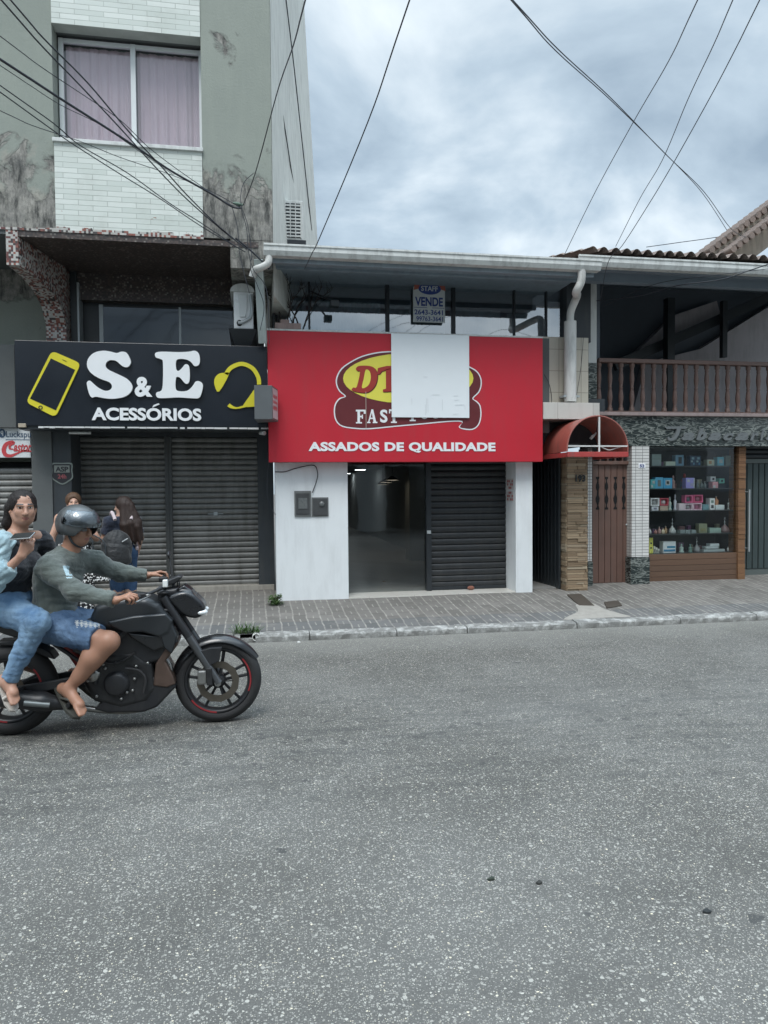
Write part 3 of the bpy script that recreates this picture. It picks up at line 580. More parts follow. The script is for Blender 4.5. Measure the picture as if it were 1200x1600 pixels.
# ground floor
w = MB(); w.box(-7, X(25, 600, -.1) - .01, -.10, .15, Z(10, 668, -.1), Z(10, 538, -.1)); build(w, 'grey_band', grey_con, apt, .004)
xa, xb, xd = X(50, 760, -.04), X(82, 760, -.04), X(112, 760, -.02)
build(MB().box(xa, xb, -.04, .5, .12, 2.5), 'grey_pillar', grey_con, apt, .006)
w = MB(); w.box(xb + .002, xd, -.02, .55, .12, 2.5); w.box(xd + .001, X(121, 760, .5), .40, .55, .14, 2.4); build(w, 'black_pillar', dark_wall, apt, .004)
w = MB(); xj = X(403, 800, .5); w.box(xj, .296, .38, .8, .12, 2.45); w.box(-2.2, .296, .42, .6, 2.33, 2.6); w.box(-7, .296, .75, .9, .1, 2.6); build(w, 'dark_jamb', dark_wall, apt)
w = MB(); w.box(X(121, 760, .5) - .15, .29, .36, .74, .12, Z(300, 917, .36)); build(w, 'step', mat('pale_step', (.36, .34, .30), .8, dirt=.5), apt, .006)
w = MB(); w.box(-7, xa - .001, -.03, .3, .12, .2); build(w, 'threshold', grey_con, apt)
zs = Z(300, 916, .5)
def shutter(name, x0, x1, z0, z1, y, pitch, m, par, depth=.018, label=None, jitter=.15):
    g = MB(); n = int((z1 - z0) / pitch); prof = [(0, -.1), (.06, .5), (.16, .86), (.5, 1.0), (.80, .86), (.90, .4), (.94, -.5), (.98, -.5)]
    rr = random.Random(hash(name) % 99 + n); Z_, Y_ = [], []
    for i in range(n):
        k = 1 + rr.uniform(-jitter, jitter)
        for a, b in prof: Z_.append(z0 + (i + a) * pitch); Y_.append(y - b * depth * k)
    N = 24; V = []
    for j in range(N + 1):
        for a, b in zip(Z_, Y_): V.append((x0 + (x1 - x0) * j / N, b + .003 * math.sin(j * .9 + a * 4), a))
    L = len(Z_); g.add(V, [(j * L + i, (j + 1) * L + i, (j + 1) * L + i + 1, j * L + i + 1) for j in range(N) for i in range(L - 1)], True)
    return build(g, name, m, par, 0, label)
ztop = 2.42; p0 = X(259, 800, .5); p1 = X(270, 800, .5)
s1 = shutter('roller_shutter', X(120, 760, .5), p0 + .01, zs, ztop, .525, .0745, slatm, apt, .022, 'grey steel roller shutter closed on the left of the centre post')
s2 = shutter('roller_shutter', p1 - .01, xj, zs, ztop, .525, .0745, slatm, apt, .022, 'grey steel roller shutter closed on the right of the centre post')
build(MB().box(X(334, 803, .5), X(340, 803, .5), .490, .503, Z(335, 805.5, .5), Z(335, 800, .5)).box(X(325, 803, .5), X(349, 803, .5), .495, .504, Z(335, 803.5, .5), Z(335, 802.5, .5)), 'shutter_lock', grey_alu, s2, .002)
build(MB().box(p0, p1, .46, .54, zs, ztop).box(p0 + .03, p0 + .05, .445, .459, zs, ztop), 'centre_post', mat('post_steel', (.09, .095, .095), .5, .4, dirt=.4), apt, .004)
s3 = shutter('roller_shutter', -7, xa, .2, Z(20, 722, .12), .125, .0745, slatm, apt, .022, 'grey roller shutter of the next shop, cut by the left edge')

# neighbour's white sign with blue and red writing
SY = -.02; zt_, zb_ = Z(20, 669, SY), Z(20, 715, SY)
sg = thing('shop_sign', 'white sign with blue and red lettering above the leftmost shutter', 'sign', (-3.2, SY, zb_))
build(MB().box(-5.6, xa - .012, SY, SY + .1, zb_, zt_), 'panel', mat('white_vinyl', (.72, .76, .78), .4, var=.04), sg, .004)
navy = mat('navy_ink', (.05, .10, .18), .5, bump=0); redi = mat('red_ink', (.55, .06, .07), .5, bump=0)
def tpx(name, body, x0, y0, x1, y1, Y, m, par, depth=.004, **k):
    return text(name, body, X(x0, (y0 + y1) / 2, Y), X(x1, (y0 + y1) / 2, Y), Z((x0 + x1) / 2, y1, Y), Z((x0 + x1) / 2, y0, Y), Y, depth, m, par, **k)
tpx('lettering', 'Luckspuma', 9.5, 674, 63, 686, SY - .001, navy, sg, offset=.0)
build(MB().prism([(X(3, 677, SY) + .042 * math.cos(a / 12 * 6.283), Z(3, 677, SY) + .055 * math.sin(a / 12 * 6.283)) for a in range(24)][:12], SY - .005, SY - .0002), 'emblem', navy, sg)
tpx('emblem_mark', 'q', 1, 673, 5, 681, SY - .006, mat('white_vinyl', None), sg, offset=.02)
build(MB().box(X(9, 687, SY), xa - .02, SY - .004, SY - .0005, Z(20, 687.4, SY), Z(20, 686.6, SY)), 'rule', navy, sg)
# script "Castor" with a swash: strokes
def stroke(mb, pts, Y, w, depth=.004, ws=None, n=5, conv=None):
    """a flat ribbon of lettering along pixel points"""
    P = [np.array([X(a, b, Y), Z(a, b, Y)]) for a, b in pts]; Q = catmull(P, n, False); m = len(Q); L, R_ = [], []
    for i, q in enumerate(Q):
        d = Q[min(i + 1, m - 1)] - Q[max(i - 1, 0)]; d = d / (np.linalg.norm(d) + 1e-9); nn = np.array([-d[1], d[0]]); u = i / (m - 1)
        ww = w if ws is None else np.interp(u, np.linspace(0, 1, len(ws)), ws); L.append(q + nn * ww / 2); R_.append(q - nn * ww / 2)
    V = [(a[0], Y - depth, a[1]) for a in L] + [(a[0], Y - depth, a[1]) for a in R_]; mb.add(V, [(i, i + 1, m + i + 1, m + i) for i in range(m - 1)]); o = len(mb.v)
    V2 = [(a[0], Y, a[1]) for a in L] + [(a[0], Y, a[1]) for a in R_]; mb.add(V + V2, [(i, i + 1, 2 * m + i + 1, 2 * m + i) for i in range(m - 1)] + [(m + i, m + i + 1, 3 * m + i + 1, 3 * m + i) for i in range(m - 1)]); return mb
cs = MB(); k13 = lambda a, b: (a * 130 / 1200, 640 + b * 130 / 1200)
stroke(cs, [k13(*q) for q in [(190, 570), (140, 560), (150, 510), (190, 490), (200, 470), (160, 465), (90, 500), (55, 580), (80, 650), (160, 665), (260, 625), (330, 600), (430, 600), (520, 620)]], SY - .001, .03, ws=[.012, .022, .03, .03, .02, .03, .045, .05, .045, .035, .02, .018, .02, .006])
build(cs, 'script_initial', redi, sg)
tpx('lettering', 'astor', 21, 693, 50, 705.5, SY - .001, redi, sg, offset=.02, shear=.35)

# security shield on the black pillar
sx, sz = X(97, 739, -.03), Z(97, 739, -.03); sh = thing('shield_sign', 'small pale shield shaped plaque reading ASP on the black pillar', 'sign', (sx, -.03, sz - .12))
def shp(k): return catmull([(sx + a * k, sz + b * k) for a, b in [(-.125, .10), (-.10, .125), (0, .125), (.10, .125), (.125, .10), (.12, .03), (.125, -.06), (.07, -.11), (0, -.145), (-.07, -.11), (-.125, -.06), (-.12, .03)]], 3)
build(MB().prism(shp(1), -.03, -.0205), 'rim', mat('pewter', (.30, .34, .31), .4, .4), sh); build(MB().prism(shp(.88), -.034, -.0302), 'face', mat('shield_black', (.03, .03, .035), .5), sh)
build(MB().box(sx - .09, sx + .09, -.0362, -.0345, sz + .005, sz + .093), 'upper_field', mat('shield_grey', (.27, .29, .26), .5), sh)
text('lettering', 'ASP', sx - .075, sx + .075, sz + .015, sz + .078, -.0364, .003, mat('shield_black', None), sh, offset=.03)
text('lettering', '24h', sx - .05, sx + .05, sz - .07, sz - .015, -.0345, .003, mat('shield_red', (.35, .10, .11), .5), sh, offset=.03)

# ------------------------------------------------------------------ S & E sign
SE = -.45; zt_, zb_ = 3.385, 2.38; x0_, x1_ = X(24, 600, SE), .213
se = thing('shop_sign', 'large black sign with white S&E letters, yellow phone and headset drawings', 'sign', (-1.2, SE, zb_))
build(MB().box(x0_, x1_, SE, SE + .34, zb_ + .01, zt_), 'panel', mat('black_sheet', (.013, .017, .024), .22, var=.25, vs=2, bump=.03), se, .004)
build(MB().box(x0_ + .02, x1_ - .02, SE + .02, SE + .33, zb_ - .03, zb_ + .008), 'underside', black_paint, se)
fr = MB(); rr = random.Random(8); xx = X(60, 668, SE)
while xx < x1_ - .05:
    ww = rr.uniform(.03, .16); fr.box(xx, xx + ww, SE - .006, SE + .012, zb_ - .012 - rr.random() * .006, zb_ + .004); xx += ww + rr.choice([.004, .004, .03])
build(fr, 'lower_trim', mat('torn_white', (.6, .61, .6), .7), se)
build(MB().box(X(29, 666, SE), X(41, 666, SE), SE - .02, SE + .03, zb_ - .01, zb_ + .035), 'corner_block', mat('wood_block', (.40, .34, .26), .7), se, .003)
build(MB().cyl((X(108, 678, SE + .15), SE + .15, 2.32), (X(142, 680, SE + .15), SE + .15, 2.32), .016), 'lamp_tube', off_white, se)
kA = lambda a, b: (a * 440 / 1200, 340 + b * 440 / 1200)
side_grey = mat('letter_side', (.30, .32, .32), .5)
S_pts = [(555, 600), (560, 622), (545, 640), (522, 634), (497, 613), (468, 611), (453, 628), (462, 648), (500, 667), (545, 690), (567, 720), (558, 748), (528, 767), (480, 774), (440, 770), (412, 765), (394, 768), (383, 752), (375, 722), (374, 704), (386, 697), (402, 710), (424, 728), (452, 740), (473, 735), (480, 720), (468, 703), (428, 688), (393, 666), (375, 638), (378, 606), (402, 580), (440, 570), (475, 574), (500, 580), (520, 574), (541, 578)]
E_pts = [(664, 580), (690, 574), (760, 576), (805, 574), (832, 570), (848, 582), (853, 608), (848, 630), (830, 635), (815, 618), (795, 607), (765, 605), (752, 614), (752, 646), (762, 656), (778, 642), (790, 628), (805, 632), (810, 660), (808, 700), (796, 711), (782, 700), (768, 684), (752, 684), (750, 728), (762, 741), (798, 740), (820, 722), (836, 700), (856, 702), (866, 718), (858, 755), (848, 770), (828, 772), (760, 768), (705, 771), (672, 768), (668, 748), (690, 738), (696, 700), (696, 620), (688, 606), (666, 598)]
def letter(pts, name, m=white_let, dz=.045, Y=SE - .003, sm=3, par=None):
    P = [(X(*kA(*q), Y), Z(*kA(*q), Y)) for q in pts]; P = catmull(P, sm) if sm > 1 else P
    g = MB(); g.prism(P, Y - dz, Y); 
    for i in range(2, len(g.f)): g.mi[i] = 1
    return build(g, name, [m, side_grey], par or se)
letter(S_pts, 'letter'); letter(E_pts, 'letter')
q = [kA(575, 680), kA(650, 765)]; o = tpx('ampersand', '&', q[0][0], q[0][1], q[1][0], q[1][1], SE - .001, white_let, se, depth=.03, offset=.035)
q = [kA(392, 812), kA(858, 866)]; tpx('lettering', 'ACESSORIOS', q[0][0], q[0][1], q[1][0], q[1][1], SE - .001, white_let, se, depth=.025, offset=.035)
q = [kA(650, 810), kA(682, 796), kA(676, 792), kA(655, 800)]; build(MB().prism([(X(*k, SE), Z(*k, SE)) for k in q], SE - .025, SE - .001), 'accent', white_let, se)
yel = mat('yellow_sheet', (.68, .60, .03), .45, var=.05)
def rr_poly(c, r=10, n=4):   # rounded corners in crop pixels
    out = []
    for i in range(len(c)):
        p, a, b = np.array(c[i], float), np.array(c[i - 1], float), np.array(c[(i + 1) % len(c)], float)
        u = (a - p) / np.linalg.norm(a - p) * r; v = (b - p) / np.linalg.norm(b - p) * r
        for j in range(n + 1):
            s = j / n; out.append(p + u * (1 - s) ** 2 + v * s ** 2)
    return out
outer = rr_poly([(222, 568), (346, 622), (238, 852), (112, 788)], 24); inner = [(219, 601), (322, 650), (240, 822), (130, 772)]
g = MB(); toP = lambda P, Y=SE - .002: [(X(*kA(*q), Y), Z(*kA(*q), Y)) for q in P]
phn = build(MB().prism(toP(outer), SE - .02, SE - .001), 'phone_drawing', yel, se)
build(MB().prism(toP(inner), SE - .023, SE - .0205), 'screen', mat('black_sheet', None), phn)
cp = toP([(175, 810)])[0]; build(MB().lathe((cp[0], SE - .0205, cp[1]), [(.024, 0), (.024, -.004), (.014, -.0045), (.014, 0)], 'Y', 16), 'home_button', mat('black_sheet', None), phn)
a, b = toP([(268, 606), (285, 614)]); build(MB().beam((a[0], SE - .022, a[1]), (b[0], SE - .022, b[1]), .008, .004), 'speaker_slot', mat('black_sheet', None), phn)
hs = MB(); stroke(hs, [kA(*q) for q in [(963, 668), (985, 640), (1030, 624), (1075, 642), (1100, 680), (1104, 712)]], SE - .004, .05, .016)
hp = build(hs, 'headset_drawing', yel, se); build(MB().prism(catmull(toP([(958, 662), (976, 668), (934, 742), (916, 720), (914, 690), (930, 668)]), 3), SE - .02, SE - .002), 'ear_cup', yel, hp)
build(MB().prism(toP([(1085, 730), (1085, 806), (1055, 808), (1036, 800)]), SE - .0205, SE - .003), 'ear_cup', yel, hp)
g = MB(); stroke(g, [kA(*q) for q in [(974, 798), (985, 806), (1010, 812), (1050, 802)]], SE - .004, .03, .016, ws=[.045, .04, .018, .03]); build(g, 'microphone', yel, hp)

# small box sign sticking out between the two big signs
A_, B_, C_ = F(397, 603, -.95), F(425, 603, -.95), F(434, 620, -.6); zt_, zb_ = Z(410, 602, -.95), Z(410, 655, -.95)
bs_ = thing('box_sign', 'small dark grey box sign sticking out between the black and red signs', 'sign', (A_[0], -.7, zb_))
pl = [(A_[0], -.95), (B_[0], -.95), (C_[0], -.6), (A_[0] + .04, -.46)]; build(MB().hexa([(a, b, zb_) for a, b in pl], [(a, b, zt_) for a, b in pl]), 'box', mat('sign_grey', (.10, .11, .115), .5), bs_, .003)
d = Vector((C_[0] - B_[0], .35, 0)).normalized(); nrm = Vector((d.y, -d.x, 0)) * .003
pn = [Vector((B_[0], -.95, 0)) + d * k + nrm for k in (.01, .34)]; build(MB().quad((pn[0].x, pn[0].y, zb_ + .02), (pn[1].x, pn[1].y, zb_ + .02), (pn[1].x, pn[1].y, zt_ - .02), (pn[0].x, pn[0].y, zt_ - .02)), 'face', mat('pale_pink_face', (.52, .46, .47), .5), bs_)
g = MB()
for i, (z0_, z1_) in enumerate([(.12, .17), (.20, .23), (.26, .30)]):
    for j in range(6):
        a = pn[0] + (pn[1] - pn[0]) * (.12 + j * .13) + nrm * .5; b = pn[0] + (pn[1] - pn[0]) * (.20 + j * .13) + nrm * .5; g.quad((a.x, a.y, zb_ + z0_), (b.x, b.y, zb_ + z0_), (b.x, b.y, zb_ + z1_), (a.x, a.y, zb_ + z1_))
build(g, 'lettering', redi, bs_)
# floodlight / camera under the sign
cx_, cz_ = X(413, 677, -.4), Z(413, 677, -.4)
sc_ = thing('security_camera', 'small white security camera under the right end of the black sign', 'camera', (cx_, -.4, cz_)); build(MB().cyl((cx_, -.42, cz_), (cx_ - .05, -.30, cz_ + .01), .026, .02), 'body', off_white, sc_); build(MB().cyl((cx_ - .03, -.36, cz_ + .02), (cx_ - .02, -.34, cz_ + .09), .008), 'bracket', off_white, sc_)

# air conditioner beside the sign
def ac1():
    Y = -.35; x0, x1 = X(361, 480, Y), X(397, 480, Y); z1, z0 = Z(378, 445, Y), Z(378, 514, Y); a = thing('air_conditioner', 'silver air conditioner with rounded hood standing on a bracket above the black sign', 'air conditioner', (x0, Y, z0)); w = x1 - x0
    build(MB().box(x0 + .03, x1 - .01, Y, Y + .75, z0, z1 - .06), 'casing', mat('silver_case', (.78, .80, .80), .3, .1, .05), a, .015)
    g = MB(); P = [(x0 + w * .5 + math.cos(t) * w * .53, z1 - .09 + math.sin(t) * .10) for t in np.linspace(math.pi, 0, 14)]; g.prism(P, Y - .03, Y + .76); build(g, 'hood', off_white, a)
    g = MB(); g.prism([(x0 + w * .30, z1 - .12), (x0 + w * .72, z1 - .12), (x0 + w * .70, z1 - .30), (x0 + w * .62, z1 - .40), (x0 + w * .38, z1 - .40), (x0 + w * .34, z1 - .28)], Y - .02, Y - .001); build(g, 'service_cover', white_alu, a, .008)
    build(MB().tube(catmull([(x0 + w * .85, Y - .01, z1 - .12), (x0 + w * .9, Y - .015, z1 - .3), (x0 + w * .82, Y - .02, z0 + .14), (x0 + w * .5, Y - .02, z0 + .08), (x0 + w * .3, Y - .015, z0 + .07)], 6, False), .022), 'hose', grey_alu, a)
    build(MB().lathe((x0 + w * .36, Y - .002, z0 + .07), [(.001, -.02), (.035, -.02), (.035, 0)], 'Y', 14), 'valve', dark_frame, a)
    g = MB(); g.hexa([(x0 + .05, Y + .05, z0 - .22), (x1 - .05, Y + .05, z0 - .22), (x1 - .05, Y + .9, z0 - .26), (x0 + .05, Y + .9, z0 - .26)], [(x0 - .03, Y - .04, z0 - .004), (x1 + .03, Y - .04, z0 - .004), (x1 + .03, Y + .9, z0 - .004), (x0 - .03, Y + .9, z0 - .004)]); build(g, 'bracket', dark_frame, a)
ac1()
def ac2():
    Y = .2; x0, x1 = X(440, 345, Y), X(474, 345, Y); z1, z0 = Z(457, 313, Y), Z(457, 375, Y); a = thing('air_conditioner', 'white slatted air conditioner above the roof gutter against the tall cream wall', 'air conditioner', (x0, Y, z0))
    build(MB().box(x0, x1, Y, Y + .28, z0, z1), 'casing', off_white, a, .01)
    gx0, gx1 = x0 + (x1 - x0) * .16, x0 + (x1 - x0) * .88; gg = MB().box(gx0, gx1, Y - .006, Y - .001, z0 + .03, z1 - .04); gr = build(gg, 'grille', dark_frame, a)
    g = MB()
    for i in range(10): zz_ = z0 + .05 + i * (z1 - z0 - .12) / 9; g.box(gx0, gx1, Y - .016, Y - .007, zz_ - .010, zz_ + .010)
    for k in (.0, .33, .66, 1): xx = gx0 + (gx1 - gx0) * k; g.box(xx - .006, xx + .006, Y - .02, Y - .0165, z0 + .03, z1 - .04)
    build(g, 'slat', off_white, gr); build(MB().box(x0 - .03, x1 + .03, Y - .02, Y + .5, z0 - .06, z0 - .003), 'bracket', dark_frame, a)
ac2()
# ------------------------------------------------------------------ middle: the vacant shop with the red sign
WY = -.3
shop = thing('shop_building', 'low two storey shop with red fascia, white piers and gutter, in the middle', 'building', (2.2, 0, 0))
xa, xb = X(431, 830, WY) + .0, X(544, 830, WY); xp0, xp1 = X(806, 830, WY), X(832, 830, WY)
build(MB().box(xa, xb, WY, .0, .10, 2.35).box(xb - .02, xb, 0, .12, .1, 2.35), 'white_wall', white_paint, shop, .004)
build(MB().box(xp0, xp1, WY, .16, .10, 2.35), 'white_pier', white_paint, shop, .004)
build(MB().box(xa, xp1 + .25, -.28, .12, 2.352, 3.62), 'lintel', grey_con, shop)
# room behind
RY = 18.0; fl = .215; CZ = 2.15
build(MB().box(xb + .001, xp0 - .001, WY + .01, RY, .06, fl), 'floor', m_tiles('floor_tile', .6, .6, (.62, .60, .55), (.66, .64, .59), (.40, .38, .35), .004, rough=.25), shop)
lg = mat('room_wall', (.44, .46, .45), .7, var=.06); build(MB().box(xb - .15, xb - .021, .121, RY, fl - .05, CZ).box(xp0 + .001, xp0 + .16, .161, RY, fl - .05, CZ).box(xb - .02, xp0, RY, RY + .1, fl - .05, CZ), 'room_wall', lg, shop)
build(MB().box(xb - .15, xp0 + .16, .18, RY + .1, CZ, CZ + .1), 'ceiling', mat('room_ceiling', (.16, .165, .165), .8), shop)
build(MB().box(X(640, 830, 4.2), X(664, 830, 4.2), 4.2, 4.6, fl, CZ), 'column', lg, shop)
# charcoal shutter over the right half
sx0, sx1 = X(668, 830, .1), xp0 - .003
sd = shutter('roller_shutter', sx0 + .04, sx1, fl + .03, 2.3, .1, .085, dshut, shop, .014, 'charcoal roller shutter pulled down on the right half')
build(MB().box(sx0 + .04, sx1, .075, .115, fl + .002, fl + .045), 'bottom_rail', dark_frame, sd, .003)
build(MB().quad((xb, .1, fl), (sx0 - .03, .1, fl), (sx0 - .03, .1, 2.3), (xb, .1, 2.3)), 'glass_panel', glass_mat('entrance_glass', (.86, .9, .9), .07), shop)
build(MB().box(sx0 - .03, sx0 + .04, .03, .13, fl, 2.34), 'shutter_guide', dark_frame, shop, .004)
build(MB().box(X(667, 832, .03), X(673, 832, .03), .015, .029, Z(670, 834, .03), Z(670, 829, .03)), 'shutter_lock', grey_alu, shop, .002)
for i, (px, py, pw) in enumerate([(541, 739, 10), (563, 733, 14), (590, 739, 13), (629, 733, 14), (634, 739, 10)]):
    z_ = CZ
    # seen above the horizon: walk the ray to the ceiling
    d = ray(px, py); t_ = (z_ - CP[2]) / d[2]; q = CP + d * t_; q[1] = min(q[1], 17.5); z_ = CZ - .02
    c = thing('ceiling_light', 'small square recessed lamp in the shop ceiling', 'ceiling light', (q[0], q[1], z_), 'recessed lamps in the ceiling of the vacant shop')
    build(MB().box(q[0] - .16, q[0] + .16, q[1] - .16, q[1] + .16, z_, z_ + .019), 'frame', white_alu, c); build(MB().box(q[0] - .13, q[0] + .13, q[1] - .13, q[1] + .13, z_ - .006, z_ - .001), 'diffuser', emit('lamp_white', (.9, .96, 1), 4.5), c)
for i, (px, py, Y) in enumerate([(598, 757, 6.2), (603, 753.5, 5.1), (613, 750, 4.2)]):
    q = F(px, py, Y); c = thing('pendant_lamp', ['farthest', 'middle', 'nearest'][i] + ' of three small warm pendant lamps hanging in the dark shop', 'lamp', (q[0], Y, q[2]), 'pendant lamps in the vacant shop')
    build(MB().lathe((q[0], Y, q[2]), [(.13, 0), (.11, .02), (.05, .06), (.02, .08)], 'Z', 18), 'shade', black_paint, c); build(MB().lathe((q[0], Y, q[2] - .004), [(.001, 0), (.12, 0)], 'Z', 16), 'bulb', emit('lamp_warm', (1, .85, .65), 1.2), c)
    build(MB().cyl((q[0], Y, q[2] + .08), (q[0], Y, CZ), .004, n=5), 'cord', wire_m, c)
# little brown lump by the shutter
q = F(735, 920, .02); solo(MB().ball((q[0], .0, fl + .03), .05, .035, .03, 8), 'clay_stone', mat('clay', (.22, .09, .06), .8, bump=.6), 'small reddish brown stone lying against the foot of the charcoal shutter', 'stone')
# small leaf-like litter
# electric meter boxes on the white wall
mb = thing('meter_box', 'dark grey framed electric meter box recessed in the white wall, left one', 'meter box', (X(473, 788, WY), WY, 1.2))
x0, x1, z0, z1 = X(460, 788, WY), X(486, 788, WY), Z(473, 807, WY), Z(473, 767, WY)
build(MB().box(x0, x1, WY - .02, WY + .05, z0, z1), 'frame', mat('old_iron', (.16, .17, .17), .6, .3, .25, dirt=.5), mb, .003); build(MB().box(x0 + .02, x1 - .02, WY - .03, WY - .021, z0 + .03, z1 - .03), 'door', mat('box_dark', (.055, .058, .06), .5, var=.4, vs=14), mb, .002)
build(MB().box(x0 + .05, x1 - .05, WY - .036, WY - .031, z0 + .10, z1 - .09), 'dial_window', mat('box_mid', (.13, .14, .14), .3, var=.5, vs=30), mb)
mb = thing('meter_box', 'dark grey electric meter box on the white wall, lower right one', 'meter box', (X(500, 792, WY), WY, 1.2))
x0, x1, z0, z1 = X(487, 788, WY), X(513, 788, WY), Z(500, 807, WY), Z(500, 777, WY)
build(MB().box(x0, x1, WY - .015, WY + .05, z0, z1), 'frame', mat('old_iron', None), mb, .003); build(MB().box(x0 + .015, x1 - .015, WY - .024, WY - .016, z0 + .015, z1 - .015), 'door', mat('box_dark', None), mb, .002)
build(MB().lathe((x0 + (x1 - x0) * .6, WY - .024, z0 + .16), [(.001, -.012), (.03, -.012), (.035, 0)], 'Y', 14), 'dial', mat('box_mid', None), mb)
# stickers on the inner side of the pier
for i, (py0, py1) in enumerate([(748, 765), (768, 783)]):
    xs_ = xp0 - .002; z0, z1 = Z(798, py1, -.08), Z(798, py0, -.08); stt = thing('sticker', ['upper', 'lower'][i] + ' red and white notice stuck on the inner side of the right white pier', 'sticker', (xs_, -.1, z0), 'notices on the pier')
    build(MB().box(xs_ - .002, xs_, -.22, .06, z0, z1), 'sheet', mat('sticker_white', (.6, .58, .57), .5), stt)
    g = MB()
    for a in range(3):
        for b in range(4):
            if (a + b + i) % 3: g.box(xs_ - .004, xs_ - .0022, -.20 + b * .06, -.155 + b * .06, z0 + .01 + a * .045, z0 + .04 + a * .045)
    build(g, 'print', mat('sticker_red', (.40, .10, .10), .5), stt)

# ------------------------------------------------------------------ the red sign
RS = -.5; x0, x1 = X(419, 620, RS) + .0, X(848, 620, RS); z1, z0 = Z(418, 516, RS), Z(424, 722, RS)
rs = thing('shop_sign', 'large red sign reading ASSADOS DE QUALIDADE with a yellow oval emblem', 'sign', (2, RS, z0))
build(MB().box(x0, x1, RS, RS + .19, z0, z1), 'panel', red_sign, rs, .003); build(MB().box(x0 - .004, x1 + .004, RS - .004, RS + .2, z1 + .001, z1 + .022), 'top_trim', off_white, rs)
kB = lambda a, b: (500 + a * 280 / 1200, 520 + b * 280 / 1200)
def pz(P, Y): return [(X(*kB(*q), Y), Z(*kB(*q), Y)) for q in P]
def outl(off):
    P = [(590, 118), (478, 122), (380, 130), (280, 155), (200, 195), (140, 240), (108, 300), (108, 350), (130, 395), (166, 425), (130, 437), (100, 475), (92, 530), (105, 590), (150, 630), (250, 645), (350, 645), (500, 630), (700, 612), (850, 598), (950, 598), (928, 630), (960, 647), (1020, 650), (1062, 620), (1080, 560), (1075, 490), (1050, 457), (1026, 440), (1065, 400), (1082, 350), (1078, 300), (1050, 255), (1000, 225), (900, 175), (760, 135)]
    Q = pz(P, RS); c = np.mean(Q, 0); out = []
    for i in range(len(Q)):
        a, b, d = np.array(Q[i - 1]), np.array(Q[i]), np.array(Q[(i + 1) % len(Q)]); e = d - a; n = np.array([e[1], -e[0]]); n /= np.linalg.norm(n) + 1e-9
        out.append(b - n * off)
    return out
o1 = outl(0.0); ar = sum(o1[i][0] * o1[(i + 1) % len(o1)][1] - o1[(i + 1) % len(o1)][0] * o1[i][1] for i in range(len(o1)))
sgn = -1 if ar < 0 else 1
build(MB().prism(catmull(outl(0), 3), RS - .004, RS - .0005), 'emblem_outline', white_let, rs)
build(MB().prism(catmull(outl(.016 * sgn), 3), RS - .006, RS - .0042), 'emblem_ground', mat('maroon_sheet', (.13, .018, .022), .45), rs)
el = []
for a in range(40):
    th = a / 40 * 6.283; ex = 590 + 436 * math.cos(th); ey = 306 - 168 * math.sin(th); el.append((ex, min(ey, 468)))
build(MB().prism(pz(el, RS), RS - .009, RS - .0062), 'yellow_oval', mat('yellow_print', (.76, .70, .09), .5, var=.06), rs)
bred = mat('brick_red_print', (.36, .035, .025), .45); dk = mat('dark_red_print', (.10, .015, .012), .5)
def serif_stroke(segs, name, m, Y, depth=.004):
    g = MB()
    for s in segs: g.prism(pz(s, Y), Y - depth, Y)
    return build(g, name, m, rs)
def letD(dx, dy, Y, m, nm):
    g = MB(); P = [(a + dx, b + dy) for a, b in [(262, 222), (330, 222), (368, 240), (384, 290), (370, 350), (335, 390), (290, 402), (216, 388), (222, 366), (246, 362), (268, 262), (250, 256), (240, 240)]]
    outerp = catmull(pz(P, Y), 3); inn = catmull(pz([(a + dx, b + dy) for a, b in [(306, 248), (332, 258), (340, 300), (328, 345), (300, 368), (280, 366), (292, 310)]], Y), 3)
    g.prism(outerp, Y - .003, Y); build(g, nm, m, rs); build(MB().prism(inn, Y - .0036, Y - .003), nm + '_counter', mat('yellow_print', None), rs)
letD(6, 5, RS - .0092, dk, 'letter_shadow'); letD(0, 0, RS - .0125, bred, 'letter')
serif_stroke([[(392, 240), (450, 226), (482, 226), (482, 244), (418, 262), (405, 280), (385, 284)], [(445, 250), (482, 240), (482, 398), (425, 400), (425, 384), (446, 378)]], 'letter_shadow', dk, RS - .0092)
serif_stroke([[(388, 236), (446, 222), (480, 222), (480, 240), (414, 258), (400, 276), (381, 280)], [(441, 246), (480, 236), (480, 392), (421, 396), (421, 380), (442, 374)]], 'letter', bred, RS - .0125)
# FAST FOOD in slab serif capitals, mostly under the white sheet
def slab(ch, x, y, w, h):
    t_ = w * .26; s = h * .10; R = lambda a, b, c, d: [(x + a, y + b), (x + c, y + b), (x + c, y + d), (x + a, y + d)]
    if ch == 'F': return [R(w * .16, 0, w * .16 + t_, h), R(0, 0, w, s * 1.3), R(w * .8, s * 1.3, w, h * .3), R(w * .4, h * .44, w * .72, h * .56), R(w * .6, h * .36, w * .72, h * .66), R(0, h - s, w * .62, h)]
    if ch == 'A': return [[(x + w * .42, y), (x + w * .62, y), (x + w * .95, y + h), (x + w * .68, y + h)], [(x + w * .44, y), (x + w * .54, y + h * .1), (x + w * .2, y + h), (x + w * .08, y + h)], R(w * .28, h * .6, w * .72, h * .7), R(0, h - s, w * .34, h), R(w * .58, h - s, w * 1.05, h)]
    if ch == 'T': return [R(w * .36, 0, w * .64, h), R(0, 0, w, s * 1.4), R(0, s, w * .12, h * .3), R(w * .88, s, w, h * .3), R(w * .2, h - s, w * .8, h)]
for ch, x_, y_ in (('F', 240, 515), ('A', 315, 513), ('T', 462, 512), ('F', 600, 500)):
    sp = slab(ch, x_, y_, 66, 92)
    g = MB()
    for i, s in enumerate(sp): g.prism(pz(s, RS - .0062), RS - .0085 - i * .0003, RS - .0062)
    build(g, 'letter', white_let, rs)
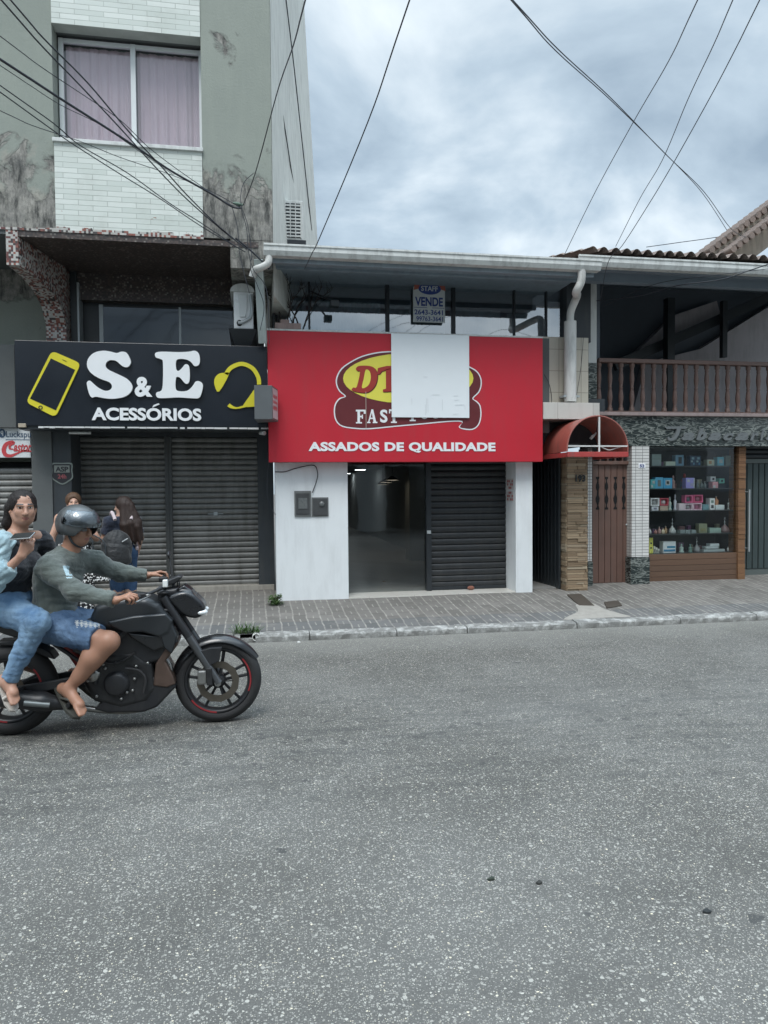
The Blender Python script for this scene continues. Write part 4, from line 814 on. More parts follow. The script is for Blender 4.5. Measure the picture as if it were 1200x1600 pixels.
q0, q1 = kB(402, 514), kB(452, 602); tpx('letter', 'S', q0[0], q0[1], q1[0], q1[1], RS - .0062, white_let, rs, depth=.003, offset=.03)
for a, b in (((668, 500), (730, 578)), ((742, 500), (805, 575))): q0, q1 = kB(*a), kB(*b); tpx('letter', 'O', q0[0], q0[1], q1[0], q1[1], RS - .0062, white_let, rs, depth=.003, offset=.03)
q0, q1 = kB(820, 495), kB(880, 570); tpx('letter', 'D', q0[0], q0[1], q1[0], q1[1], RS - .0062, white_let, rs, depth=.003, offset=.03)
tpx('lettering', 'ASSADOS DE QUALIDADE', 482, 691, 774, 707.5, RS - .0006, white_let, rs, depth=.006, offset=.045, space=1.06)
g = MB(); a, b = kB(304, 395), kB(306, 640); g.box(X(*a, RS), X(*a, RS) + .006, RS - .0162, RS - .0127, Z(*b, RS), Z(*a, RS)); build(g, 'seam_tape', mat('seam', (.5, .42, .36), .5), rs)
# white sheet pasted over the sign
a, b = F(611, 521, RS - .02), F(733, 653, RS - .02); ps = thing('cover_sheet', 'blank white sheet fixed over the middle of the red sign', 'sheet', (a[0], RS - .03, b[2]))
g = MB(); g.grid(lambda u, v: (a[0] + (b[0] - a[0]) * u, RS - .030 - .004 * math.sin(u * 5 + v * 3) * v, b[2] + (a[2] - b[2]) * v), 12, 12); g.box(a[0], b[0], RS - .026, RS - .017, b[2], a[2]); build(g, 'sheet', mat('white_sheet', (.80, .84, .86), .45, var=.03, bump=.05), ps)
g = MB(); rr = random.Random(2); lt = mat('faint_scratches', (.56, .58, .60), .6)
for (cx0, cy0, cx1, cy1) in [(615, 440, 615, 480), (713, 440, 713, 540), (706, 480, 706, 550), (820, 445, 820, 520), (722, 440, 724, 535), (895, 420, 925, 418), (905, 482, 965, 480), (970, 485, 972, 512), (890, 545, 930, 541), (692, 294, 722, 294), (640, 266, 644, 270), (897, 450, 930, 448), (750, 412, 800, 412)]:
    p, q = kB(cx0, cy0), kB(cx1, cy1); P, Q = F(*p, RS - .036), F(*q, RS - .036); g.beam((P[0], RS - .036, P[2]), (Q[0], RS - .036, Q[2] + 1e-4), .0025, .002)
build(g, 'old_tape_marks', lt, ps)

# ------------------------------------------------------------------ window band, roof edge, gutter of the red shop
zs0, zs1 = 3.70, 4.42; wy = .12; xw0, xw1 = .34, X(880, 480, wy)
g = MB(); bars = [X(p, 480, wy) for p in (432, 483, 605, 708, 803, 853)]
for i, b in enumerate(bars): g.box(b - (.026 if i in (2, 3) else .012), b + (.026 if i in (2, 3) else .012), wy - .03, wy + .03, zs0, zs1)
g.box(xw0, xw1, wy - .028, wy + .028, zs0 - .05, zs0 - .001); g.box(xw0, xw1, wy - .028, wy + .028, zs1 + .001, zs1 + .05); wf = build(g, 'window', dark_frame, shop, .003)
ed = [xw0] + bars[1:] + [xw1]
for i in range(len(ed) - 1): build(MB().quad((ed[i], wy, zs0), (ed[i + 1], wy, zs0), (ed[i + 1], wy, zs1), (ed[i], wy, zs1)), 'pane', glass, wf)
blue_grey = mat('reflection_curtain', (.36, .41, .44), .9); build(curtain(bars[1] + .05, bars[2] - .06, wy + .2, zs0, 4.16, .02, .10, 5), 'curtain', blue_grey, wf); build(curtain(bars[0] + .02, bars[1] - .03, wy + .22, zs0, 4.2, .02, .15, 15), 'curtain', blue_grey, wf); build(curtain(bars[3] + .05, bars[4] - .12, wy + .22, zs0, 4.12, .015, .22, 16), 'curtain', blue_grey, wf); build(curtain(bars[4], bars[5], wy + .3, zs0, 4.1, .02, .3, 6), 'curtain', blue_grey, wf); build(curtain(bars[2] + .05, bars[3] - .05, wy + .25, zs0, 4.14, .02, .2, 9), 'curtain', blue_grey, wf)  # curtains added behind the panes to stand in for pale reflections
build(MB().box(bars[1] + .02, xw1 - .1, wy + .9, wy + 1.0, zs0 - .1, 4.6), 'upper_room_wall', mat('dim_wall', (.16, .18, .19), .8), shop)
# pink ledge and cream tiles
g = MB(); g.box(.32, X(470, 520, -.25), -.3, -.02, 3.64, 3.715); build(g, 'ledge', mat('pink_stone', (.46, .33, .30), .7, dirt=.4), shop, .003)
tl0, tl1 = X(849, 580, -.27) - .3, X(919, 580, -.27); zt_ = Z(880, 527, -.27); zl = Z(880, 629, -.27)
build(MB().box(tl0, tl1, -.275, .08, zl, zt_), 'tiled_wall', m_tiles('cream_tile', .32, .29, (.46, .43, .36), (.54, .50, .42), (.28, .25, .21), .004, rough=.45), shop)
build(MB().box(X(849, 640, -.5), X(937, 640, -.5), -.5, .0, Z(890, 655, -.5), Z(890, 629, -.5)), 'marble_ledge', m_tiles('pale_marble', .5, .6, (.45, .45, .42), (.58, .57, .53), (.30, .28, .26), .003, rough=.3), shop, .004)
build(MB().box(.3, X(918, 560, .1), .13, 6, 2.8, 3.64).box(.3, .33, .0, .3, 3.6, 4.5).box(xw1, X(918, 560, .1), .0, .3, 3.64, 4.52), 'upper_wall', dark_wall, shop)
GY = -1.2; gx0, gx1 = X(412, 385, GY), X(941, 410, GY); gz = Z(412, 379, GY)
def gutter(x0, x1, zt, y, par, m, label=None, h=.125, d=.15):
    P = [(y, zt), (y, zt - .02), (y + .012, zt - .028), (y + .012, zt - h * .6), (y + .04, zt - h), (y + d, zt - h), (y + d, zt - .01), (y + d - .01, zt - .01), (y + d - .01, zt - h + .01), (y + .045, zt - h + .01), (y + .022, zt - h * .6), (y + .022, zt - .01), (y + .01, zt)]
    n = len(P); g = MB().add([(x0, a, b) for a, b in P] + [(x1, a, b) for a, b in P], [(i, (i + 1) % n, (i + 1) % n + n, i + n) for i in range(n)] + [tuple(range(n)), tuple(range(2 * n - 1, n - 1, -1))]); return build(g, 'gutter', m, par, 0, label)
gutter(gx0, gx1, gz, GY, shop, off_white)
soff = mat('blue_grey_soffit', (.27, .33, .38), .6, var=.15, dirt=.3)
g = MB(); g.box(gx0 + .03, gx1 - .03, GY + .16, GY + .2, gz - .17, gz - .0); g.box(gx0 + .03, gx1 - .03, GY + .205, GY + .52, gz - .10, gz - .03); g.box(gx0 + .03, gx1 - .03, GY + .525, GY + .58, gz - .13, gz - .03); g.box(gx0 + .03, gx1 - .03, GY + .585, .3, gz - .06, gz - .0)
build(g, 'soffit', soff, shop, .003)
def tiles(x0, x1, y0, y1, z0, slope, per=.148, h=.045, name='roof', par=None, m=None):
    g = MB(); nx = int((x1 - x0) / per * 10); ny = int((y1 - y0) / .3) * 6
    def fn(u, v):
        xx = x0 + (x1 - x0) * u; yy = y0 + (y1 - y0) * v; ph = xx / per; c = abs(math.sin(math.pi * ph)) ** .75; st = (yy - y0) / .3; stp = (st - math.floor(st))
        return (xx + .01 * math.sin(math.floor(st) * 2.1 + math.floor(ph) * 1.7), yy, z0 + slope * (yy - y0) + h * 1.6 * c + .018 * (1 - stp) + .006 * math.sin(math.floor(ph) * 12.9))
    g.grid(fn, nx, ny); o = len(g.v); return build(g, name, m, par)
t = NT('clay_tiles'); p = t.pos(); c = t.mix(t.noise(p, 2.5, 6, .65), (.17, .12, .10), (.27, .22, .19)); c = t.mix(t.math('MULTIPLY', t.ramp(t.noise(p, 9, 6, .7), [(.45, 0.0), (.7, 1.0)]), .7), c, (.10, .095, .09)); t.base(c); t.rough(.9); t.bump(t.noise(p, 50, 4), .5, .006); clay_t = t.m
tiles(.35, gx1, GY + .12, 5, gz - .06, .2, par=shop, m=clay_t)
# downpipes
g = MB(); a = F(414, 392, GY + .08); b = F(402, 401, -.75)
g.tube(catmull([(gx0 + .06, GY + .08, gz - .1), (gx0 + .05, GY + .08, gz - .2), (gx0 - .02, GY + .12, gz - .24), (gx0 - .1, -.98, gz - .25), (gx0 - .13, -.95, gz - .32)], 5, False), .042, 12); build(g, 'gutter_elbow', white_pvc, shop)
b0, b1 = F(404, 405, -.93), F(411, 536, -.62); g = MB().beam((b0[0], -.93, b0[2]), (b1[0], -.62, b1[2]), .10, .10); build(g, 'flat_downpipe', mat('grey_green_duct', (.38, .43, .42), .5, dirt=.4), shop, .006)
p1, p2 = F(909, 423, GY + .08), F(893, 480, -.42); g = MB().tube(catmull([(p1[0], GY + .08, gz - .11), (p1[0], GY + .1, gz - .25), (p1[0] - .02, GY + .2, gz - .36), (p2[0] + .02, -.55, p2[2] + .12), (p2[0], -.40, p2[2] - .05), (p2[0], -.38, p2[2] - .2)], 5, False), .05, 12); g.cyl((p2[0], -.38, p2[2] - .18), (p2[0], -.38, Z(893, 628, -.38)), .082, n=18); build(g, 'downpipe', white_pvc, shop)
build(MB().box(p2[0] - .11, p2[0] + .12, -.42, -.28, Z(893, 621, -.38), Z(893, 618, -.38)), 'pipe_clamp', grey_alu, shop)

# ------------------------------------------------------------------ entrance passage, awning, stone pillar
tob = thing('corner_house', 'two storey house with timber balcony over a tobacconist shop on the right', 'building', (6.4, .1, 0))
NY = -.25
# pavement-level passage
pxl, pxr = X(833, 830, .2), X(886, 850, NY)
build(MB().box(xp1 + .02, pxr, .0, 4, .08, .215), 'passage_floor', mat('grey_floor', (.26, .26, .25), .6), tob)
build(MB().box(xp1 + .002, xp1 + .07, .162, 4, .1, 2.6).box(pxr + .0, pxr + .12, NY + .5, 4, .1, 2.6).box(xp1, pxr + .1, 4, 4.1, .1, 2.6), 'passage_wall', mat('passage_grey', (.17, .18, .18), .7), tob)
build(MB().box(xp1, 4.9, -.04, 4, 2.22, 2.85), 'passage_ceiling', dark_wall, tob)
gt = MB(); gx = X(850, 850, 1.0); gate_x = pxr - .02
for i in range(9): gt.box(gate_x - .035 - .05 * i / 8, gate_x - .005 - .05 * i / 8, -.1 + i * .11, -.1 + i * .11 + .1, .2, 2.2)
build(gt, 'open_gate', black_paint, tob, .003)
# stacked-stone pillar
sp0, sp1 = X(886, 830, NY), X(918, 830, NY); zt_ = Z(900, 708, NY); g = MB(); z = .12; rr = random.Random(11)
while z < zt_:
    h = rr.uniform(.022, .05); xx = sp0
    while xx < sp1 - .01:
        w_ = rr.uniform(.1, .3); x2 = min(xx + w_, sp1); g.box(xx + .0015, x2 - .0015, NY - rr.uniform(0, .02), NY + .3, z + .0015, min(z + h, zt_) - .0015); xx = x2
    yy = NY + .001
    z += h
z = .12
while z < zt_:
    h = rr.uniform(.022, .05); g.box(sp0 - rr.uniform(.004, .02), sp0 - .001, NY + .004, NY + .32, z + .0015, min(z + h, zt_) - .0015); z += h
build(g, 'stone_pillar', m_island('ledge_stone', [(0, (.20, .14, .085)), (.3, (.34, .25, .16)), (.6, (.42, .32, .21)), (.85, (.27, .19, .12)), (1, (.46, .38, .27))], .75, .6, (1, 1, 2), 20, .5), tob, .002)
text('house_number', '193', X(898, 748, NY), X(913, 748, NY), Z(905, 753, NY), Z(905, 742, NY), NY - .022, .01, dark_frame, tob, offset=.03)
wt = m_tiles('white_strip_tile', .105, .042, (.60, .60, .58), (.68, .68, .66), (.16, .16, .16), .0035, rough=.25)
DY = .12
build(MB().box(X(918.5, 800, DY - .1), X(925, 800, DY - .1), DY - .1, DY + .2, Z(920, 877, DY - .1), 2.16), 'tile_strip', wt, tob); build(MB().box(X(918.5, 800, DY - .1), X(926, 800, DY - .1), DY - .11, DY + .2, .12, Z(920, 878, DY - .1)), 'marble_plinth', marble, tob)
build(MB().box(sp0 + .002, sp1 - .004, NY + .006, NY + .5, .1, zt_ - .03), 'pillar_core', grey_con, tob)
# brown door with baluster cut-outs
dx0, dx1 = X(925.5, 800, DY), X(983, 800, DY); dz0, dz1 = .235, Z(955, 726, DY); dr = thing('x', 'x', 'x', (0, 0, 0)); bpy.data.objects.remove(dr)
door = build(MB().box(dx0, dx1, DY + .02, DY + .06, dz0, dz1), 'door', brown_wood, tob)
nb = 6; g = MB()
cut_c = [dx0 + (dx1 - dx0) * k for k in (.14, .38, .62, .85)]
def planks():
    e = [dx0 + (dx1 - dx0) * i / nb for i in range(nb + 1)]
    for i in range(nb): g.box(e[i] + .003, e[i + 1] - .003, DY, DY + .0195, dz0, dz1)
planks(); build(g, 'planks', brown_wood, door, .004)
prof = [(0, .030), (.03, .030), (.05, .012), (.09, .008), (.16, .030), (.22, .034), (.28, .014), (.36, .010), (.42, .030), (.48, .026), (.54, .008), (.58, .012), (.60, .028), (.63, .028)]
zt2, zb2 = Z(955, 745, DY), Z(955, 796, DY)
for c_ in cut_c:
    P = [(c_ - w_ * .9, zb2 + (zt2 - zb2) * k / .63) for k, w_ in prof] + [(c_ + w_ * .9, zb2 + (zt2 - zb2) * k / .63) for k, w_ in reversed(prof)]; build(MB().prism(P, DY - .0035, DY - .001), 'cut_out', mat('void_black', (.006, .007, .008), .9, bump=0), door)
build(MB().lathe((X(979, 820, DY), DY, Z(979, 820, DY)), [(.001, -.012), (.014, -.012), (.016, 0)], 'Y', 12), 'lock', grey_alu, door)
dlz = Z(955, 722, DY); build(MB().box(dx0 - .02, dx1 + .05, DY - .05, DY + .1, dz1 + .001, dz1 + .05), 'door_head', brown_wood, tob, .004)
g = MB()
for i in range(6): a = dx0 + (dx1 - dx0) * i / 5; g.box(a - .012, a + .012, DY - .02, DY + .05, dz1 + .052, dz1 + .19)
build(g, 'vent_bars', brown_wood, tob); build(MB().box(dx0 - .1, dx1 + .1, DY + .1, DY + .2, dz0, 2.6), 'door_backing', black_paint, tob)
# tiled pillar with number plate
tx0, tx1 = X(990, 780, -.02), X(1014, 780, -.02); build(MB().box(tx0 - .03, tx1, -.025, .4, Z(1000, 870, -.02), Z(1080, 697, -.02) - .001), 'tile_pillar', wt, tob); build(MB().box(tx0 - .05, tx1 + .008, -.035, .4, .12, Z(1000, 871, -.02)), 'marble_plinth', marble, tob, .004)
q = F(1003, 728, -.03); npz = thing('number_plate', 'small white enamel number plate reading 52 on the tiled pillar', 'plate', (q[0], -.03, q[2])); build(MB().box(q[0] - .055, q[0] + .055, -.032, -.023, q[2] - .035, q[2] + .035), 'plate', white_let, npz, .004)
text('digits', '52', q[0] - .035, q[0] + .035, q[2] - .022, q[2] + .022, -.0322, .003, mat('blue_ink', (.03, .06, .22), .5), npz, offset=.03)
# red barrel awning
AY0, AY1 = -.95, .0
ax0, ax1 = X(886, 700, AY0), X(981, 700, AY0); az0 = Z(930, 714, AY0); az1 = Z(937, 650, AY0); awn = thing('awning', 'faded red barrel shaped awning over the brown door and passage', 'awning', ((ax0 + ax1) / 2, AY0, az0)); hw = (ax1 - ax0) / 2; xc_ = (ax0 + ax1) / 2; dxl = X(852, 690, AY1) - X(886, 690, AY0)
redp = mat('red_polycarbonate', (.40, .11, .085), .35, var=.25, vs=3, dirt=.5)
g = MB()
def aw(u, v):   # arch, drawn back towards the wall and to the left (the awning stands askew over the passage)
    th = math.pi * (1 - u); r = 1 - .0 * v; return (xc_ + math.cos(th) * hw + dxl * .55 * v, AY0 + (AY1 - AY0) * v, az0 + .07 + math.sin(th) ** .9 * (az1 - az0 - .07))
g.grid(aw, 28, 8)
def aw2(u, v): q = aw(u, v); return (xc_ + dxl * .55 * v + (q[0] - xc_ - dxl * .55 * v) * .985, q[1], az0 + .07 + (q[2] - az0 - .07) * .985)
g.grid(aw2, 28, 8); build(g, 'canopy', redp, awn)
fm = mat('white_steel', (.6, .6, .58), .4, dirt=.3); build(MB().tube([Vector(aw(i / 28, 0)) for i in range(29)], .010, 6), 'arch_frame', mat('rusty_red', (.30, .10, .08), .6), awn)
build(MB().box(ax0, ax1, AY0 - .02, AY0 + .02, az0 - .0, az0 + .065).box(ax0 + .0, ax0 + .03, AY0 + .02, AY1, az0 + .0, az0 + .06).box(ax1 - .03, ax1, AY0 + .02, AY1, az0, az0 + .06), 'front_rail', mat('red_rail', (.38, .05, .045), .5, dirt=.4), awn, .004)
xm_ = X(936, 690, AY0); build(MB().box(xm_ - .010, xm_ + .010, AY0 - .01, AY0 + .01, az0 + .066, az1 - .012), 'upright', fm, awn); zc_ = Z(936, 697, AY0); build(MB().box(ax0 + .01, xm_ - .011, AY0 - .01, AY0 + .01, zc_ - .009, zc_ + .009).box(xm_ + .011, ax1 - .01, AY0 - .01, AY0 + .01, zc_ - .009, zc_ + .009), 'crossbar', fm, awn)
build(MB().tube(catmull([(xm_ + .03, AY0, zc_ - .01), (xm_ + .14, AY0 + .01, zc_ - .05), (xm_ + .26, AY0 + .02, zc_ - .02), (xm_ + .33, AY0, zc_)], 5, False), .007, 6), 'loose_wire', fm, awn)
q = F(926, 682, -.6); lampt = thing('bulb_lamp', 'white bulb lamp hanging under the red awning', 'lamp', (q[0], -.6, q[2])); build(MB().tube([(q[0] - .03, -.6, q[2] - .03), (q[0], -.6, q[2]), (q[0] + .03, -.6, q[2] + .025), (q[0] + .05, -.6, q[2] + .05)], .02, 10, rs=[.018, .022, .014, .008]), 'bulb', off_white, lampt); build(MB().cyl((q[0] + .05, -.6, q[2] + .05), (q[0] + .09, -.58, az1 - .02), .006, n=6), 'cord', wire_m, lampt)

# ------------------------------------------------------------------ tobacconist shopfront
TY = .1; fx0 = X(940, 670, TY - .12); fz0, fz1 = Z(1080, 697, TY - .12), Z(1080, 651, TY - .12)
build(MB().box(4.72, 10, TY - .12, .3, fz0, fz1), 'marble_fascia', marble, tob, .004)
build(MB().box(4.72, 10, TY - .19, .25, fz1 + .001, fz1 + .05), 'balcony_edge', mat('pinkish_sill', (.33, .26, .25), .6, dirt=.5), tob, .006)
# window recess
wx0, wx1 = tx1, X(1152, 780, TY + .05); wz0, wz1 = Z(1080, 865, TY), fz0 - .001; bz = Z(1080, 909, TY)
t_pl = m_island('dark_planks', [(0, (.10, .055, .035)), (.5, (.16, .09, .055)), (1, (.12, .07, .045))], .6, .4, (.6, 1, 6), 9, .8)
g = MB()
for i in range(5): a = bz + (wz0 - bz) * i / 5; g.box(wx0 + .01, X(1162, 880, TY), TY - .0, TY + .1, a + .002, a + (wz0 - bz) / 5 - .002)
build(g, 'base_panel', t_pl, tob, .003); build(MB().box(wx0 + .009, 10, TY - .06, TY + .2, .12, bz - .002), 'threshold', mat('pale_threshold', (.33, .33, .32), .6, dirt=.4), tob, .004)
cab = mat('cabinet_dark', (.05, .053, .056), .6); SD = .55
g = MB(); g.box(wx0, wx1, TY + SD, TY + SD + .05, wz0 - .3, 2.6); g.box(wx0 - .0, wx0 + .02, TY + .05, TY + SD, wz0, wz1); g.box(wx1 - .02, wx1, TY + .06, TY + SD, wz0, wz1); g.box(wx0, wx1, TY + .06, TY + SD, wz1 - .03, wz1); build(g, 'cabinet', cab, tob)
shy = [wz0 + .002] + [Z(1080, y, TY + .2) for y in (833, 797, 763, 728)]
for z in shy: build(MB().box(wx0 + .021, wx1 - .021, TY + .09, TY + SD - .01, z - .014, z), 'shelf', mat('shelf_edge', (.05, .055, .055), .4), tob)
build(MB().quad((wx0, TY + .03, wz0), (wx1, TY + .03, wz0), (wx1, TY + .03, wz1), (wx0, TY + .03, wz1)), 'display_glass', clear_glass, tob)
g = MB(); z = bz; rr = random.Random(5); px0_, px1_ = X(1152, 780, TY), X(1163, 780, TY)
while z < fz0 - .01: h = rr.uniform(.03, .06); g.box(px0_, px1_, TY - .02 - rr.uniform(0, .012), TY + .2, z + .001, min(z + h, fz0) - .001); z += h
build(g, 'stone_post', m_island('orange_stone', [(0, (.16, .075, .035)), (.5, (.25, .13, .06)), (1, (.20, .10, .05))], .7, .5, (1, 1, 1), 20, .5), tob, .002)
# ribbed metal door and handle
g = MB(); x = px1_ + .01
rib = MB()
while x < 9.9: rib.box(x, x + .085, TY + .22, TY + .26, .35, 1.95); rib.box(x + .086, x + .098, TY + .25, TY + .28, .35, 1.95); x += .1
dd = build(rib, 'shop_door', mat('green_grey_metal', (.055, .075, .075), .5, .3, .2), tob, .004)
build(MB().box(px1_, 10, TY + .23, TY + .3, .14, .345).box(px1_, 10, TY + .21, TY + .3, 1.955, 2.02), 'door_rail', mat('green_grey_light', (.11, .13, .125), .5, .2), dd); build(MB().box(px1_, 10, TY + .32, TY + .5, .1, 2.3), 'door_backing', dark_wall, tob)
hx = X(1172, 800, TY + .1); build(MB().cyl((hx, TY + .12, Z(1172, 862, TY + .1)), (hx, TY + .12, Z(1172, 765, TY + .1)), .014).cyl((hx, TY + .12, Z(1172, 858, TY)), (hx, TY + .24, Z(1172, 858, TY)), .01).cyl((hx, TY + .12, Z(1172, 769, TY)), (hx, TY + .24, Z(1172, 769, TY)), .01), 'handle', grey_alu, dd)
shutter('shutter_box', px1_, 10, 2.03, 2.24, TY + .2, .07, dark_frame, tob)
# raised script name on the fascia
tn = thing('fascia_lettering', 'dark raised script letters reading Tabacaria on the marble fascia', 'sign', (X(1042, 690, TY - .13), TY - .13, Z(1042, 690, TY - .13)))
charc = mat('charcoal_letter', (.15, .165, .17), .4); kC = lambda a, b: (1020 + a * .15, 640 + b * .15); LYY = TY - .122
for ch, a, b, c_, d_ in [('a', 290, 240, 425, 322), ('b', 440, 195, 552, 322), ('a', 565, 240, 700, 322), ('c', 722, 245, 832, 322), ('a', 845, 240, 985, 322), ('r', 1000, 240, 1090, 322), ('i', 1105, 205, 1150, 322), ('a', 1165, 240, 1300, 322)]:
    q0, q1 = kC(a, b), kC(c_, d_); tpx('letter', ch, q0[0], q0[1], q1[0], q1[1], LYY, charc, tn, depth=.03, offset=.05, shear=.35)
g = MB(); stroke(g, [kC(*q) for q in [(130, 200), (160, 190), (330, 188)]], LYY, .035, .03); stroke(g, [kC(*q) for q in [(262, 195), (240, 260), (205, 305), (160, 310), (150, 285)]], LYY, .05, .031, ws=[.06, .055, .04, .035, .03]); build(g, 'letter', charc, tn)

# ------------------------------------------------------------------ balcony
bf = fz1 + .05; BX0 = X(933, 600, TY)
rail = thing('balustrade', 'turned brown timber balustrade of the balcony above the tobacconist', 'balustrade', (BX0, TY, bf))
hz = Z(1000, 565, TY); bal_m = mat('baluster_wood', (.155, .095, .078), .5, var=.2, dirt=.35); build(MB().box(BX0, 10, TY - .06, TY + .06, hz - .03, hz + .03), 'handrail', bal_m, rail, .008); build(MB().box(BX0, 10, TY - .05, TY + .05, bf + .001, bf + .03), 'bottom_rail', bal_m, rail, .004)
b0, b1 = bf + .03, hz - .03; H = b1 - b0; bp = [(.045, 0), (.045, .07), (.030, .075), (.036, .10), (.030, .12), (.028, .14), (.042, .24), (.044, .30), (.034, .42), (.026, .47), (.038, .49), (.026, .51), (.036, .60), (.043, .68), (.036, .78), (.028, .84), (.036, .87), (.028, .90), (.045, .93), (.045, 1)]
pitch = (X(1185, 600, TY) - X(953, 600, TY)) / 14.0; base0 = X(953, 600, TY); first = None
for i in range(-1, 25):
    xx = base0 + i * pitch
    if first is None: first = build(MB().lathe((xx, TY, b0), [(r * .82, h * H) for r, h in bp], 'Z', 12), 'baluster', bal_m, rail)
    else: o = first.copy(); col.objects.link(o); o.parent = rail; o.location = first.location + Vector(((i + 1) * pitch, 0, 0))
build(MB().box(4.72, 10, .26, 3.0, bf - .2, bf - .002), 'balcony_floor', grey_con, tob)
cpx0, cpx1 = X(919.5, 500, TY - .05), X(932.5, 500, TY - .05); ctop = Z(926, 425, TY - .05); cmid = Z(926, 567, TY - .05); build(MB().box(cpx0, cpx1, TY - .05, TY + .1, cmid, ctop + .25), 'white_post', off_white, tob, .004); build(MB().box(cpx0, cpx1, TY - .055, TY + .1, bf - .02, cmid - .001), 'marble_post', marble, tob)
build(MB().box(cpx0 + .02, BX0 + .1, TY + .12, 3.2, bf, 4.8), 'balcony_side_wall', mat('slate_wall', (.11, .13, .155), .7), tob)
mauve = mat('mauve_wall', (.46, .43, .44), .8, var=.1, dirt=.3); bky = 2.8
build(MB().box(BX0 + .1, 10, bky, bky + .2, bf, 5.3), 'balcony_back_wall', mat('slate_wall', None), tob)
g = MB(); P = [(X(a, b, 2.6), Z(a, b, 2.6)) for a, b in [(1010, 566), (1095, 545), (1200, 480), (1290, 430), (1290, 660), (990, 660), (990, 640)]]; g.prism(P, 2.6, 2.79); P = [(X(a, b, 2.6), Z(a, b, 2.6)) for a, b in [(1055, 492), (1120, 470), (1128, 500), (1058, 535), (985, 566), (1000, 545)]]; g.prism(P, 2.6, 2.79); P = [(X(a, b, 2.6), Z(a, b, 2.6)) for a, b in [(1140, 466), (1290, 420), (1290, 412), (1140, 462)]]; build(g, 'pale_gable_wall', mauve, tob)
g = MB(); a, b = F(960, 572, 2.4), F(1300, 420, 2.4); g.beam((a[0], 2.4, a[2]), (b[0], 2.4, b[2]), .1, .17); a, b = F(1072, 470, 2.4), F(1072, 480, 2.4); g.box(X(1041, 560, 2.2), X(1052, 560, 2.2), 2.15, 2.3, bf, 4.9); g.box(X(1130, 480, 2.2), X(1137, 480, 2.2), 2.2, 2.3, 3.9, 4.9); build(g, 'roof_beam', black_paint, tob)
# roof
RGY = -1.0; rz = Z(945, 399, RGY); rx0 = X(938, 400, RGY)
gutter(X(905, 400, RGY), 10.5, rz, RGY, tob, off_white, h=.13)
g = MB(); g.hexa([(rx0 - .05, RGY + .16, rz - .14), (10.5, RGY + .16, rz - .14), (10.5, 3.0, rz + .75), (rx0 - .05, 3.0, rz + .75)], [(rx0 - .05, RGY + .16, rz - .04), (10.5, RGY + .16, rz - .04), (10.5, 3.0, rz + .85), (rx0 - .05, 3.0, rz + .85)]); g.box(rx0 - .03, 10.5, RGY + .5, RGY + .62, rz - .18, rz + .1); build(g, 'roof_soffit', mat('slate_soffit', (.20, .24, .28), .7, var=.15), tob)
tiles(X(925, 395, RGY), 10.5, RGY + .03, 3.2, rz + .02, .22, .150, .05, 'tiled_roof', tob, clay_t)
# the taller gable edge rising to the right
a, b = F(1108, 392, .6), F(1202, 322, .6); d = np.array([b[0] - a[0], 0, b[2] - a[2]]); L = np.linalg.norm(d); d /= L; nrm_ = np.array([-d[2], 0, d[0]])
g = MB(); n = int(3.4 / .12)
for i in range(n):
    c_ = a + d * (i * .12); g.tube([c_ + np.array([0, -.08, 0]), c_ + np.array([0, .5, 0])], .050, 12)
g2 = MB(); e_ = a + d * 3.4; g2.add([a + np.array([0, -.02, 0]), e_ + np.array([0, -.02, 0]), e_ - nrm_ * .5 + np.array([0, -.02, 0]), a - nrm_ * .5 + np.array([0, -.02, 0]), a + np.array([0, .1, 0]), e_ + np.array([0, .1, 0]), e_ - nrm_ * .5 + np.array([0, .1, 0]), a - nrm_ * .5 + np.array([0, .1, 0])], [(0, 3, 2, 1), (4, 5, 6, 7), (0, 1, 5, 4), (2, 3, 7, 6), (1, 2, 6, 5), (0, 4, 7, 3)])
build(g, 'gable_tiles', clay_t, tob); build(g2, 'gable_board', mat('cream_board', (.42, .37, .30), .7, dirt=.5), tob)
a2 = F(1140, 392, .2); g = MB()
for i in range(n): c_ = a2 + d * (i * .12); g.tube([c_ + np.array([0, -.1, 0]), c_ + np.array([0, .4, 0])], .048, 12)
build(g, 'gable_tiles', clay_t, tob)
# ------------------------------------------------------------------ the motorcycle
BY = -4.48
def kE(a, b): return (a * .35, 740 + b * .35)
def kF(a, b): return (200 + a * .18333, 880 + b * .18333)
def W(p, Y=BY): q = F(p[0], p[1], Y); return (float(q[0]), float(q[2]))
def W3(p, Y=BY): q = F(p[0], p[1], Y); return (float(q[0]), Y, float(q[2]))
gloss = mat('gloss_black', (.012, .013, .015), .3, var=.3, bump=.02, coat=.3); satin = mat('satin_black', (.020, .021, .024), .42, .1, .3, bump=.1, dirt=.15)
tank_g = mat('tank_grey_black', (.030, .034, .038), .40, .3, .2, bump=.02, coat=.15); rubber = mat('tyre_rubber', (.022, .022, .023), .75, var=.3, bump=.4, bs=120)
steel = mat('worn_steel', (.33, .33, .32), .35, .9, .25, 30); dsteel = mat('dark_engine', (.045, .046, .048), .45, .6, .5, 25, .3); bronze = mat('bronze_radiator', (.11, .075, .06), .45, .4, .3, 20)
redst = mat('rim_red', (.26, .025, .03), .4); chrome = mat('chrome', (.6, .6, .6), .12, 1, .1)
bike = thing('motorcycle', 'black naked motorcycle with two riders passing on the road', 'motorcycle', (-.92, BY, 0))
FX, FZ, RX_, RZ, R0 = -.245, .297, -1.60, .305, .297
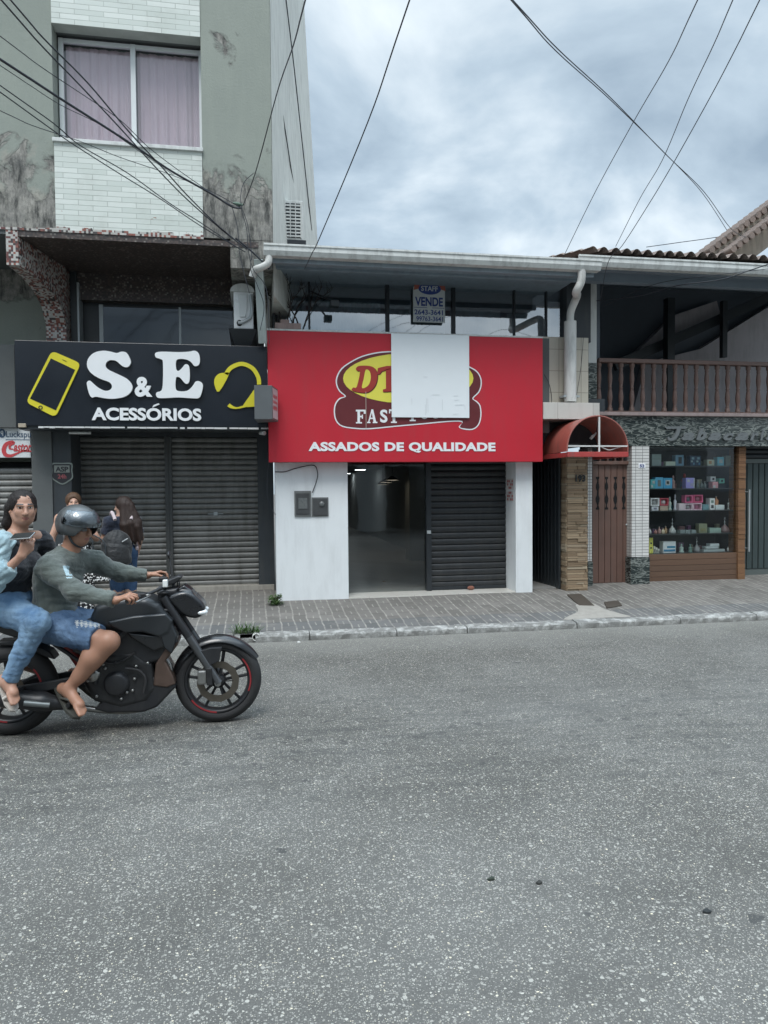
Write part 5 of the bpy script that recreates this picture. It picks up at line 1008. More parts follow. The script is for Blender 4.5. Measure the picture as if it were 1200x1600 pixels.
def wheel(cx, cz, R, wd, lab):
    w = bpy.data.objects.new('wheel', None); col.objects.link(w); w.parent = bike; w.location = Vector((cx, BY, cz)) - WL[bike.name]; WL[w.name] = Vector((cx, BY, cz)); w['label'] = lab; c = (cx, BY, cz)
    ri = R - wd * .62; P = []
    for i in range(15): a = math.pi * i / 14; P.append((ri + .004 + (R - ri - .004) * math.sin(a) ** .8, -math.cos(a) * wd / 2 * (1 if abs(math.cos(a)) < .98 else .8)))
    build(MB().lathe(c, P, 'Y', 64), 'tyre', rubber, w)
    rp = [(ri + .006, -wd * .36), (ri - .012, -wd * .34), (ri - .02, -wd * .25), (ri - .028, 0), (ri - .02, wd * .25), (ri - .012, wd * .34), (ri + .006, wd * .36), (ri + .004, 0)]
    rim = build(MB().lathe(c, rp, 'Y', 64, closed=True), 'rim', satin, w)
    g = MB(); n0 = 26
    for a0, a1 in ((3.75, 4.65), (5.9, 7.0)):
        for s in (-1, 1):
            V = []
            for i in range(n0 + 1):
                a = a0 + (a1 - a0) * i / n0; V += [(cx + math.cos(a) * (ri + .001), BY + s * wd * .365, cz + math.sin(a) * (ri + .001)), (cx + math.cos(a) * (ri - .010), BY + s * wd * .362, cz + math.sin(a) * (ri - .010))]
            g.add(V, [(2 * i, 2 * i + 1, 2 * i + 3, 2 * i + 2) for i in range(n0)])
    build(g, 'rim_stripe', redst, w)
    g = MB()
    for k in range(5):
        for s in (-.16, .16):
            a = k * 2 * math.pi / 5 + .3; p0 = Vector((cx + .04 * math.cos(a + s * 2.2), BY, cz + .04 * math.sin(a + s * 2.2))); p1 = Vector((cx + (ri - .018) * math.cos(a + s * 1.15), BY, cz + (ri - .018) * math.sin(a + s * 1.15))); g.beam(p0, p1, .024, .018)
    build(g, 'spokes', satin, w, .004); build(MB().lathe(c, [(.001, -.06), (.03, -.06), (.05, -.045), (.05, .045), (.03, .06), (.001, .06)], 'Y', 24), 'hub', dsteel, w); return w
wf_ = wheel(FX, FZ, R0, .115, 'front wheel with red rim stripes'); wr_ = wheel(RX_, RZ, .305, .15, 'rear wheel partly cut by the frame edge')
def disc(cx, cz, r0, r1, y, par):
    g = MB(); N = 48; V = []
    for i in range(N):
        a = i / N * 6.2832; rr_ = r1 * (1 + .018 * math.sin(a * 12)); V += [(cx + math.cos(a) * r0, y, cz + math.sin(a) * r0), (cx + math.cos(a) * rr_, y, cz + math.sin(a) * rr_), (cx + math.cos(a) * r0, y + .004, cz + math.sin(a) * r0), (cx + math.cos(a) * rr_, y + .004, cz + math.sin(a) * rr_)]
    for i in range(N):
        a, b = i * 4, ((i + 1) % N) * 4; g.f += []; 
    g.add(V, [f for i in range(N) for a, b in [(i * 4, ((i + 1) % N) * 4)] for f in ((a, a + 1, b + 1, b), (a + 2, b + 2, b + 3, a + 3), (a + 1, a + 3, b + 3, b + 1), (a, b, b + 2, a + 2))]); d = build(g, 'brake_disc', mat('disc_bronze', (.13, .115, .095), .4, .7, .2, 30), par)
    for k in range(5): a = k * 1.2566; build(MB().beam((cx + .045 * math.cos(a), y + .006, cz + .045 * math.sin(a)), (cx + (r0 + .01) * math.cos(a), y + .006, cz + (r0 + .01) * math.sin(a)), .014, .005), 'disc_arm', dsteel, par)
disc(FX, FZ, .095, .142, BY - .068, wf_); disc(RX_, RZ, .08, .11, BY - .08, wr_)
# fork, caliper, fender
for s in (-1, 1):
    y = BY + s * .095; top = (-.60, y, .90); low = (FX + .005, y, FZ); mid = tuple(np.array(low) * .46 + np.array(top) * .54)
    fk = build(MB().cyl(mid, top, .029, n=16), 'fork_leg', satin, bike); build(MB().tube([mid, tuple(np.array(low) * .55 + np.array(top) * .45), tuple(np.array(low) * .97 + np.array(top) * .03), low], .027, 14, rs=[.029, .029, .026, .030]), 'slider', mat('slider_grey', (.11, .115, .12), .35, .7), fk)
    build(MB().cyl((FX, y - .02, FZ), (FX, y + .02, FZ), .022), 'axle_clamp', steel, fk)
g = MB(); cal = np.array((FX, FZ)) + np.array((-.105, .045)); g.box(cal[0] - .03, cal[0] + .03, BY - .12, BY - .055, cal[1] - .05, cal[1] + .05); build(g, 'brake_caliper', steel, bike, .012)
g = MB(); g.box(FX - .075, FX - .035, BY - .125, BY - .09, FZ - .01, FZ + .11); build(g, 'caliper_bracket', dsteel, bike, .006)
g = MB(); A0, A1 = math.radians(28), math.radians(168)
def fend(off):
    def fn(u, v):
        a = A0 + (A1 - A0) * u; b = (v - .5) * math.pi * .9; w_ = (.068 + off) * (.55 + .45 * min(1, u * 5, (1 - u) * 4)); r = .312 + off - .05 * (1 - math.cos(b)); return (FX + math.cos(a) * r, BY + math.sin(b) * w_, FZ + math.sin(a) * r)
    return fn
g.grid(fend(.006), 30, 10); g.grid(fend(.001), 30, 10); build(g, 'front_fender', gloss, bike)
S = lambda c: [W(kF(*q), BY - .10) for q in c]
g = MB(); g.prism(S([(560, 760), (700, 720), (800, 715), (780, 830), (700, 870), (600, 800)]), BY - .115, BY - .075); build(g, 'fender_stay', satin, bike, .004)
# tank and body panels as smooth solids
def solid(name, parts, m, h=.0055, par=bike, label=None, pad=.06):
    allp = np.array([p for q in parts for p in q[0]]); y0 = min(q[1] for q in parts); y1 = max(q[2] for q in parts); s = SDF((allp[:, 0].min() - pad, y0 - pad, allp[:, 1].min() - pad), (allp[:, 0].max() + pad, y1 + pad, allp[:, 1].max() + pad), h)
    for q in parts: s.poly(q[0], q[1], q[2], q[3], q[4] if len(q) > 4 else .015, taper=q[5] if len(q) > 5 else None)
    return s.mesh(name, [m], par, label=label)
E_ = lambda c, Y=BY - .12: [W(kE(*q), Y) for q in c]; F_ = lambda c, Y=BY - .12: [W(kF(*q), Y) for q in c]
tank = solid('fuel_tank', [((E_([(400, 650), (425, 592), (500, 560), (580, 545), (660, 552), (715, 578), (752, 630), (758, 690), (700, 725), (520, 710), (430, 695)])), BY - .155, BY + .155, .050)], tank_g)
for s in (-1, 1):
    y0, y1 = (BY - .185, BY - .10) if s < 0 else (BY + .10, BY + .185); lb = 'grey black side wing of the tank'
    solid('tank_wing', [(E_([(490, 655), (600, 630), (745, 618), (775, 650), (755, 700), (715, 722), (640, 700), (560, 705), (505, 678)]), y0, y1, .014), (E_([(690, 690), (765, 650), (795, 720), (770, 800), (735, 770), (720, 720)]), y0 + .01, y1 - .01, .012)], tank_g, label=lb)
    solid('side_blade', [(E_([(560, 700), (690, 716), (760, 700), (800, 748), (765, 760), (690, 790), (640, 760), (590, 730)]), y0 + .02 * (s < 0), y1 - .02 * (s > 0), .018)], gloss)
solid('side_panel', [(E_([(450, 690), (600, 700), (770, 700), (790, 760), (740, 830), (640, 860), (540, 850), (440, 790)]), BY - .125, BY + .125, .03)], satin)
solid('head_fairing', [(F_([(240, 240), (420, 215), (440, 420), (360, 500), (250, 420)]), BY - .075, BY + .075, .03)], satin)
solid('headlight_cowl', [(catmull(F_([(330, 300), (400, 258), (480, 240), (545, 262), (600, 305), (640, 345), (655, 390), (640, 445), (585, 475), (520, 470), (450, 440), (390, 380)]), 3), BY - .11, BY + .11, .032), (F_([(420, 225), (470, 195), (540, 240), (560, 280), (440, 280)]), BY - .075, BY + .075, .012)], gloss, .005)
hl = W3(kF(617, 421), BY - .095); s = SDF((hl[0] - .1, BY - .2, hl[2] - .1), (hl[0] + .1, BY + .2, hl[2] + .1), .005); s.ell((hl[0] + .004, BY - .070, hl[2]), (.045, .045, .024)).ell((hl[0] + .004, BY + .070, hl[2]), (.045, .045, .024)); s.mesh('headlight', [mat('headlamp_lens', (.75, .78, .78), .12, coat=.5, bump=0)], bike)
a, b = W3(kF(535, 366), BY - .10), W3(kF(625, 372), BY - .085); build(MB().tube([a, b], .007, 8), 'running_light', mat('headlamp_lens', None), bike)
# turn signal and mirrors
a = W3(kF(255, 300), BY - .1); b_ = W3(kF(210, 275), BY - .16); 
# seat and tail
solid('seat', [([(-1.62, .78), (-1.50, .80), (-1.34, .755), (-1.12, .745), (-.98, .80), (-.95, .74), (-1.10, .69), (-1.40, .69), (-1.62, .74)], BY - .13, BY + .13, .03)], mat('seat_vinyl', (.018, .018, .02), .6, bump=.4, bs=300))
solid('tail', [([(-1.98, .86), (-1.80, .86), (-1.55, .77), (-1.30, .72), (-1.30, .63), (-1.55, .66), (-1.85, .78)], BY - .09, BY + .09, .03)], gloss)
for s in (-1, 1): solid('side_cover', [(E_([(330, 700), (430, 690), (540, 730), (500, 800), (420, 830), (330, 790)]), BY + s * .14 - .03, BY + s * .14 + .03, .02)], satin)
# engine: crankcase, cylinder, clutch cover, fins, radiator, belly
solid('crankcase', [(E_([(380, 850), (450, 800), (600, 790), (680, 850), (700, 960), (660, 1020), (540, 1050), (420, 1020), (370, 940)]), BY - .13, BY + .13, .04), (E_([(520, 700), (640, 690), (720, 780), (680, 850), (560, 850)]), BY - .10, BY + .10, .025)], dsteel)
cc = W(kE(520, 940), BY - .14); build(MB().lathe((cc[0], BY - .12, cc[1]), [(.001, -.05), (.06, -.05), (.075, -.04), (.085, -.01), (.095, 0)], 'Y', 32), 'clutch_cover', satin, bike, .003); cc2 = W(kE(410, 900), BY - .14); build(MB().lathe((cc2[0], BY - .11, cc2[1]), [(.001, -.04), (.04, -.04), (.055, -.01), (.06, 0)], 'Y', 24), 'pump_cover', steel, bike)
g = MB()
for i in range(7): p = E_([(545 + i * 4, 720 + i * 16), (665 + i * 5, 715 + i * 17)]); g.beam((p[0][0], BY - .108, p[0][1]), (p[1][0], BY - .108, p[1][1]), .02, .008)
build(g, 'cooling_fins', dsteel, bike)
rr = random.Random(9)
for i in range(16): p = W(kE(rr.uniform(390, 690), rr.uniform(830, 1020)), BY - .14); build(MB().lathe((p[0], BY - .13, p[1]), [(.001, -.02), (.009, -.02), (.009, 0)], 'Y', 8), 'bolt', steel, bike)
solid('radiator', [(F_([(215, 1045), (235, 860), (330, 700), (420, 668), (430, 690), (320, 835), (385, 960), (405, 1030), (330, 1060)]), BY - .13, BY + .13, .012)], bronze, label='brownish radiator and its shroud')
solid('belly_pan', [(E_([(640, 930), (700, 900), (775, 935), (785, 955), (700, 1045), (640, 1068), (480, 1072), (420, 1055), (460, 1010), (600, 1010)]), BY - .12, BY + .12, .02)], satin)
g = MB()
for k in range(2):
    y = BY - .06 + .12 * k; P = [W3(kE(*q), y) for q in [(690, 800), (755, 850), (750, 950), (690, 1030), (560, 1060), (400, 1050), (250, 1020)]]; g.tube(catmull(P, 5, False), .020, 10)
build(g, 'exhaust_pipe', steel, bike)
a, b = W3(kE(300, 1030), BY - .13), W3(kE(20, 1000), BY - .17); s = SDF((b[0] - .15, BY - .35, .1), (a[0] + .1, BY + .05, .55), .0055); s.cone(a, tuple(np.array(a) * .6 + np.array(b) * .4), .035, .06); s.cone(tuple(np.array(a) * .6 + np.array(b) * .4), b, .06, .062); s.mesh('muffler', [satin], bike); build(MB().tube([tuple(np.array(a) * .75 + np.array(b) * .25 + np.array((0, -.055, 0))), tuple(np.array(a) * .35 + np.array(b) * .65 + np.array((0, -.066, 0)))], .03, 8, rs=[.02, .02]), 'heat_shield', mat('shield_grey2', (.20, .22, .22), .4, .6), bike)
g = MB()
for s in (-1, 1):
    g.beam((RX_, BY + s * .10, RZ), (-1.02, BY + s * .10, .38), .03, .06)
build(g, 'swingarm', satin, bike, .006)
g = MB()
for s in (-1, 1):
    g.tube([(-.66, BY + s * .04, .86), (-.80, BY + s * .11, .72), (-1.02, BY + s * .13, .52), (-1.04, BY + s * .12, .34)], .022, 10); g.tube([(-1.0, BY + s * .12, .55), (-1.3, BY + s * .11, .68), (-1.7, BY + s * .08, .80)], .016, 8); g.tube([(-1.04, BY + s * .12, .42), (-1.35, BY + s * .12, .66)], .014, 8)
build(g, 'frame', satin, bike); build(MB().tube([(-1.12, BY, .40), (-1.28, BY, .66)], .04, 12), 'shock_absorber', mat('shock_red', (.20, .02, .02), .4), bike)
# footrests
for (px, py, yy) in ((108, 1100, -.24), (22, 1088, -.22)):
    for s in (1, -1): p = W3((px, py), BY + yy); build(MB().cyl((p[0], BY + yy * s - .04 * s, p[2]), (p[0] + .03, BY + .12 * -s, p[2] + .03), .014, n=10), 'footrest', dsteel, bike)
# handlebar
gR, gL = W3((203, 938), -4.86), W3((254, 900), -4.12)
st_ = (-.60, BY, .955)
build(MB().tube(catmull([gR, tuple(np.array(gR) * .62 + np.array(st_) * .38 + np.array((.01, 0, .0))), (-.60, BY - .09, .965), (-.60, BY + .09, .965), tuple(np.array(gL) * .62 + np.array(st_) * .38), gL], 6, False), .011, 10), 'handlebar', satin, bike)
for g_, c_ in ((gR, 1), (gL, -1)):
    d = (np.array(st_) - np.array(g_)); d /= np.linalg.norm(d); e = np.array(g_); build(MB().tube([e - d * .03, e + d * .10], .017, 12), 'grip', rubber, bike); l0 = e + d * .13
    build(MB().tube(catmull([l0, l0 + np.array((.06, -.01 * c_, .005)), e + np.array((.07, 0, -.0)), e + np.array((.06, 0, -.005)) - d * .04], 5, False), .006, 8), 'brake_lever', steel, bike); build(MB().box(l0[0] - .03, l0[0] + .03, l0[1] - .025, l0[1] + .025, l0[2] - .015, l0[2] + .02), 'switch_block', satin, bike, .006)
build(MB().box(-.64, -.56, BY - .11, BY + .11, .92, .94).box(-.64, -.54, BY - .12, BY + .12, .80, .825), 'triple_clamp', satin, bike, .01)
a = W3(kF(430, 210), BY - .05); solid('instrument_pod', [([(-.60, .97), (-.52, .985), (-.47, 1.03), (-.50, 1.04), (-.60, 1.0)], BY - .07, BY + .07, .01)], satin)
q = W3(kF(318, 172), -4.62); build(MB().box(q[0] - .016, q[0] + .016, q[1] - .02, q[1] + .02, q[2] - .025, q[2] + .025), 'fluid_reservoir', mat('reservoir_white', (.75, .77, .75), .3), bike, .006)
q = W3(kF(370, 270), -4.58)
g = MB(); rr = random.Random(12)
for i in range(5): p0 = (-.62 + rr.uniform(-.03, .03), BY + rr.uniform(-.1, .1), .95); g.tube(catmull([p0, (p0[0] + .10, p0[1] + .02, .99 + rr.uniform(-.02, .02)), (p0[0] + .08, p0[1], .88), (-.62, BY + rr.uniform(-.05, .05), .78)], 6, False), .0045, 6)
build(g, 'control_cables', wire_m, bike)
for s, tp in ((1, (264, 867)), (-1, (228, 880))):
    y = BY + s * .30; base = (-.60, y, .965); t_ = W3(tp, y + .05 * s)
    if s > 0: mr = build(MB().tube(catmull([base, (base[0] + .02, y, 1.0), t_], 5, False), .006, 8), 'mirror', satin, bike); sm = SDF((t_[0] - .1, t_[1] - .12, t_[2] - .08), (t_[0] + .1, t_[1] + .12, t_[2] + .08), .005); sm.ell(t_, (.016, .05, .03)); sm.mesh('mirror_head', [satin], mr)
solid('rear_hugger', [([(-1.66, .64), (-1.50, .64), (-1.34, .56), (-1.30, .50), (-1.36, .52), (-1.50, .60), (-1.66, .615)], BY - .07, BY + .07, .008)], satin)
g = MB(); g.tube(catmull([W3(kE(*q), BY - .16) for q in [(560, 870), (620, 880), (650, 920), (640, 980)]], 5, False), .009, 8); g.tube(catmull([W3(kE(*q), BY - .15) for q in [(420, 830), (500, 850), (560, 830), (600, 800)]], 5, False), .008, 8); build(g, 'hoses', rubber, bike)
for s in (-1, 1):
    p = W3(kF(195, 550), BY - .16) if s < 0 else None
    if p: build(MB().ball(p, .045, .02, .018, 8), 'turn_signal', mat('signal_lens', (.20, .17, .10), .25), bike)

# ------------------------------------------------------------------ people
def V3(*a): return np.array(a, float)
def frame_of(fwd, up=(0, 0, 1)):
    f = V3(*fwd); f /= np.linalg.norm(f); u = V3(*up); r = np.cross(f, u); r /= np.linalg.norm(r); u = np.cross(r, f); return r, f, u
def head(s, c, fr, sc_=1.0, female=False):
    r, f, u = fr; P = lambda a, b, d: c + (r * a + f * b + u * d) * sc_; R3 = lambda *a: [x * sc_ for x in a]; M = [r, f, u]
    s.ell(P(0, -.012, .030), R3(.074, .092, .088), M, .02); s.ell(P(0, .022, -.030), R3(.060, .066, .075), M, .02); s.ell(P(0, .046, -.074), R3(.034, .034, .032), M, .035)
    s.cone(P(.035, .035, -.07), P(.055, -.01, -.035), .022 * sc_, k=.02); s.cone(P(-.035, .035, -.07), P(-.055, -.01, -.035), .022 * sc_, k=.02)
    for a in (-1, 1):
        s.ell(P(a * .034, .062, -.020), R3(.024, .014, .022), M, .025); s.ell(P(a * .032, .088, .012), R3(.019, .018, .013), M, .012, '-'); s.cone(P(a * .014, .086, .028), P(a * .048, .072, .030), .008 * sc_, k=.012)
        s.ell(P(a * .077, -.012, -.002), R3(.010, .020, .032), M, .006); s.ell(P(a * .082, -.004, .0), R3(.005, .009, .016), M, .005, '-'); s.ell(P(a * .010, .098, -.029), R3(.009, .010, .008), M, .006)
        s.cone(P(a * .002, .086, -.0515), P(a * .018, .078, -.053), .0065 * sc_, .004 * sc_, k=.008); s.cone(P(a * .002, .085, -.063), P(a * .016, .077, -.060), .0075 * sc_, .005 * sc_, k=.008)
        s.ell(P(a * .030, .066, .016), R3(.0145, .0145, .0145), M, .003)
    s.cone(P(0, .088, .018), P(0, .108, -.026), .009 * sc_, .0125 * sc_, k=.014); s.cone(P(-.017, .083, -.0575), P(.017, .083, -.0575), .0022, k=.004, op='-')
def face_regions(c, fr, sc_=1.0):
    r, f, u = fr
    def loc(x): q = x - c; return q @ r / sc_, q @ f / sc_, q @ u / sc_
    def lips(x): a, b, d = loc(x); return ((a / .021) ** 2 + ((d + .058) / .011) ** 2 < 1) & (b > .070)
    def white(x):
        a, b, d = loc(x); return (b > .05) & ((np.abs(np.abs(a) - .031) / .013) ** 2 + ((d - .013) / .0048) ** 2 < 1)
    def iris(x):
        a, b, d = loc(x); return (b > .06) & ((np.abs(a) - .031) ** 2 + (d - .013) ** 2 < .0062 ** 2)
    def brow(x):
        a, b, d = loc(x); aa = np.abs(a); return (b > .04) & (aa > .012) & (aa < .052) & (np.abs(d - (.034 + .10 * (aa - .012) * (aa < .04) - .12 * (aa - .04) * (aa >= .04))) < .0045)
    return [(lips, 1), (white, 2), (iris, 3), (brow, 3)]
def hand(s, wr, d, n, curl=(.5, .6, .4), side=1, sc_=1.0, spread=.12, thumb=None, k=.005):
    """d: wrist to knuckles, n: out of the back of the hand, side: +1 when the thumb is on d x n"""
    d = V3(*d); d /= np.linalg.norm(d); n = V3(*n); n = n - d * (n @ d); n /= np.linalg.norm(n); t = np.cross(d, n) * side; wr = V3(*wr); q = lambda a, b, c: wr + (d * a + t * b + n * c) * sc_
    for b0, b1, L in ((.026, .033, .088), (.010, .012, .092), (-.006, -.009, .088), (-.020, -.029, .080)): s.cone(q(.0, b0 * .7, 0), q(L, b1, 0), .0125 * sc_, .0105 * sc_, k=.016)
    for i, (b, L, l1, l2, l3) in enumerate([(.033, .088, .040, .024, .019), (.012, .092, .044, .028, .020), (-.009, .088, .040, .026, .020), (-.029, .080, .032, .020, .018)]):
        p = q(L, b, 0); a = 0; sp = (1.5 - i) * spread
        for j, (l, rad, cu) in enumerate([(l1, .0095, curl[0]), (l2, .0085, curl[1]), (l3, .0075, curl[2])]):
            a += cu * (1 + .12 * (i - 1)); dd = d * math.cos(a) - n * math.sin(a) + t * sp * math.cos(a); dd /= np.linalg.norm(dd); e = p + dd * l * sc_; s.cone(p, e, rad * sc_, rad * .92 * sc_, k=k if j else .008); p = e
    th = thumb or [(.03, .030, -.008), (.062, .052, -.022), (.090, .050, -.040), (.108, .040, -.052)]
    pts = [q(*x) for x in th]
    for i in range(3): s.cone(pts[i], pts[i + 1], (.0135, .011, .0095)[i] * sc_, (.011, .0095, .008)[i] * sc_, k=.008)
def limb(s, a, b, ra, rb, k=.02, bulge=0, side=None, **kw):
    a, b = V3(*a), V3(*b); s.cone(a, b, ra, rb, k, **kw)
    if bulge: m = a * .68 + b * .32 + (V3(*side) if side is not None else 0); s.cone(a * .85 + b * .15, m, ra * .9, ra * .9 * bulge, k + .02, **kw); s.cone(m, a * .3 + b * .7, ra * .9 * bulge, rb, k + .02, **kw)
def foot(s, an, toe, h=.07, heel=.05, sc_=1.0):
    an, toe = V3(*an), V3(*toe); d = toe - an; hz_ = V3(d[0], d[1], 0); hz_ /= np.linalg.norm(hz_) + 1e-9; dn = V3(0, 0, -1); dd = d / np.linalg.norm(d); up_ = -np.cross(np.cross(dd, dn), dd); up_ /= np.linalg.norm(up_) + 1e-9; up_ = -up_ if up_[2] < 0 else up_
    sole = an - up_ * .045; hl_ = sole - dd * heel; s.cone(an, hl_, .033, .030, k=.03); s.cone(hl_, toe - dd * .06, .030, .030, k=.03); s.cone(an + dd * .01, toe - dd * .05, .030, .019, k=.03)
    sd = np.cross(dd, up_)
    for i, (b, L, r_) in enumerate([(.030, .012, .0125), (.012, .016, .009), (-.002, .010, .0085), (-.015, .0, .008), (-.027, -.012, .0075)]): b0 = toe - dd * .055 + sd * b * .9 - up_ * .006; s.cone(b0, toe + dd * L + sd * b - up_ * .014, r_ * 1.25, r_, k=.010)
    return hl_, dd, up_, sd
lipm = mat('lip', (.27, .11, .09), .5, bump=0); eyew = mat('eye_white', (.62, .60, .57), .25, bump=0); eyed = mat('eye_dark', (.018, .012, .010), .3, bump=0)
def place(px, py, Y): return V3(*F(px, py, Y))

def torso(s, P, C_, N_, SL, SR, inf=0, k=.05, wide=1.0, fwd=None, bust=0, clip=None):
    """pelvis P, chest C_, neck base N_, shoulders"""
    up = N_ - P; up /= np.linalg.norm(up); r = SR - SL; r /= np.linalg.norm(r); f = np.cross(up, r); M = [r, f, up]; w = P * .5 + C_ * .5
    s.ell(P, (.165 * wide + inf, .125 * wide + inf, .125 + inf), M, k, clip=clip); s.ell(w, (.138 * wide + inf, .108 * wide + inf, .16 + inf), M, k, clip=clip); s.ell(C_, (.158 * wide + inf, .115 * wide + inf, .165 + inf), M, k, clip=clip)
    s.cone(N_ * .75 + C_ * .25 - up * .0, SL, .062 + inf, .056 + inf, k, clip=clip); s.cone(N_ * .75 + C_ * .25, SR, .062 + inf, .056 + inf, k, clip=clip)
    if bust:
        for a in (-1, 1): s.ell(C_ + r * a * .075 - f * -.0 + f * (.095 if f @ (fwd if fwd is not None else f) > 0 else -.095) - up * .02, (.062 + inf, .058 + inf, .06 + inf), M, .04, clip=clip)
    return M

# --- rider
skin_r = m_skin('tan_skin', (.36, .19, .125)); skin_p = m_skin('light_brown_skin', (.42, .235, .165)); skin_w = m_skin('olive_skin', (.44, .27, .20)); skin_b = m_skin('peach_skin', (.56, .33, .24))
sh_m = m_cloth('grey_green_jersey', (.115, .135, .122), (.075, .09, .082), 6); den_m = m_denim('blue_denim', (.035, .075, .15), (.16, .25, .38)); denl = m_denim('light_denim', (.075, .15, .26), (.24, .36, .48))
rd = thing('person', 'man in grey helmet, grey green top and denim shorts steering the motorcycle', 'person', (-1.2, BY, .72))
rH = place(121, 826, BY - .02); rfr = frame_of((.86, -.50, -.12)); rN = place(108, 861, BY); rSR = place(76, 888, BY - .20); rSL = place(143, 876, BY + .17)
rP = place(88, 968, BY) + V3(-.02, 0, .0); rC = rN * .60 + rP * .40 + V3(-.03, 0, 0)
rER = place(118, 924, BY - .30); rWR = place(181, 938, -4.84); rEL = place(186, 895, BY + .30); rWL = place(231, 899, BY + .34)
rHR = rP + V3(.03, -.10, -.03); rHL = rP + V3(.03, .10, -.03); rKR = place(169, 1003, BY - .26); rKL = V3(rKR[0], BY + .24, rKR[2]); rAR = place(107, 1076, BY - .20); rAL = V3(rAR[0], BY + .22, rAR[2]); rTR = place(131, 1111, BY - .32); rTL = V3(rTR[0], BY + .24, rTR[2])
s = SDF((-1.62, -5.0, .05), (-.35, -4.0, 1.62), .0062); head(s, rH, rfr); torso(s, rP, rC, rN, rSL, rSR); s.cone(rH + V3(-.02, 0, -.06), rN - V3(0, 0, .02), .058, .064, k=.03)
for a, b, c_, in ((rSR, rER, rWR), (rSL, rEL, rWL)): limb(s, a, b, .055, .043, .03); limb(s, b, c_, .040, .027, .02)
for a, b, c_ in ((rHR, rKR, rAR), (rHL, rKL, rAL)): limb(s, a, b, .092, .062, .05); limb(s, b, c_, .058, .036, .03, 1.12, (-.02, 0, 0)); s.ell(b + V3(.01, 0, .005), (.056, .055, .056), None, .04)
f1 = foot(s, rAR, rTR); f2 = foot(s, rAL, rTL)
hand(s, rWR, V3(*gR) + V3(-.015, 0, .028) - rWR, (-.1, -.25, 1), (.75, 1.1, .7), -1, k=.004); hand(s, rWL, V3(*gL) + V3(-.015, 0, .028) - rWL, (-.1, .25, 1), (.55, .9, .7), 1, k=.004)
s.mesh('body', [skin_r, lipm, eyew, eyed], rd, face_regions(rH, rfr))
s = SDF((-1.62, -5.0, .62), (-.35, -4.0, 1.45), .0062); upv = rN - rP; hemc = [(rP + V3(0, 0, -.015), -upv + V3(.0, 0, 0)), (rN + V3(.0, 0, .005), upv)]
torso(s, rP, rC, rN, rSL, rSR, .017, clip=hemc)
for a, b, c_ in ((rSR, rER, rWR), (rSL, rEL, rWL)):
    cuf = b + (c_ - b) * .93; limb(s, a, b, .074, .057, .04); s.cone(b, c_, .060, .043, .03, clip=[(cuf, c_ - b)])
s.wrinkle(.0065, .13, 3, (1, 1, 2))
def seen(c, px0, px1, py0, py1, Ymax, f=None):      # patch of cloth that carries a print
    v = c - CP; d = v @ FW; px = 600 + FPX * (v @ RT) / d; py = 800 - FPX * (v @ UP) / d; m = (px > px0) & (px < px1) & (py > py0) & (py < py1) & (c[:, 1] < Ymax); return m & f(px, py) if f else m
s.mesh('shirt', [sh_m, mat('jersey_print', (.34, .46, .50), .8)], rd, [(lambda c: seen(c, 98, 108, 884, 898, BY - .03, lambda a, b: (a - 98) > (b - 884) * .35), 1), (lambda c: seen(c, 103, 113, 897, 899.5, BY - .03), 1), (lambda c: seen(c, 104, 113, 901.5, 903.5, BY - .03), 1)])
mk = place(103, 892, -4.66); 
g = MB(); g.grid(lambda u, v: tuple(place(99 + 8 * u, 884 + 12 * v, -4.66) + V3(0, .02 * u, 0)), 3, 3)
s = SDF((-1.6, -4.85, .55), (-.8, -4.1, .92), .0062)
for a, b in ((rHR, rKR), (rHL, rKL)): e = a + (b - a) * .80; s.cone(a, b, .112, .086, .05, clip=[(e, b - a)]); e2 = e
s.ell(rP + V3(0, 0, -.01), (.178, .165, .125), None, .05); s.wrinkle(.0055, .12, 6); s.mesh('shorts', [den_m, mat('frayed_white', (.50, .51, .50), .9)], rd, [(lambda c: seen(c, 117, 156, 969, 981, BY - .1, lambda a, b: np.sin(a * .9) + np.sin(b * 2.6 + a * .3) * 1.2 + 1.1 - np.abs(b - 975 - (a - 136) * .12) * .35 > .2), 1)])
# ripped pale patch on the thigh: part of the shorts' cloth
# flip-flops
for hl_, dd, up_, sd in (f1, f2):
    g = MB(); L = .25; c0 = hl_ - dd * .025 - up_ * .034; pts = [c0 + dd * (L * k) + sd * b for k, b in [(-.04, -.030), (.3, -.042), (.75, -.056), (.98, -.042), (1.10, 0), (1.02, .038), (.75, .054), (.3, .042), (-.04, .032), (-.09, 0)]]; g.add([p - up_ * .006 for p in pts] + [p + up_ * .014 for p in pts], [tuple(range(9, -1, -1)), tuple(range(10, 20))] + [(i, (i + 1) % 10, (i + 1) % 10 + 10, i + 10) for i in range(10)]); ff = build(g, 'flip_flop', mat('sandal_dark', (.05, .05, .042), .7), rd)
    g = MB(); tz = c0 + dd * .20 + up_ * .045; 
    for b in (-1, 1): g.tube(catmull([tz, c0 + dd * .15 + sd * b * .030 + up_ * .058, c0 + dd * .09 + sd * b * .042 + up_ * .020], 5, False), .009, 6)
    build(g, 'strap', mat('sandal_dark', None), ff)
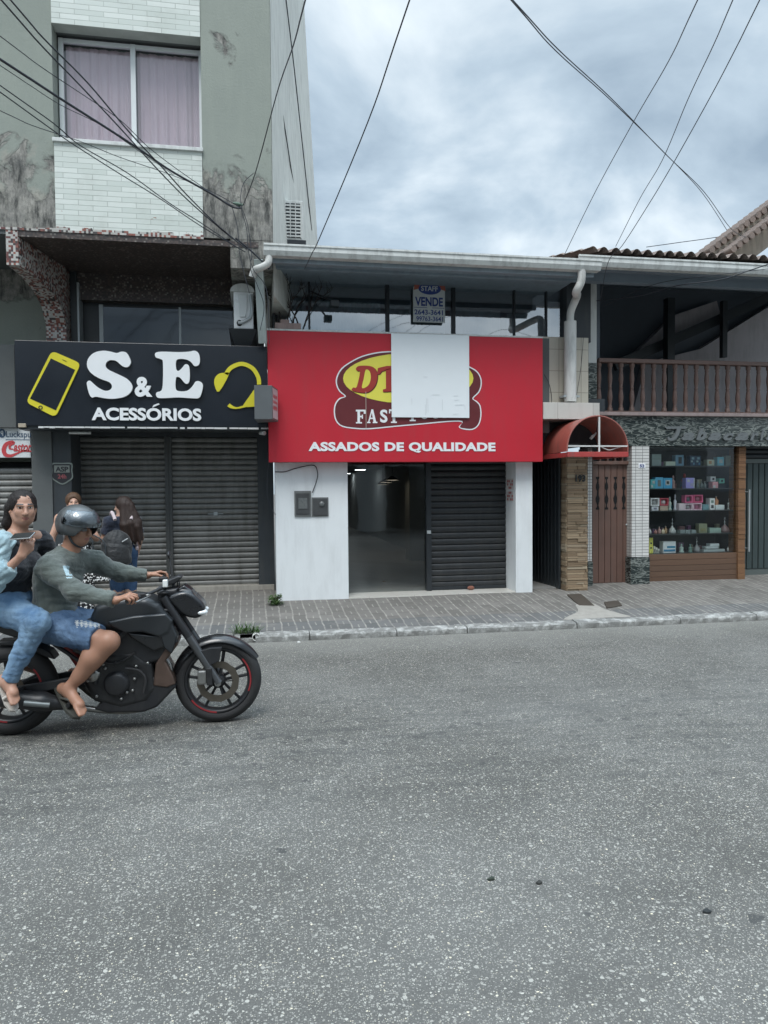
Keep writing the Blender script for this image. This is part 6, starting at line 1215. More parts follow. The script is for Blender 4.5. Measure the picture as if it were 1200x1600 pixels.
# helmet
s = SDF(rH - .22, rH + .22, .005); r, f, u = rfr; M = [r, f, u]; hc = rH + u * .032 - f * .006
s.ell(hc, (.125, .146, .132), M, .01); s.ell(hc - u * .02, (.112, .128, .115), M, .008, '-'); s.ell(hc + f * .115 - u * .072, (.085, .105, .086), M, .012, '-')
s2clip = [(hc - u * .125, -u)]; g_ = [s.lo[i] + np.arange(s.n[i]) * s.h for i in range(3)]; pl_ = (g_[0][:, None, None] - hc[0]) * -u[0] + (g_[1][None, :, None] - hc[1]) * -u[1] + (g_[2][None, None, :] - hc[2]) * -u[2] - .105; s.f = np.maximum(s.f, pl_.astype(np.float32)); hm = s.mesh('helmet', [mat('helmet_grey', (.10, .107, .11), .35, .3, coat=.25, bump=0)], rd)
s = SDF(rH - .24, rH + .24, .004); s.ell(hc + f * .006, (.133, .154, .138), M, .01); s.ell(hc + f * .006, (.128, .149, .133), M, .004, '-')
g_ = [s.lo[i] + np.arange(s.n[i]) * s.h for i in range(3)]; PX = lambda v: (g_[0][:, None, None] - hc[0]) * v[0] + (g_[1][None, :, None] - hc[1]) * v[1] + (g_[2][None, None, :] - hc[2]) * v[2]
s.f = np.maximum(s.f, np.maximum(-(PX(f) + .01), np.maximum(.008 - PX(u) - PX(f) * .10, PX(u) - .100))).astype(np.float32); s.mesh('visor', [glass_mat('visor_glass', (.50, .54, .55), .12, .22)], hm)
build(MB().tube(catmull([rH + r * .092 + u * -.01, rH + r * .070 + f * .03 - u * .085, rH + f * .045 - u * .118, rH - r * .070 + f * .03 - u * .085, rH - r * .092 - u * .01], 5, False), .008, 8), 'chin_strap', black_paint, hm)
for a in (-1, 1): build(MB().lathe((0, 0, 0), [(.001, .0), (.022, .0), (.024, .012)], 'X', 14), 'visor_pivot', satin, hm).location = Vector((hc + r * a * .127 + u * .005) - np.array(WL[hm.name]))
g = MB(); 
for a in (-1, 1):
    cc = rH + f * .092 + r * a * .033 + u * .012
    g.add([cc + r * (x * .028) + u * (z_ * .019) - f * (abs(x * .028 + a * .033) ** 2 * 6) for x, z_ in [(-1, .6), (-.4, .95), (.6, .95), (1, .4), (.8, -.6), (.2, -1), (-.6, -.9), (-1, -.2)]], [tuple(range(8))])
g.tube([rH + f * .098 - r * .01 + u * .016, rH + f * .098 + r * .01 + u * .016], .003, 6)
for a in (-1, 1): g.tube([rH + f * .068 + r * a * .062 + u * .018, rH + r * a * .086 + u * .016], .003, 6)
build(g, 'sunglasses', gloss, rd)
s = SDF(rH - .12, rH + .12, .004); s.cone(rH + f * .058 - u * .085 - r * .02, rH + f * .058 - u * .085 + r * .02, .014, k=.01); 
g = MB(); q = place(103, 889, -4.70)
lg_ = MB(); c0 = rC + (rSR - rSL) / np.linalg.norm(rSR - rSL) * 0; 

# --- passenger
pd = thing('person', 'woman passenger in dark top, pale denim jacket and blue jeans, holding a phone', 'person', (-1.6, BY, .8))
pH = place(36, 795, BY - .02); pfr = frame_of((.42, -.90, -.05)); pN = place(28, 832, BY + .0); pSR = place(-2, 851, BY - .17); pSL = place(64, 842, BY + .15)
pP = place(8, 946, BY) + V3(0, 0, .02); pC = pN * .60 + pP * .40
pER = place(-12, 912, BY - .30); pWR = place(33, 869, BY - .33); pEL = place(100, 900, BY + .22); pWL = place(60, 905, BY + .05)
pHR = pP + V3(.03, -.10, -.03); pHL = pP + V3(.03, .10, -.03); pKR = place(58, 972, BY - .27); pKL = V3(pKR[0], BY + .26, pKR[2]); pAR = place(13, 1066, BY - .25); pAL = V3(pAR[0], BY + .25, pAR[2]); pTR = place(26, 1094, BY - .32); pTL = V3(pTR[0], BY + .3, pTR[2])
s = SDF((-2.15, -5.0, .15), (-1.05, -4.0, 1.72), .0062); head(s, pH, pfr, 1.0, True); torso(s, pP, pC, pN, pSL, pSR, wide=1.02); s.cone(pH + V3(-.01, 0, -.06), pN - V3(0, 0, .02), .048, .055, k=.03)
for a, b, c_ in ((pSR, pER, pWR), (pSL, pEL, pWL)): limb(s, a, b, .048, .038, .03); limb(s, b, c_, .036, .024, .02)
for a, b, c_ in ((pHR, pKR, pAR), (pHL, pKL, pAL)): limb(s, a, b, .09, .058, .05); limb(s, b, c_, .055, .034, .03)
f3 = foot(s, pAR, pTR); f4 = foot(s, pAL, pTL)
phc = place(33, 838, BY - .38)
hand(s, pWR, (.35, .06, .80), (.55, -.80, .1), (.55, 1.0, .7), 1, .95, k=.004); hand(s, pWL, (.6, -.5, -.2), (0, -.3, 1), (.5, .6, .4), -1, .95)
s.mesh('body', [skin_p, lipm, eyew, eyed], pd, face_regions(pH, pfr))
s = SDF((-2.15, -5.0, .62), (-1.05, -4.0, 1.5), .0062); torso(s, pP, pC, pN, pSL, pSR, .013, wide=1.02, bust=1, fwd=pfr[1], clip=[(pP + V3(0, 0, .0), (0, 0, -1)), (pN + V3(0, 0, -.035), pN - pP)]); limb(s, pSL, pEL, .062, .052, .04); s.cone(pEL, pWL, .05, .045, .03, clip=[(pEL + (pWL - pEL) * .7, pWL - pEL)]); s.wrinkle(.005, .12, 5); s.mesh('dark_top', [m_cloth('dark_top', (.022, .026, .034), (.012, .014, .02))], pd)
s = SDF((-2.15, -5.05, .62), (-1.05, -4.0, 1.5), .0062)
for a, b, c_ in ((pSR, pER, pWR),): cuf = b + (c_ - b) * .62; s.cone(pN * .2 + a * .8, a, .070, .070, .03); limb(s, a, b, .070, .060, .04); s.cone(b, c_, .062, .052, .03, clip=[(cuf, c_ - b)])
s.wrinkle(.009, .10, 8); s.mesh('denim_jacket', [m_cloth('pale_denim', (.34, .46, .49), (.22, .33, .38), 9)], pd)
s = SDF((-2.1, -4.95, .30), (-1.1, -4.0, 1.02), .0062)
for a, b, c_ in ((pHR, pKR, pAR), (pHL, pKL, pAL)): s.cone(a, b, .112, .078, .05); s.cone(b, c_, .076, .048, .03, clip=[(b + (c_ - b) * .95, c_ - b)])
s.ell(pP + V3(0, 0, -.01), (.185, .175, .13), None, .05, clip=[(pP + V3(0, 0, .07), (0, 0, 1))]); s.wrinkle(.006, .12, 12); s.mesh('jeans', [denl], pd)
hair_p = m_hair('dark_hair', (.014, .010, .009))
s = SDF(pH - .22, pH + .22, .005); r, f, u = pfr; M = [r, f, u]; s.ell(pH + u * .036 - f * .026, (.087, .098, .092), M, .02); s.ell(pH - f * .10 - u * .01, (.06, .055, .07), M, .03); s.cone(pH - f * .06 - r * .065 + u * .0, pH - f * .04 - r * .068 - u * .07, .032, .022, .03); s.cone(pH - f * .06 + r * .06, pH - f * .05 + r * .06 - u * .05, .03, .02, .03); s.cone(pH + r * .068 - f * .05, pH + r * .082 - f * .06 - u * .10, .036, .032, .03); s.cone(pH + r * .082 - f * .06 - u * .10, pH + r * .06 - f * .09 - u * .20, .032, .018, .03); s.ell(pH + f * .085 - u * .030, (.064, .075, .093), M, .012, '-'); s.wrinkle(.003, .022, 2, (1, 1, .3)); s.mesh('hair', [hair_p], pd)
for hl_, dd, up_, sd in (f3,):
    g = MB(); c0 = hl_ - dd * .02 - up_ * .032; pts = [c0 + dd * (.24 * k) + sd * b for k, b in [(0, -.022), (.3, -.032), (.75, -.042), (.95, -.03), (1.03, 0), (.98, .028), (.75, .042), (.3, .032), (0, .024), (-.04, 0)]]; g.add([p for p in pts] + [p + up_ * .014 for p in pts], [tuple(range(9, -1, -1)), tuple(range(10, 20))] + [(i, (i + 1) % 10, (i + 1) % 10 + 10, i + 10) for i in range(10)]); sd_ = build(g, 'sandal', mat('sandal_pale', (.45, .42, .38), .6), pd)
    g = MB(); g.tube(catmull([c0 + dd * .15 - sd * .044 + up_ * .02, c0 + dd * .15 + up_ * .062, c0 + dd * .15 + sd * .044 + up_ * .02], 6, False), .010, 8); build(g, 'strap', mat('sandal_pale', None), sd_)
# phone in her hand: a thing of its own
pw = pWR + V3(.35, .06, .80) / np.linalg.norm((.35, .06, .80)) * .105; ph_c = pw + V3(-.03, -.012, .03)
pn_ = thing('phone', 'dark phone with a pale edge held up by the woman passenger', 'phone', ph_c); g = MB(); g.box(-.068, .068, -.005, .005, -.034, .034); g2 = MB(); g2.box(-.0695, .0695, -.0035, .0035, -.0355, .0355)
for mb_, nm, m_ in ((g, 'screen', gloss), (g2, 'edge', chrome)):
    R = Matrix.Rotation(math.radians(-18), 3, 'Z') @ Matrix.Rotation(math.radians(-4), 3, 'Y') @ Matrix.Rotation(math.radians(-62), 3, 'X'); mb_.v = [tuple(R @ Vector(v) + Vector(ph_c.tolist())) for v in mb_.v]; build(mb_, nm, m_, pn_, .002)

# --- woman with backpack, standing on the pavement
def stander(px, head_py, Yp, face, hgt, zg, arm_R, arm_L, skin, female=True):
    x0 = X(px, 850, Yp); zt_ = Z(px, head_py, Yp); k = (zt_ - zg) / 1.68; fr = frame_of(face); r, f, u = fr
    J = {}; q = lambda a, b, c: V3(x0, Yp, zg) + r * a * k + f * b * k + V3(0, 0, c * k); J['H'] = q(0, .02, 1.56); J['N'] = q(0, 0, 1.405); J['P'] = q(0, 0, .93); J['C'] = q(0, .0, 1.22); J['SR'] = q(.165, 0, 1.365); J['SL'] = q(-.165, 0, 1.365)
    J['HR'] = q(.085, 0, .90); J['HL'] = q(-.085, 0, .90); J['KR'] = q(.09, .02, .48); J['KL'] = q(-.09, .03, .48); J['AR'] = q(.095, -.01, .085); J['AL'] = q(-.10, .04, .085); J['TR'] = q(.11, .15, .04); J['TL'] = q(-.12, .20, .04)
    J['ER'] = q(*arm_R[0]); J['WR'] = q(*arm_R[1]); J['EL'] = q(*arm_L[0]); J['WL'] = q(*arm_L[1]); return J, fr, k, q
def std_body(J, fr, k, skin, name_par, hf=None):
    r, f, u = fr; hf = hf or fr; lo = np.min([v for v in J.values()], 0) - .26; hi = np.max([v for v in J.values()], 0) + .26; s = SDF(lo, hi, .0068); head(s, J['H'], hf, .98 * k * 1.0); torso(s, J['P'], J['C'], J['N'], J['SL'], J['SR'], wide=.82 * k); s.cone(J['H'] - V3(0, 0, .05), J['N'], .047, .052, k=.03)
    for a in 'RL': limb(s, J['S' + a], J['E' + a], .045, .036, .03); limb(s, J['E' + a], J['W' + a], .036, .023, .02); limb(s, J['H' + a], J['K' + a], .075, .052, .05); limb(s, J['K' + a], J['A' + a], .053, .034, .03, 1.05); foot(s, J['A' + a], J['T' + a]); dd = J['W' + a] - J['E' + a]; hand(s, J['W' + a], dd, r * (1 if a == 'R' else -1) + f * .2, (.35, .5, .3), -1 if a == 'R' else 1, .92)
    s.mesh('body', [skin, lipm, eyew, eyed], name_par, face_regions(J['H'], hf, .98 * k)); return lo, hi
J, fr, k, q = stander(192, 779, -.86, (-.22, .97, 0), 1.58, .149, [(.24, .06, 1.12), (.20, .12, .90)], [(-.25, .04, 1.12), (-.19, .22, 1.12)], skin_w)
hfr = frame_of((-.93, .25, -.1)); r, f, u = fr; wp = thing('person', 'woman with long dark hair, navy tee, jeans and black backpack standing by the shutters', 'person', q(0, 0, 0)); lo, hi = std_body(J, fr, k, skin_w, wp, hfr)
s = SDF(lo, hi, .0068); torso(s, J['P'], J['C'], J['N'], J['SL'], J['SR'], .012, wide=.82 * k, bust=1, fwd=f, clip=[(J['P'] + V3(0, 0, .03), (0, 0, -1)), (J['N'] + V3(0, 0, .005), (0, 0, 1))])
for a in 'RL': b, c_ = J['S' + a], J['E' + a]; s.cone(b, c_, .066, .058, .04, clip=[(b + (c_ - b) * .72, c_ - b)])
s.wrinkle(.003, .14, 5); s.mesh('tee_shirt', [m_cloth('navy_cotton', (.022, .030, .055), (.012, .018, .034))], wp)
s = SDF(lo, hi, .0068)
for a in 'RL': s.cone(J['H' + a], J['K' + a], .088, .064, .05); s.cone(J['K' + a], J['A' + a], .070, .050, .03, clip=[(J['A' + a] + V3(0, 0, .01), (0, 0, -1))])
s.ell(J['P'], (.145, .125, .13), None, .05, clip=[(J['P'] + V3(0, 0, .09), (0, 0, 1))]); s.wrinkle(.003, .12, 3); s.mesh('jeans', [m_denim('dark_denim', (.018, .045, .10), (.05, .10, .19))], wp)
s = SDF(lo, hi, .0068); H = J['H']; hr, hf, hu = hfr; s.ell(H + u * .034 - hf * .022, (.086, .097, .092), list(hfr), .02)
for i in range(9): a = -.075 + .15 * i / 8; e0 = H + r * (a * .6 + .02) - f * .045 - hf * .03 + u * .02; e1 = H + r * (a * 1.2 + .085) - f * (.115 + .02 * math.sin(i * 2)) - u * (.20 + .03 * math.sin(i * 3)); s.cone(e0, e1, .034, .030, .025); s.cone(e1, e1 + r * (.02 + a * .2) - u * .20, .030, .014, .025)
s.ell(H + hf * .080 - u * .035, (.066, .072, .095), list(hfr), .012, '-'); s.wrinkle(.002, .05, 7, (1, 1, .15)); s.mesh('hair', [m_hair('dark_brown_hair', (.035, .022, .018))], wp)
for a in 'RL':
    g = SDF(J['T' + a] - .25, J['T' + a] + .2, .006); g.cone(J['A' + a] - V3(0, 0, .055) - f * .04, J['T' + a] - V3(0, 0, .005), .042, .036, .02, clip=[(V3(0, 0, .150), (0, 0, -1))]); g.mesh('shoe', [mat('sneaker_white', (.4, .4, .39), .6)], wp)
bpk = thing('backpack', 'black backpack with a pale strap worn by the long haired woman', 'backpack', J['C'] - f * .2 - V3(0, 0, .2)); bc = J['C'] - f * .17 - r * .075 - V3(0, 0, .17)
s = SDF(bc - .34, bc + .34, .007); M = [r, f, u]; s.ell(bc, (.165, .10, .20), M, .04); s.ell(bc - f * .075 - u * .06, (.125, .055, .115), M, .03); s.ell(bc - f * .03 - u * .14, (.155, .09, .08), M, .05); s.wrinkle(.004, .12, 2); s.mesh('bag', [m_cloth('black_nylon', (.014, .015, .017), (.008, .009, .010), rough=.6)], bpk)
g = MB()
for a in (-1, 1): P = catmull([J['C'] + r * a * .085 - f * .13 + u * .14, J['C'] + r * a * .115 - f * .03 + u * .222, J['C'] + r * a * .12 + f * .10 + u * .10, J['C'] + r * a * .14 + f * .11 - u * .08, J['C'] + r * a * .15 - f * .08 - u * .20], 6, False); g.tube(P, .02, 8)
build(g, 'strap', mat('pale_pink_strap', (.52, .44, .45), .8), bpk); pk = bc - f * .130 + u * .02 
g = MB(); a = bc - f * .115 + r * .05 + u * .07; g.beam(a, a + r * .06 + u * .035 + f * .012, .022, .006); build(g, 'reflector_tab', mat('reflector_grey', (.5, .52, .52), .4), bpk); build(MB().tube(catmull([bc + r * .13 - u * .12, bc + r * .17 - u * .26 - f * .05, bc + r * .08 - u * .30 - f * .06, bc + r * .02 - u * .20 - f * .11], 6, False), .006, 6), 'webbing', black_paint, bpk)

# --- woman behind the rider's helmet
J, fr, k, q = stander(116, 772, -1.00, (.25, -.95, 0), 1.6, .137, [(.27, -.02, 1.10), (.24, .10, .92)], [(-.27, .02, 1.10), (-.14, .20, 1.20)], skin_b)
r, f, u = fr; wb = thing('person', 'woman with brown hair and bare shoulders partly hidden behind the helmeted rider', 'person', q(0, 0, 0)); lo, hi = std_body(J, fr, k, skin_b, wb)
s = SDF(lo, hi, .0068); torso(s, J['P'], J['C'], J['N'], J['SL'], J['SR'], .012, wide=.94 * k, bust=1, fwd=f, clip=[(J['P'] + V3(0, 0, .0), (0, 0, -1)), (J['N'] - V3(0, 0, .07), (0, 0, 1)), (J['SR'] - r * .045, r), (J['SL'] + r * .045, -r)]); s.mesh('sleeveless_top', [m_cloth('black_top', (.02, .02, .022))], wb)
s = SDF(lo, hi, .0068)
for a in 'RL': s.cone(J['H' + a], J['K' + a], .118, .11, .05, clip=[(J['A' + a] + V3(0, 0, .1), (0, 0, -1))]); s.cone(J['K' + a], J['A' + a], .11, .12, .05, clip=[(J['A' + a] + V3(0, 0, .06), (0, 0, -1))])
s.ell(J['P'], (.185, .16, .15), None, .06, clip=[(J['P'] + V3(0, 0, .09), (0, 0, 1))]); s.wrinkle(.004, .13, 4); s.mesh('patterned_trousers', [m_sparkle('black_white_print')], wb)
s = SDF(J['H'] - .2, J['H'] + .2, .006); H = J['H']; M = [r, f, u]; s.ell(H + u * .036 - f * .020, (.084, .096, .090), M, .02); s.ell(H - f * .11 + u * .03, (.05, .045, .045), M, .02); s.ell(H + f * .085 - u * .022, (.062, .072, .092), M, .012, '-'); s.wrinkle(.0015, .03, 2); s.mesh('hair', [m_hair('brown_hair', (.10, .055, .032))], wb)
q_ = J['WL'] + V3(.14, -.06, -.42); bg = thing('tote_bag', 'black bag with white speckled print carried beside the hidden woman', 'bag', q_)
s = SDF(q_ - .2, q_ + .2, .007); s.poly([(q_[0] - .10, q_[2] - .13), (q_[0] + .11, q_[2] - .13), (q_[0] + .09, q_[2] + .10), (q_[0] - .08, q_[2] + .10)], q_[1] - .04, q_[1] + .04, .02); s.mesh('bag', [m_sparkle('bag_print')], bg); build(MB().tube(catmull([q_ + V3(-.06, 0, .09), q_ + V3(-.07, .02, .30), J['WL'] + V3(.02, -.02, -.02), q_ + V3(.05, .02, .30), q_ + V3(.06, 0, .09)], 6, False), .008, 6), 'handle', black_paint, bg)
# ------------------------------------------------------------------ goods in the tobacconist window
def shz(i): return shy[4 - i]           # shelf top, 0 = topmost
kG = lambda a, b: (1000 + a / 6., 690 + b / 6.)
def gx(a, y=TY + .25): return X(1000 + a / 6., 780, y)
_gy = [0]
def gbox(nm, lab, cat, a0, a1, b0, b1, shelf, c, face=None, kind='box', z0=None, dy=0, dep=.10):
    """goods on a shelf: pixel columns a0..a1, rows b0..b1 of the window crop"""
    y = TY + .16 + dy; _gy[0] += 1; zb = shz(shelf) + .001 if z0 is None else z0; h = (b1 - b0) / 6. / 1155 * 10.4; x0, x1 = gx(a0, y), gx(a1, y)
    t = thing(nm, lab, cat, ((x0 + x1) / 2, y + dep / 2, zb)); m = mat('good_' + nm + str(_gy[0]), sc(c, 1.7), .45, var=.12, vs=20)
    if kind == 'box':
        build(MB().box(x0, x1, y, y + dep, zb, zb + h), 'carton', m, t, .002)
        if face:
            w = x1 - x0
            for fc, (u0, v0, u1, v1) in face: build(MB().box(x0 + w * u0, x0 + w * u1, y - .003, y - .0005, zb + h * v0, zb + h * v1), 'printed_panel', mat('prt_%d%d%d' % tuple(int(q * 99) for q in fc), fc, .4), t)
    elif kind == 'window':
        w = x1 - x0; e = min(w, h) * .14; g = MB(); g.box(x0, x0 + e, y, y + dep, zb, zb + h); g.box(x1 - e, x1, y, y + dep, zb, zb + h); g.box(x0 + e, x1 - e, y, y + dep, zb, zb + e); g.box(x0 + e, x1 - e, y, y + dep, zb + h - e, zb + h); g.box(x0 + e, x1 - e, y + dep * .8, y + dep, zb + e, zb + h - e); build(g, 'carton', m, t); cx = (x0 + x1) / 2
        build(MB().lathe((cx, y + dep * .45, zb + e), [(.001, 0), (w * .24, 0), (w * .28, h * .2), (w * .26, h * .5), (w * .18, h * .56), (.001, h * .56)], 'Z', 14), 'mug', mat('pr_' + str(_gy[0]), (face or (.5, .45, .45)), .3), t)
    elif kind == 'bottle':
        r = (x1 - x0) / 2; cx = (x0 + x1) / 2; build(MB().lathe((cx, y + dep / 2, zb), [(.001, 0), (r * .85, 0), (r, h * .06), (r, h * .5), (r * .75, h * .62), (r * .32, h * .72), (r * .30, h * .9), (.001, h * .9)], 'Z', 16), 'glass_body', m, t); build(MB().lathe((cx, y + dep / 2, zb + h * .9), [(r * .38, 0), (r * .38, h * .1), (.001, h * .1)], 'Z', 12), 'cap', mat('capm', (.4, .38, .34), .3, .5), t)
    elif kind == 'hookah':
        r = (x1 - x0) / 2; cx = (x0 + x1) / 2; build(MB().lathe((cx, y + dep / 2, zb), [(.001, 0), (r * .9, 0), (r, h * .10), (r * .8, h * .28), (r * .35, h * .42), (r * .22, h * .5)], 'Z', 18), 'base', m, t); build(MB().lathe((cx, y + dep / 2, zb + h * .5), [(r * .22, 0), (r * .12, h * .1), (r * .3, h * .16), (r * .10, h * .24), (r * .16, h * .34), (r * .42, h * .36), (r * .10, h * .38), (r * .2, h * .47), (r * .1, h * .5), (.001, h * .5)], 'Z', 14), 'stem', mat('silver_stem', (.5, .52, .52), .25, .8), t)
    elif kind == 'figure':
        cx = (x0 + x1) / 2; r = (x1 - x0) / 2; build(MB().lathe((cx, y + dep / 2, zb), [(.001, 0), (r * .9, 0), (r * .9, h * .05), (r * .6, h * .2), (r * .75, h * .42), (r * .85, h * .55), (r * .35, h * .66), (r * .30, h * .7)], 'Z', 14), 'figure_body', m, t); build(MB().ball((cx, y + dep / 2, zb + h * .84), r * .42, r * .42, h * .16, 8), 'figure_head', m, t)
    return t
Wt, Bl, Pk, Dk, Gy, Te = (.55, .58, .57), (.07, .22, .34), (.50, .16, .22), (.03, .035, .04), (.22, .25, .25), (.08, .30, .32)
gbox('carton_box', 'large pale grey green flat box at the left end of the top shelf', 'box', 110, 198, 105, 220, 0, (.22, .27, .26), [((.30, .34, .33), (.1, .55, .9, .62))])
gbox('carton_box', 'small pale yellow green box lying in front on the top shelf', 'box', 240, 330, 180, 222, 0, (.38, .42, .34), dy=-.03, dep=.06)
gbox('carton_box', 'blue grey upright box beside the pale yellow green one on the top shelf', 'box', 332, 408, 115, 222, 0, (.12, .22, .30), [(Dk, (.35, .2, .75, .8))])
for i, (a, b, n) in enumerate([(468, 518, 'left'), (520, 568, 'right')]): gbox('carton_box', 'dark box with three pale blue discs, %s of a pair on the top shelf' % n, 'box', a, b, 120, 220, 0, (.025, .05, .09), [((.25, .42, .5), (.3, .62, .75, .85)), ((.35, .5, .5), (.15, .35, .5, .52)), ((.12, .3, .45), (.55, .1, .85, .3))])
gbox('carton_box', 'small cream and orange box right of the middle on the top shelf', 'box', 630, 695, 162, 222, 0, (.35, .37, .28), [((.5, .26, .1), (.2, .3, .6, .8))])
gbox('carton_box', 'light blue box with a white round label near the right of the top shelf', 'box', 725, 785, 135, 222, 0, (.10, .34, .42), [(Wt, (.25, .3, .75, .7))])
gbox('carton_box', 'grey green box with a dark mottled front at the right end of the top shelf', 'box', 805, 912, 118, 218, 0, (.14, .17, .15), [((.24, .27, .22), (.2, .3, .8, .8)), (Dk, (.35, .4, .6, .6))])
gbox('carton_box', 'white and teal patterned box at the far left of the second shelf', 'box', 98, 142, 345, 435, 1, Te, [(Wt, (.1, .1, .5, .4)), (Wt, (.4, .55, .9, .85))])
gbox('carton_box', 'bright blue upright box with a dark window, second on the second shelf', 'box', 143, 216, 325, 435, 1, (.08, .28, .42), [(Gy, (.3, .2, .7, .75))])
gbox('carton_box', 'bright blue box with a round cream badge, third on the second shelf', 'box', 220, 302, 332, 435, 1, (.06, .26, .42), [(Wt, (.22, .32, .74, .80)), ((.35, .36, .2), (.34, .44, .62, .68))])
gbox('figurine', 'brownish pink figurine standing right of the three blue boxes', 'figurine', 308, 348, 305, 435, 1, (.24, .15, .14), kind='figure')
gbox('vase', 'dark red round topped ornament at the back of the second shelf', 'ornament', 405, 460, 285, 435, 1, (.30, .03, .03), kind='figure', dy=.12)
gbox('carton_box', 'purple and white patterned box in the middle of the second shelf', 'box', 430, 512, 332, 435, 1, (.22, .20, .45), [(Wt, (.15, .6, .45, .85)), ((.4, .38, .6), (.5, .2, .85, .5)), (Wt, (.86, .05, .98, .95))])
for i, (a, n) in enumerate([(545, 'leftmost'), (580, 'middle'), (612, 'rightmost')]): gbox('small_bottle', '%s of three small dark grey bottles right of the purple box' % n, 'bottle', a, a + 26, 350 + i * 8, 435, 1, (.10, .12, .12), kind='bottle')
gbox('carton_box', 'pink square box under round white tins on the second shelf', 'box', 680, 732, 372, 435, 1, (.42, .20, .22), [(Wt, (.1, .05, .5, .45))])
for a, n, c in ((660, 'left', Wt), (742, 'right', (.15, .42, .34))): gbox('round_tin', '%s round tin with black patches on the second shelf' % n, 'tin', a, a + 50, 325, 375, 1, c, [(Dk, (.35, .3, .7, .7))], z0=shz(1) + (.10 if n == 'left' else .07), dy=.11)
gbox('tin_rack', 'small dark rack holding the round tins at the back of the second shelf', 'rack', 655, 800, 395, 435, 1, Dk, dy=.105, dep=.12, z0=shz(1))
gbox('small_bottle', 'tiny amber jar at the right end of the second shelf', 'jar', 885, 908, 405, 430, 1, (.35, .24, .08), kind='bottle')
gbox('mug_box', 'white window box with a grey mug at the left of the third shelf', 'box', 100, 182, 515, 592, 2, (.60, .58, .58), (.35, .36, .36), 'window', z0=shz(2) + .071)
gbox('carton_box', 'small white box under the white mug box', 'box', 110, 175, 600, 640, 2, (.5, .5, .52), [((.3, .3, .4), (.3, .3, .7, .7))])
gbox('mug_box', 'red window box with a white mug at the left of the third shelf', 'box', 188, 268, 515, 588, 2, (.38, .07, .09), (.55, .5, .5), 'window', z0=shz(2) + .074)
gbox('carton_box', 'low cream and orange box under the red mug box', 'box', 190, 262, 596, 640, 2, (.36, .28, .22))
for a, b, t0, n, c in ((278, 315, 505, 'left', (.32, .38, .34)), (330, 362, 480, 'right', (.45, .44, .48))): gbox('figurine', 'white and grey figurine, %s one of a pair left of the pink boxes' % n, 'figurine', a, b, t0, 640, 2, c, kind='figure')
gbox('carton_box', 'pale pink low box beside the figurine pair on the third shelf', 'box', 368, 418, 572, 640, 2, (.48, .40, .42))
for (a, b, t0, t1, z_, n, c, m2) in [(425, 495, 492, 568, .111, 'upper left', (.50, .10, .20), (.10, .10, .12)), (503, 590, 488, 565, .111, 'upper right', (.50, .08, .17), (.3, .10, .15)), (420, 495, 575, 640, 0.001, 'lower left', (.55, .42, .46), (.3, .3, .3)), (500, 580, 572, 640, 0.001, 'lower right', (.58, .36, .42), (.35, .10, .18))]: gbox('mug_box', '%s pink window box in the block of four on the third shelf' % n, 'box', a, b, t0, t1, 2, c, m2, 'window', z0=shz(2) + z_)
gbox('carton_box', 'tall white box with two dark round holes on the third shelf', 'box', 655, 702, 525, 640, 2, (.60, .60, .57), [(Dk, (.25, .15, .75, .42)), ((.2, .3, .25), (.25, .6, .75, .82))])
gbox('carton_box', 'low wide white box right of the tall white one', 'box', 712, 792, 592, 640, 2, (.50, .55, .55))
gbox('wooden_cup', 'orange brown cup on the low wide white box', 'cup', 715, 752, 502, 590, 2, (.36, .17, .09), kind='bottle', z0=shz(2) + .073)
gbox('figurine', 'black and white panda like figurine at the right of the third shelf', 'figurine', 838, 876, 528, 640, 2, (.45, .47, .45), kind='figure')
gbox('figurine', 'short brown figurine at the right end of the third shelf', 'figurine', 872, 905, 590, 640, 2, (.2, .15, .13), kind='figure')
gbox('carton_box', 'teal translucent small box in the middle of the third shelf', 'box', 590, 645, 585, 640, 2, (.12, .22, .24))
gbox('hookah', 'silver hookah with a white cone behind the small jars on the fourth shelf', 'hookah', 290, 350, 695, 845, 3, (.35, .36, .35), kind='hookah')
gbox('hookah', 'dark brown hookah standing at the right of the fourth shelf', 'hookah', 775, 855, 685, 840, 3, (.16, .11, .11), kind='hookah')
gbox('carton_box', 'olive grey square box right of the middle of the fourth shelf', 'box', 555, 632, 732, 825, 3, (.16, .17, .11), [((.26, .25, .12), (.2, .2, .8, .5))])
gbox('carton_box', 'flat pale green box beside the olive box on the fourth shelf', 'box', 655, 762, 780, 828, 3, (.22, .30, .26))
for i, (a, h, c, n) in enumerate([(95, 60, (.45, .43, .42), 'white'), (150, 45, (.3, .14, .12), 'rust coloured'), (185, 70, (.32, .2, .18), 'pinkish'), (220, 55, (.5, .42, .3), 'cream'), (245, 75, (.28, .18, .10), 'brown'), (325, 55, (.45, .48, .45), 'pale grey')]): gbox('small_jar', '%s little jar among the jars at the left of the fourth shelf' % n, 'jar', a, a + 28, 850 - h, 850, 3, c, kind='bottle')
for i, (a, n) in enumerate([(380, 'left'), (430, 'middle'), (485, 'right')]): gbox('glass_ashtray', '%s of three low grey glass ashtrays on the fourth shelf' % n, 'ashtray', a, a + 44, 812, 845, 3, (.16, .19, .19), dy=-.02)
gbox('carton_box', 'tall bright yellow box at the left end of the bottom shelf', 'box', 88, 124, 882, 1035, 4, (.58, .52, .10), [(Dk, (.3, .6, .7, .7)), (Dk, (.3, .3, .7, .4))])
for i, a in enumerate((132, 152, 172)): gbox('lighter_pack', '%s of three slanted white lighter cards beside the yellow box' % ('left', 'middle', 'right')[i], 'card', a, a + 14, 965 + i * 14, 1035, 4, (.5, .5, .45), [(Dk, (.3, .1, .8, .6))])
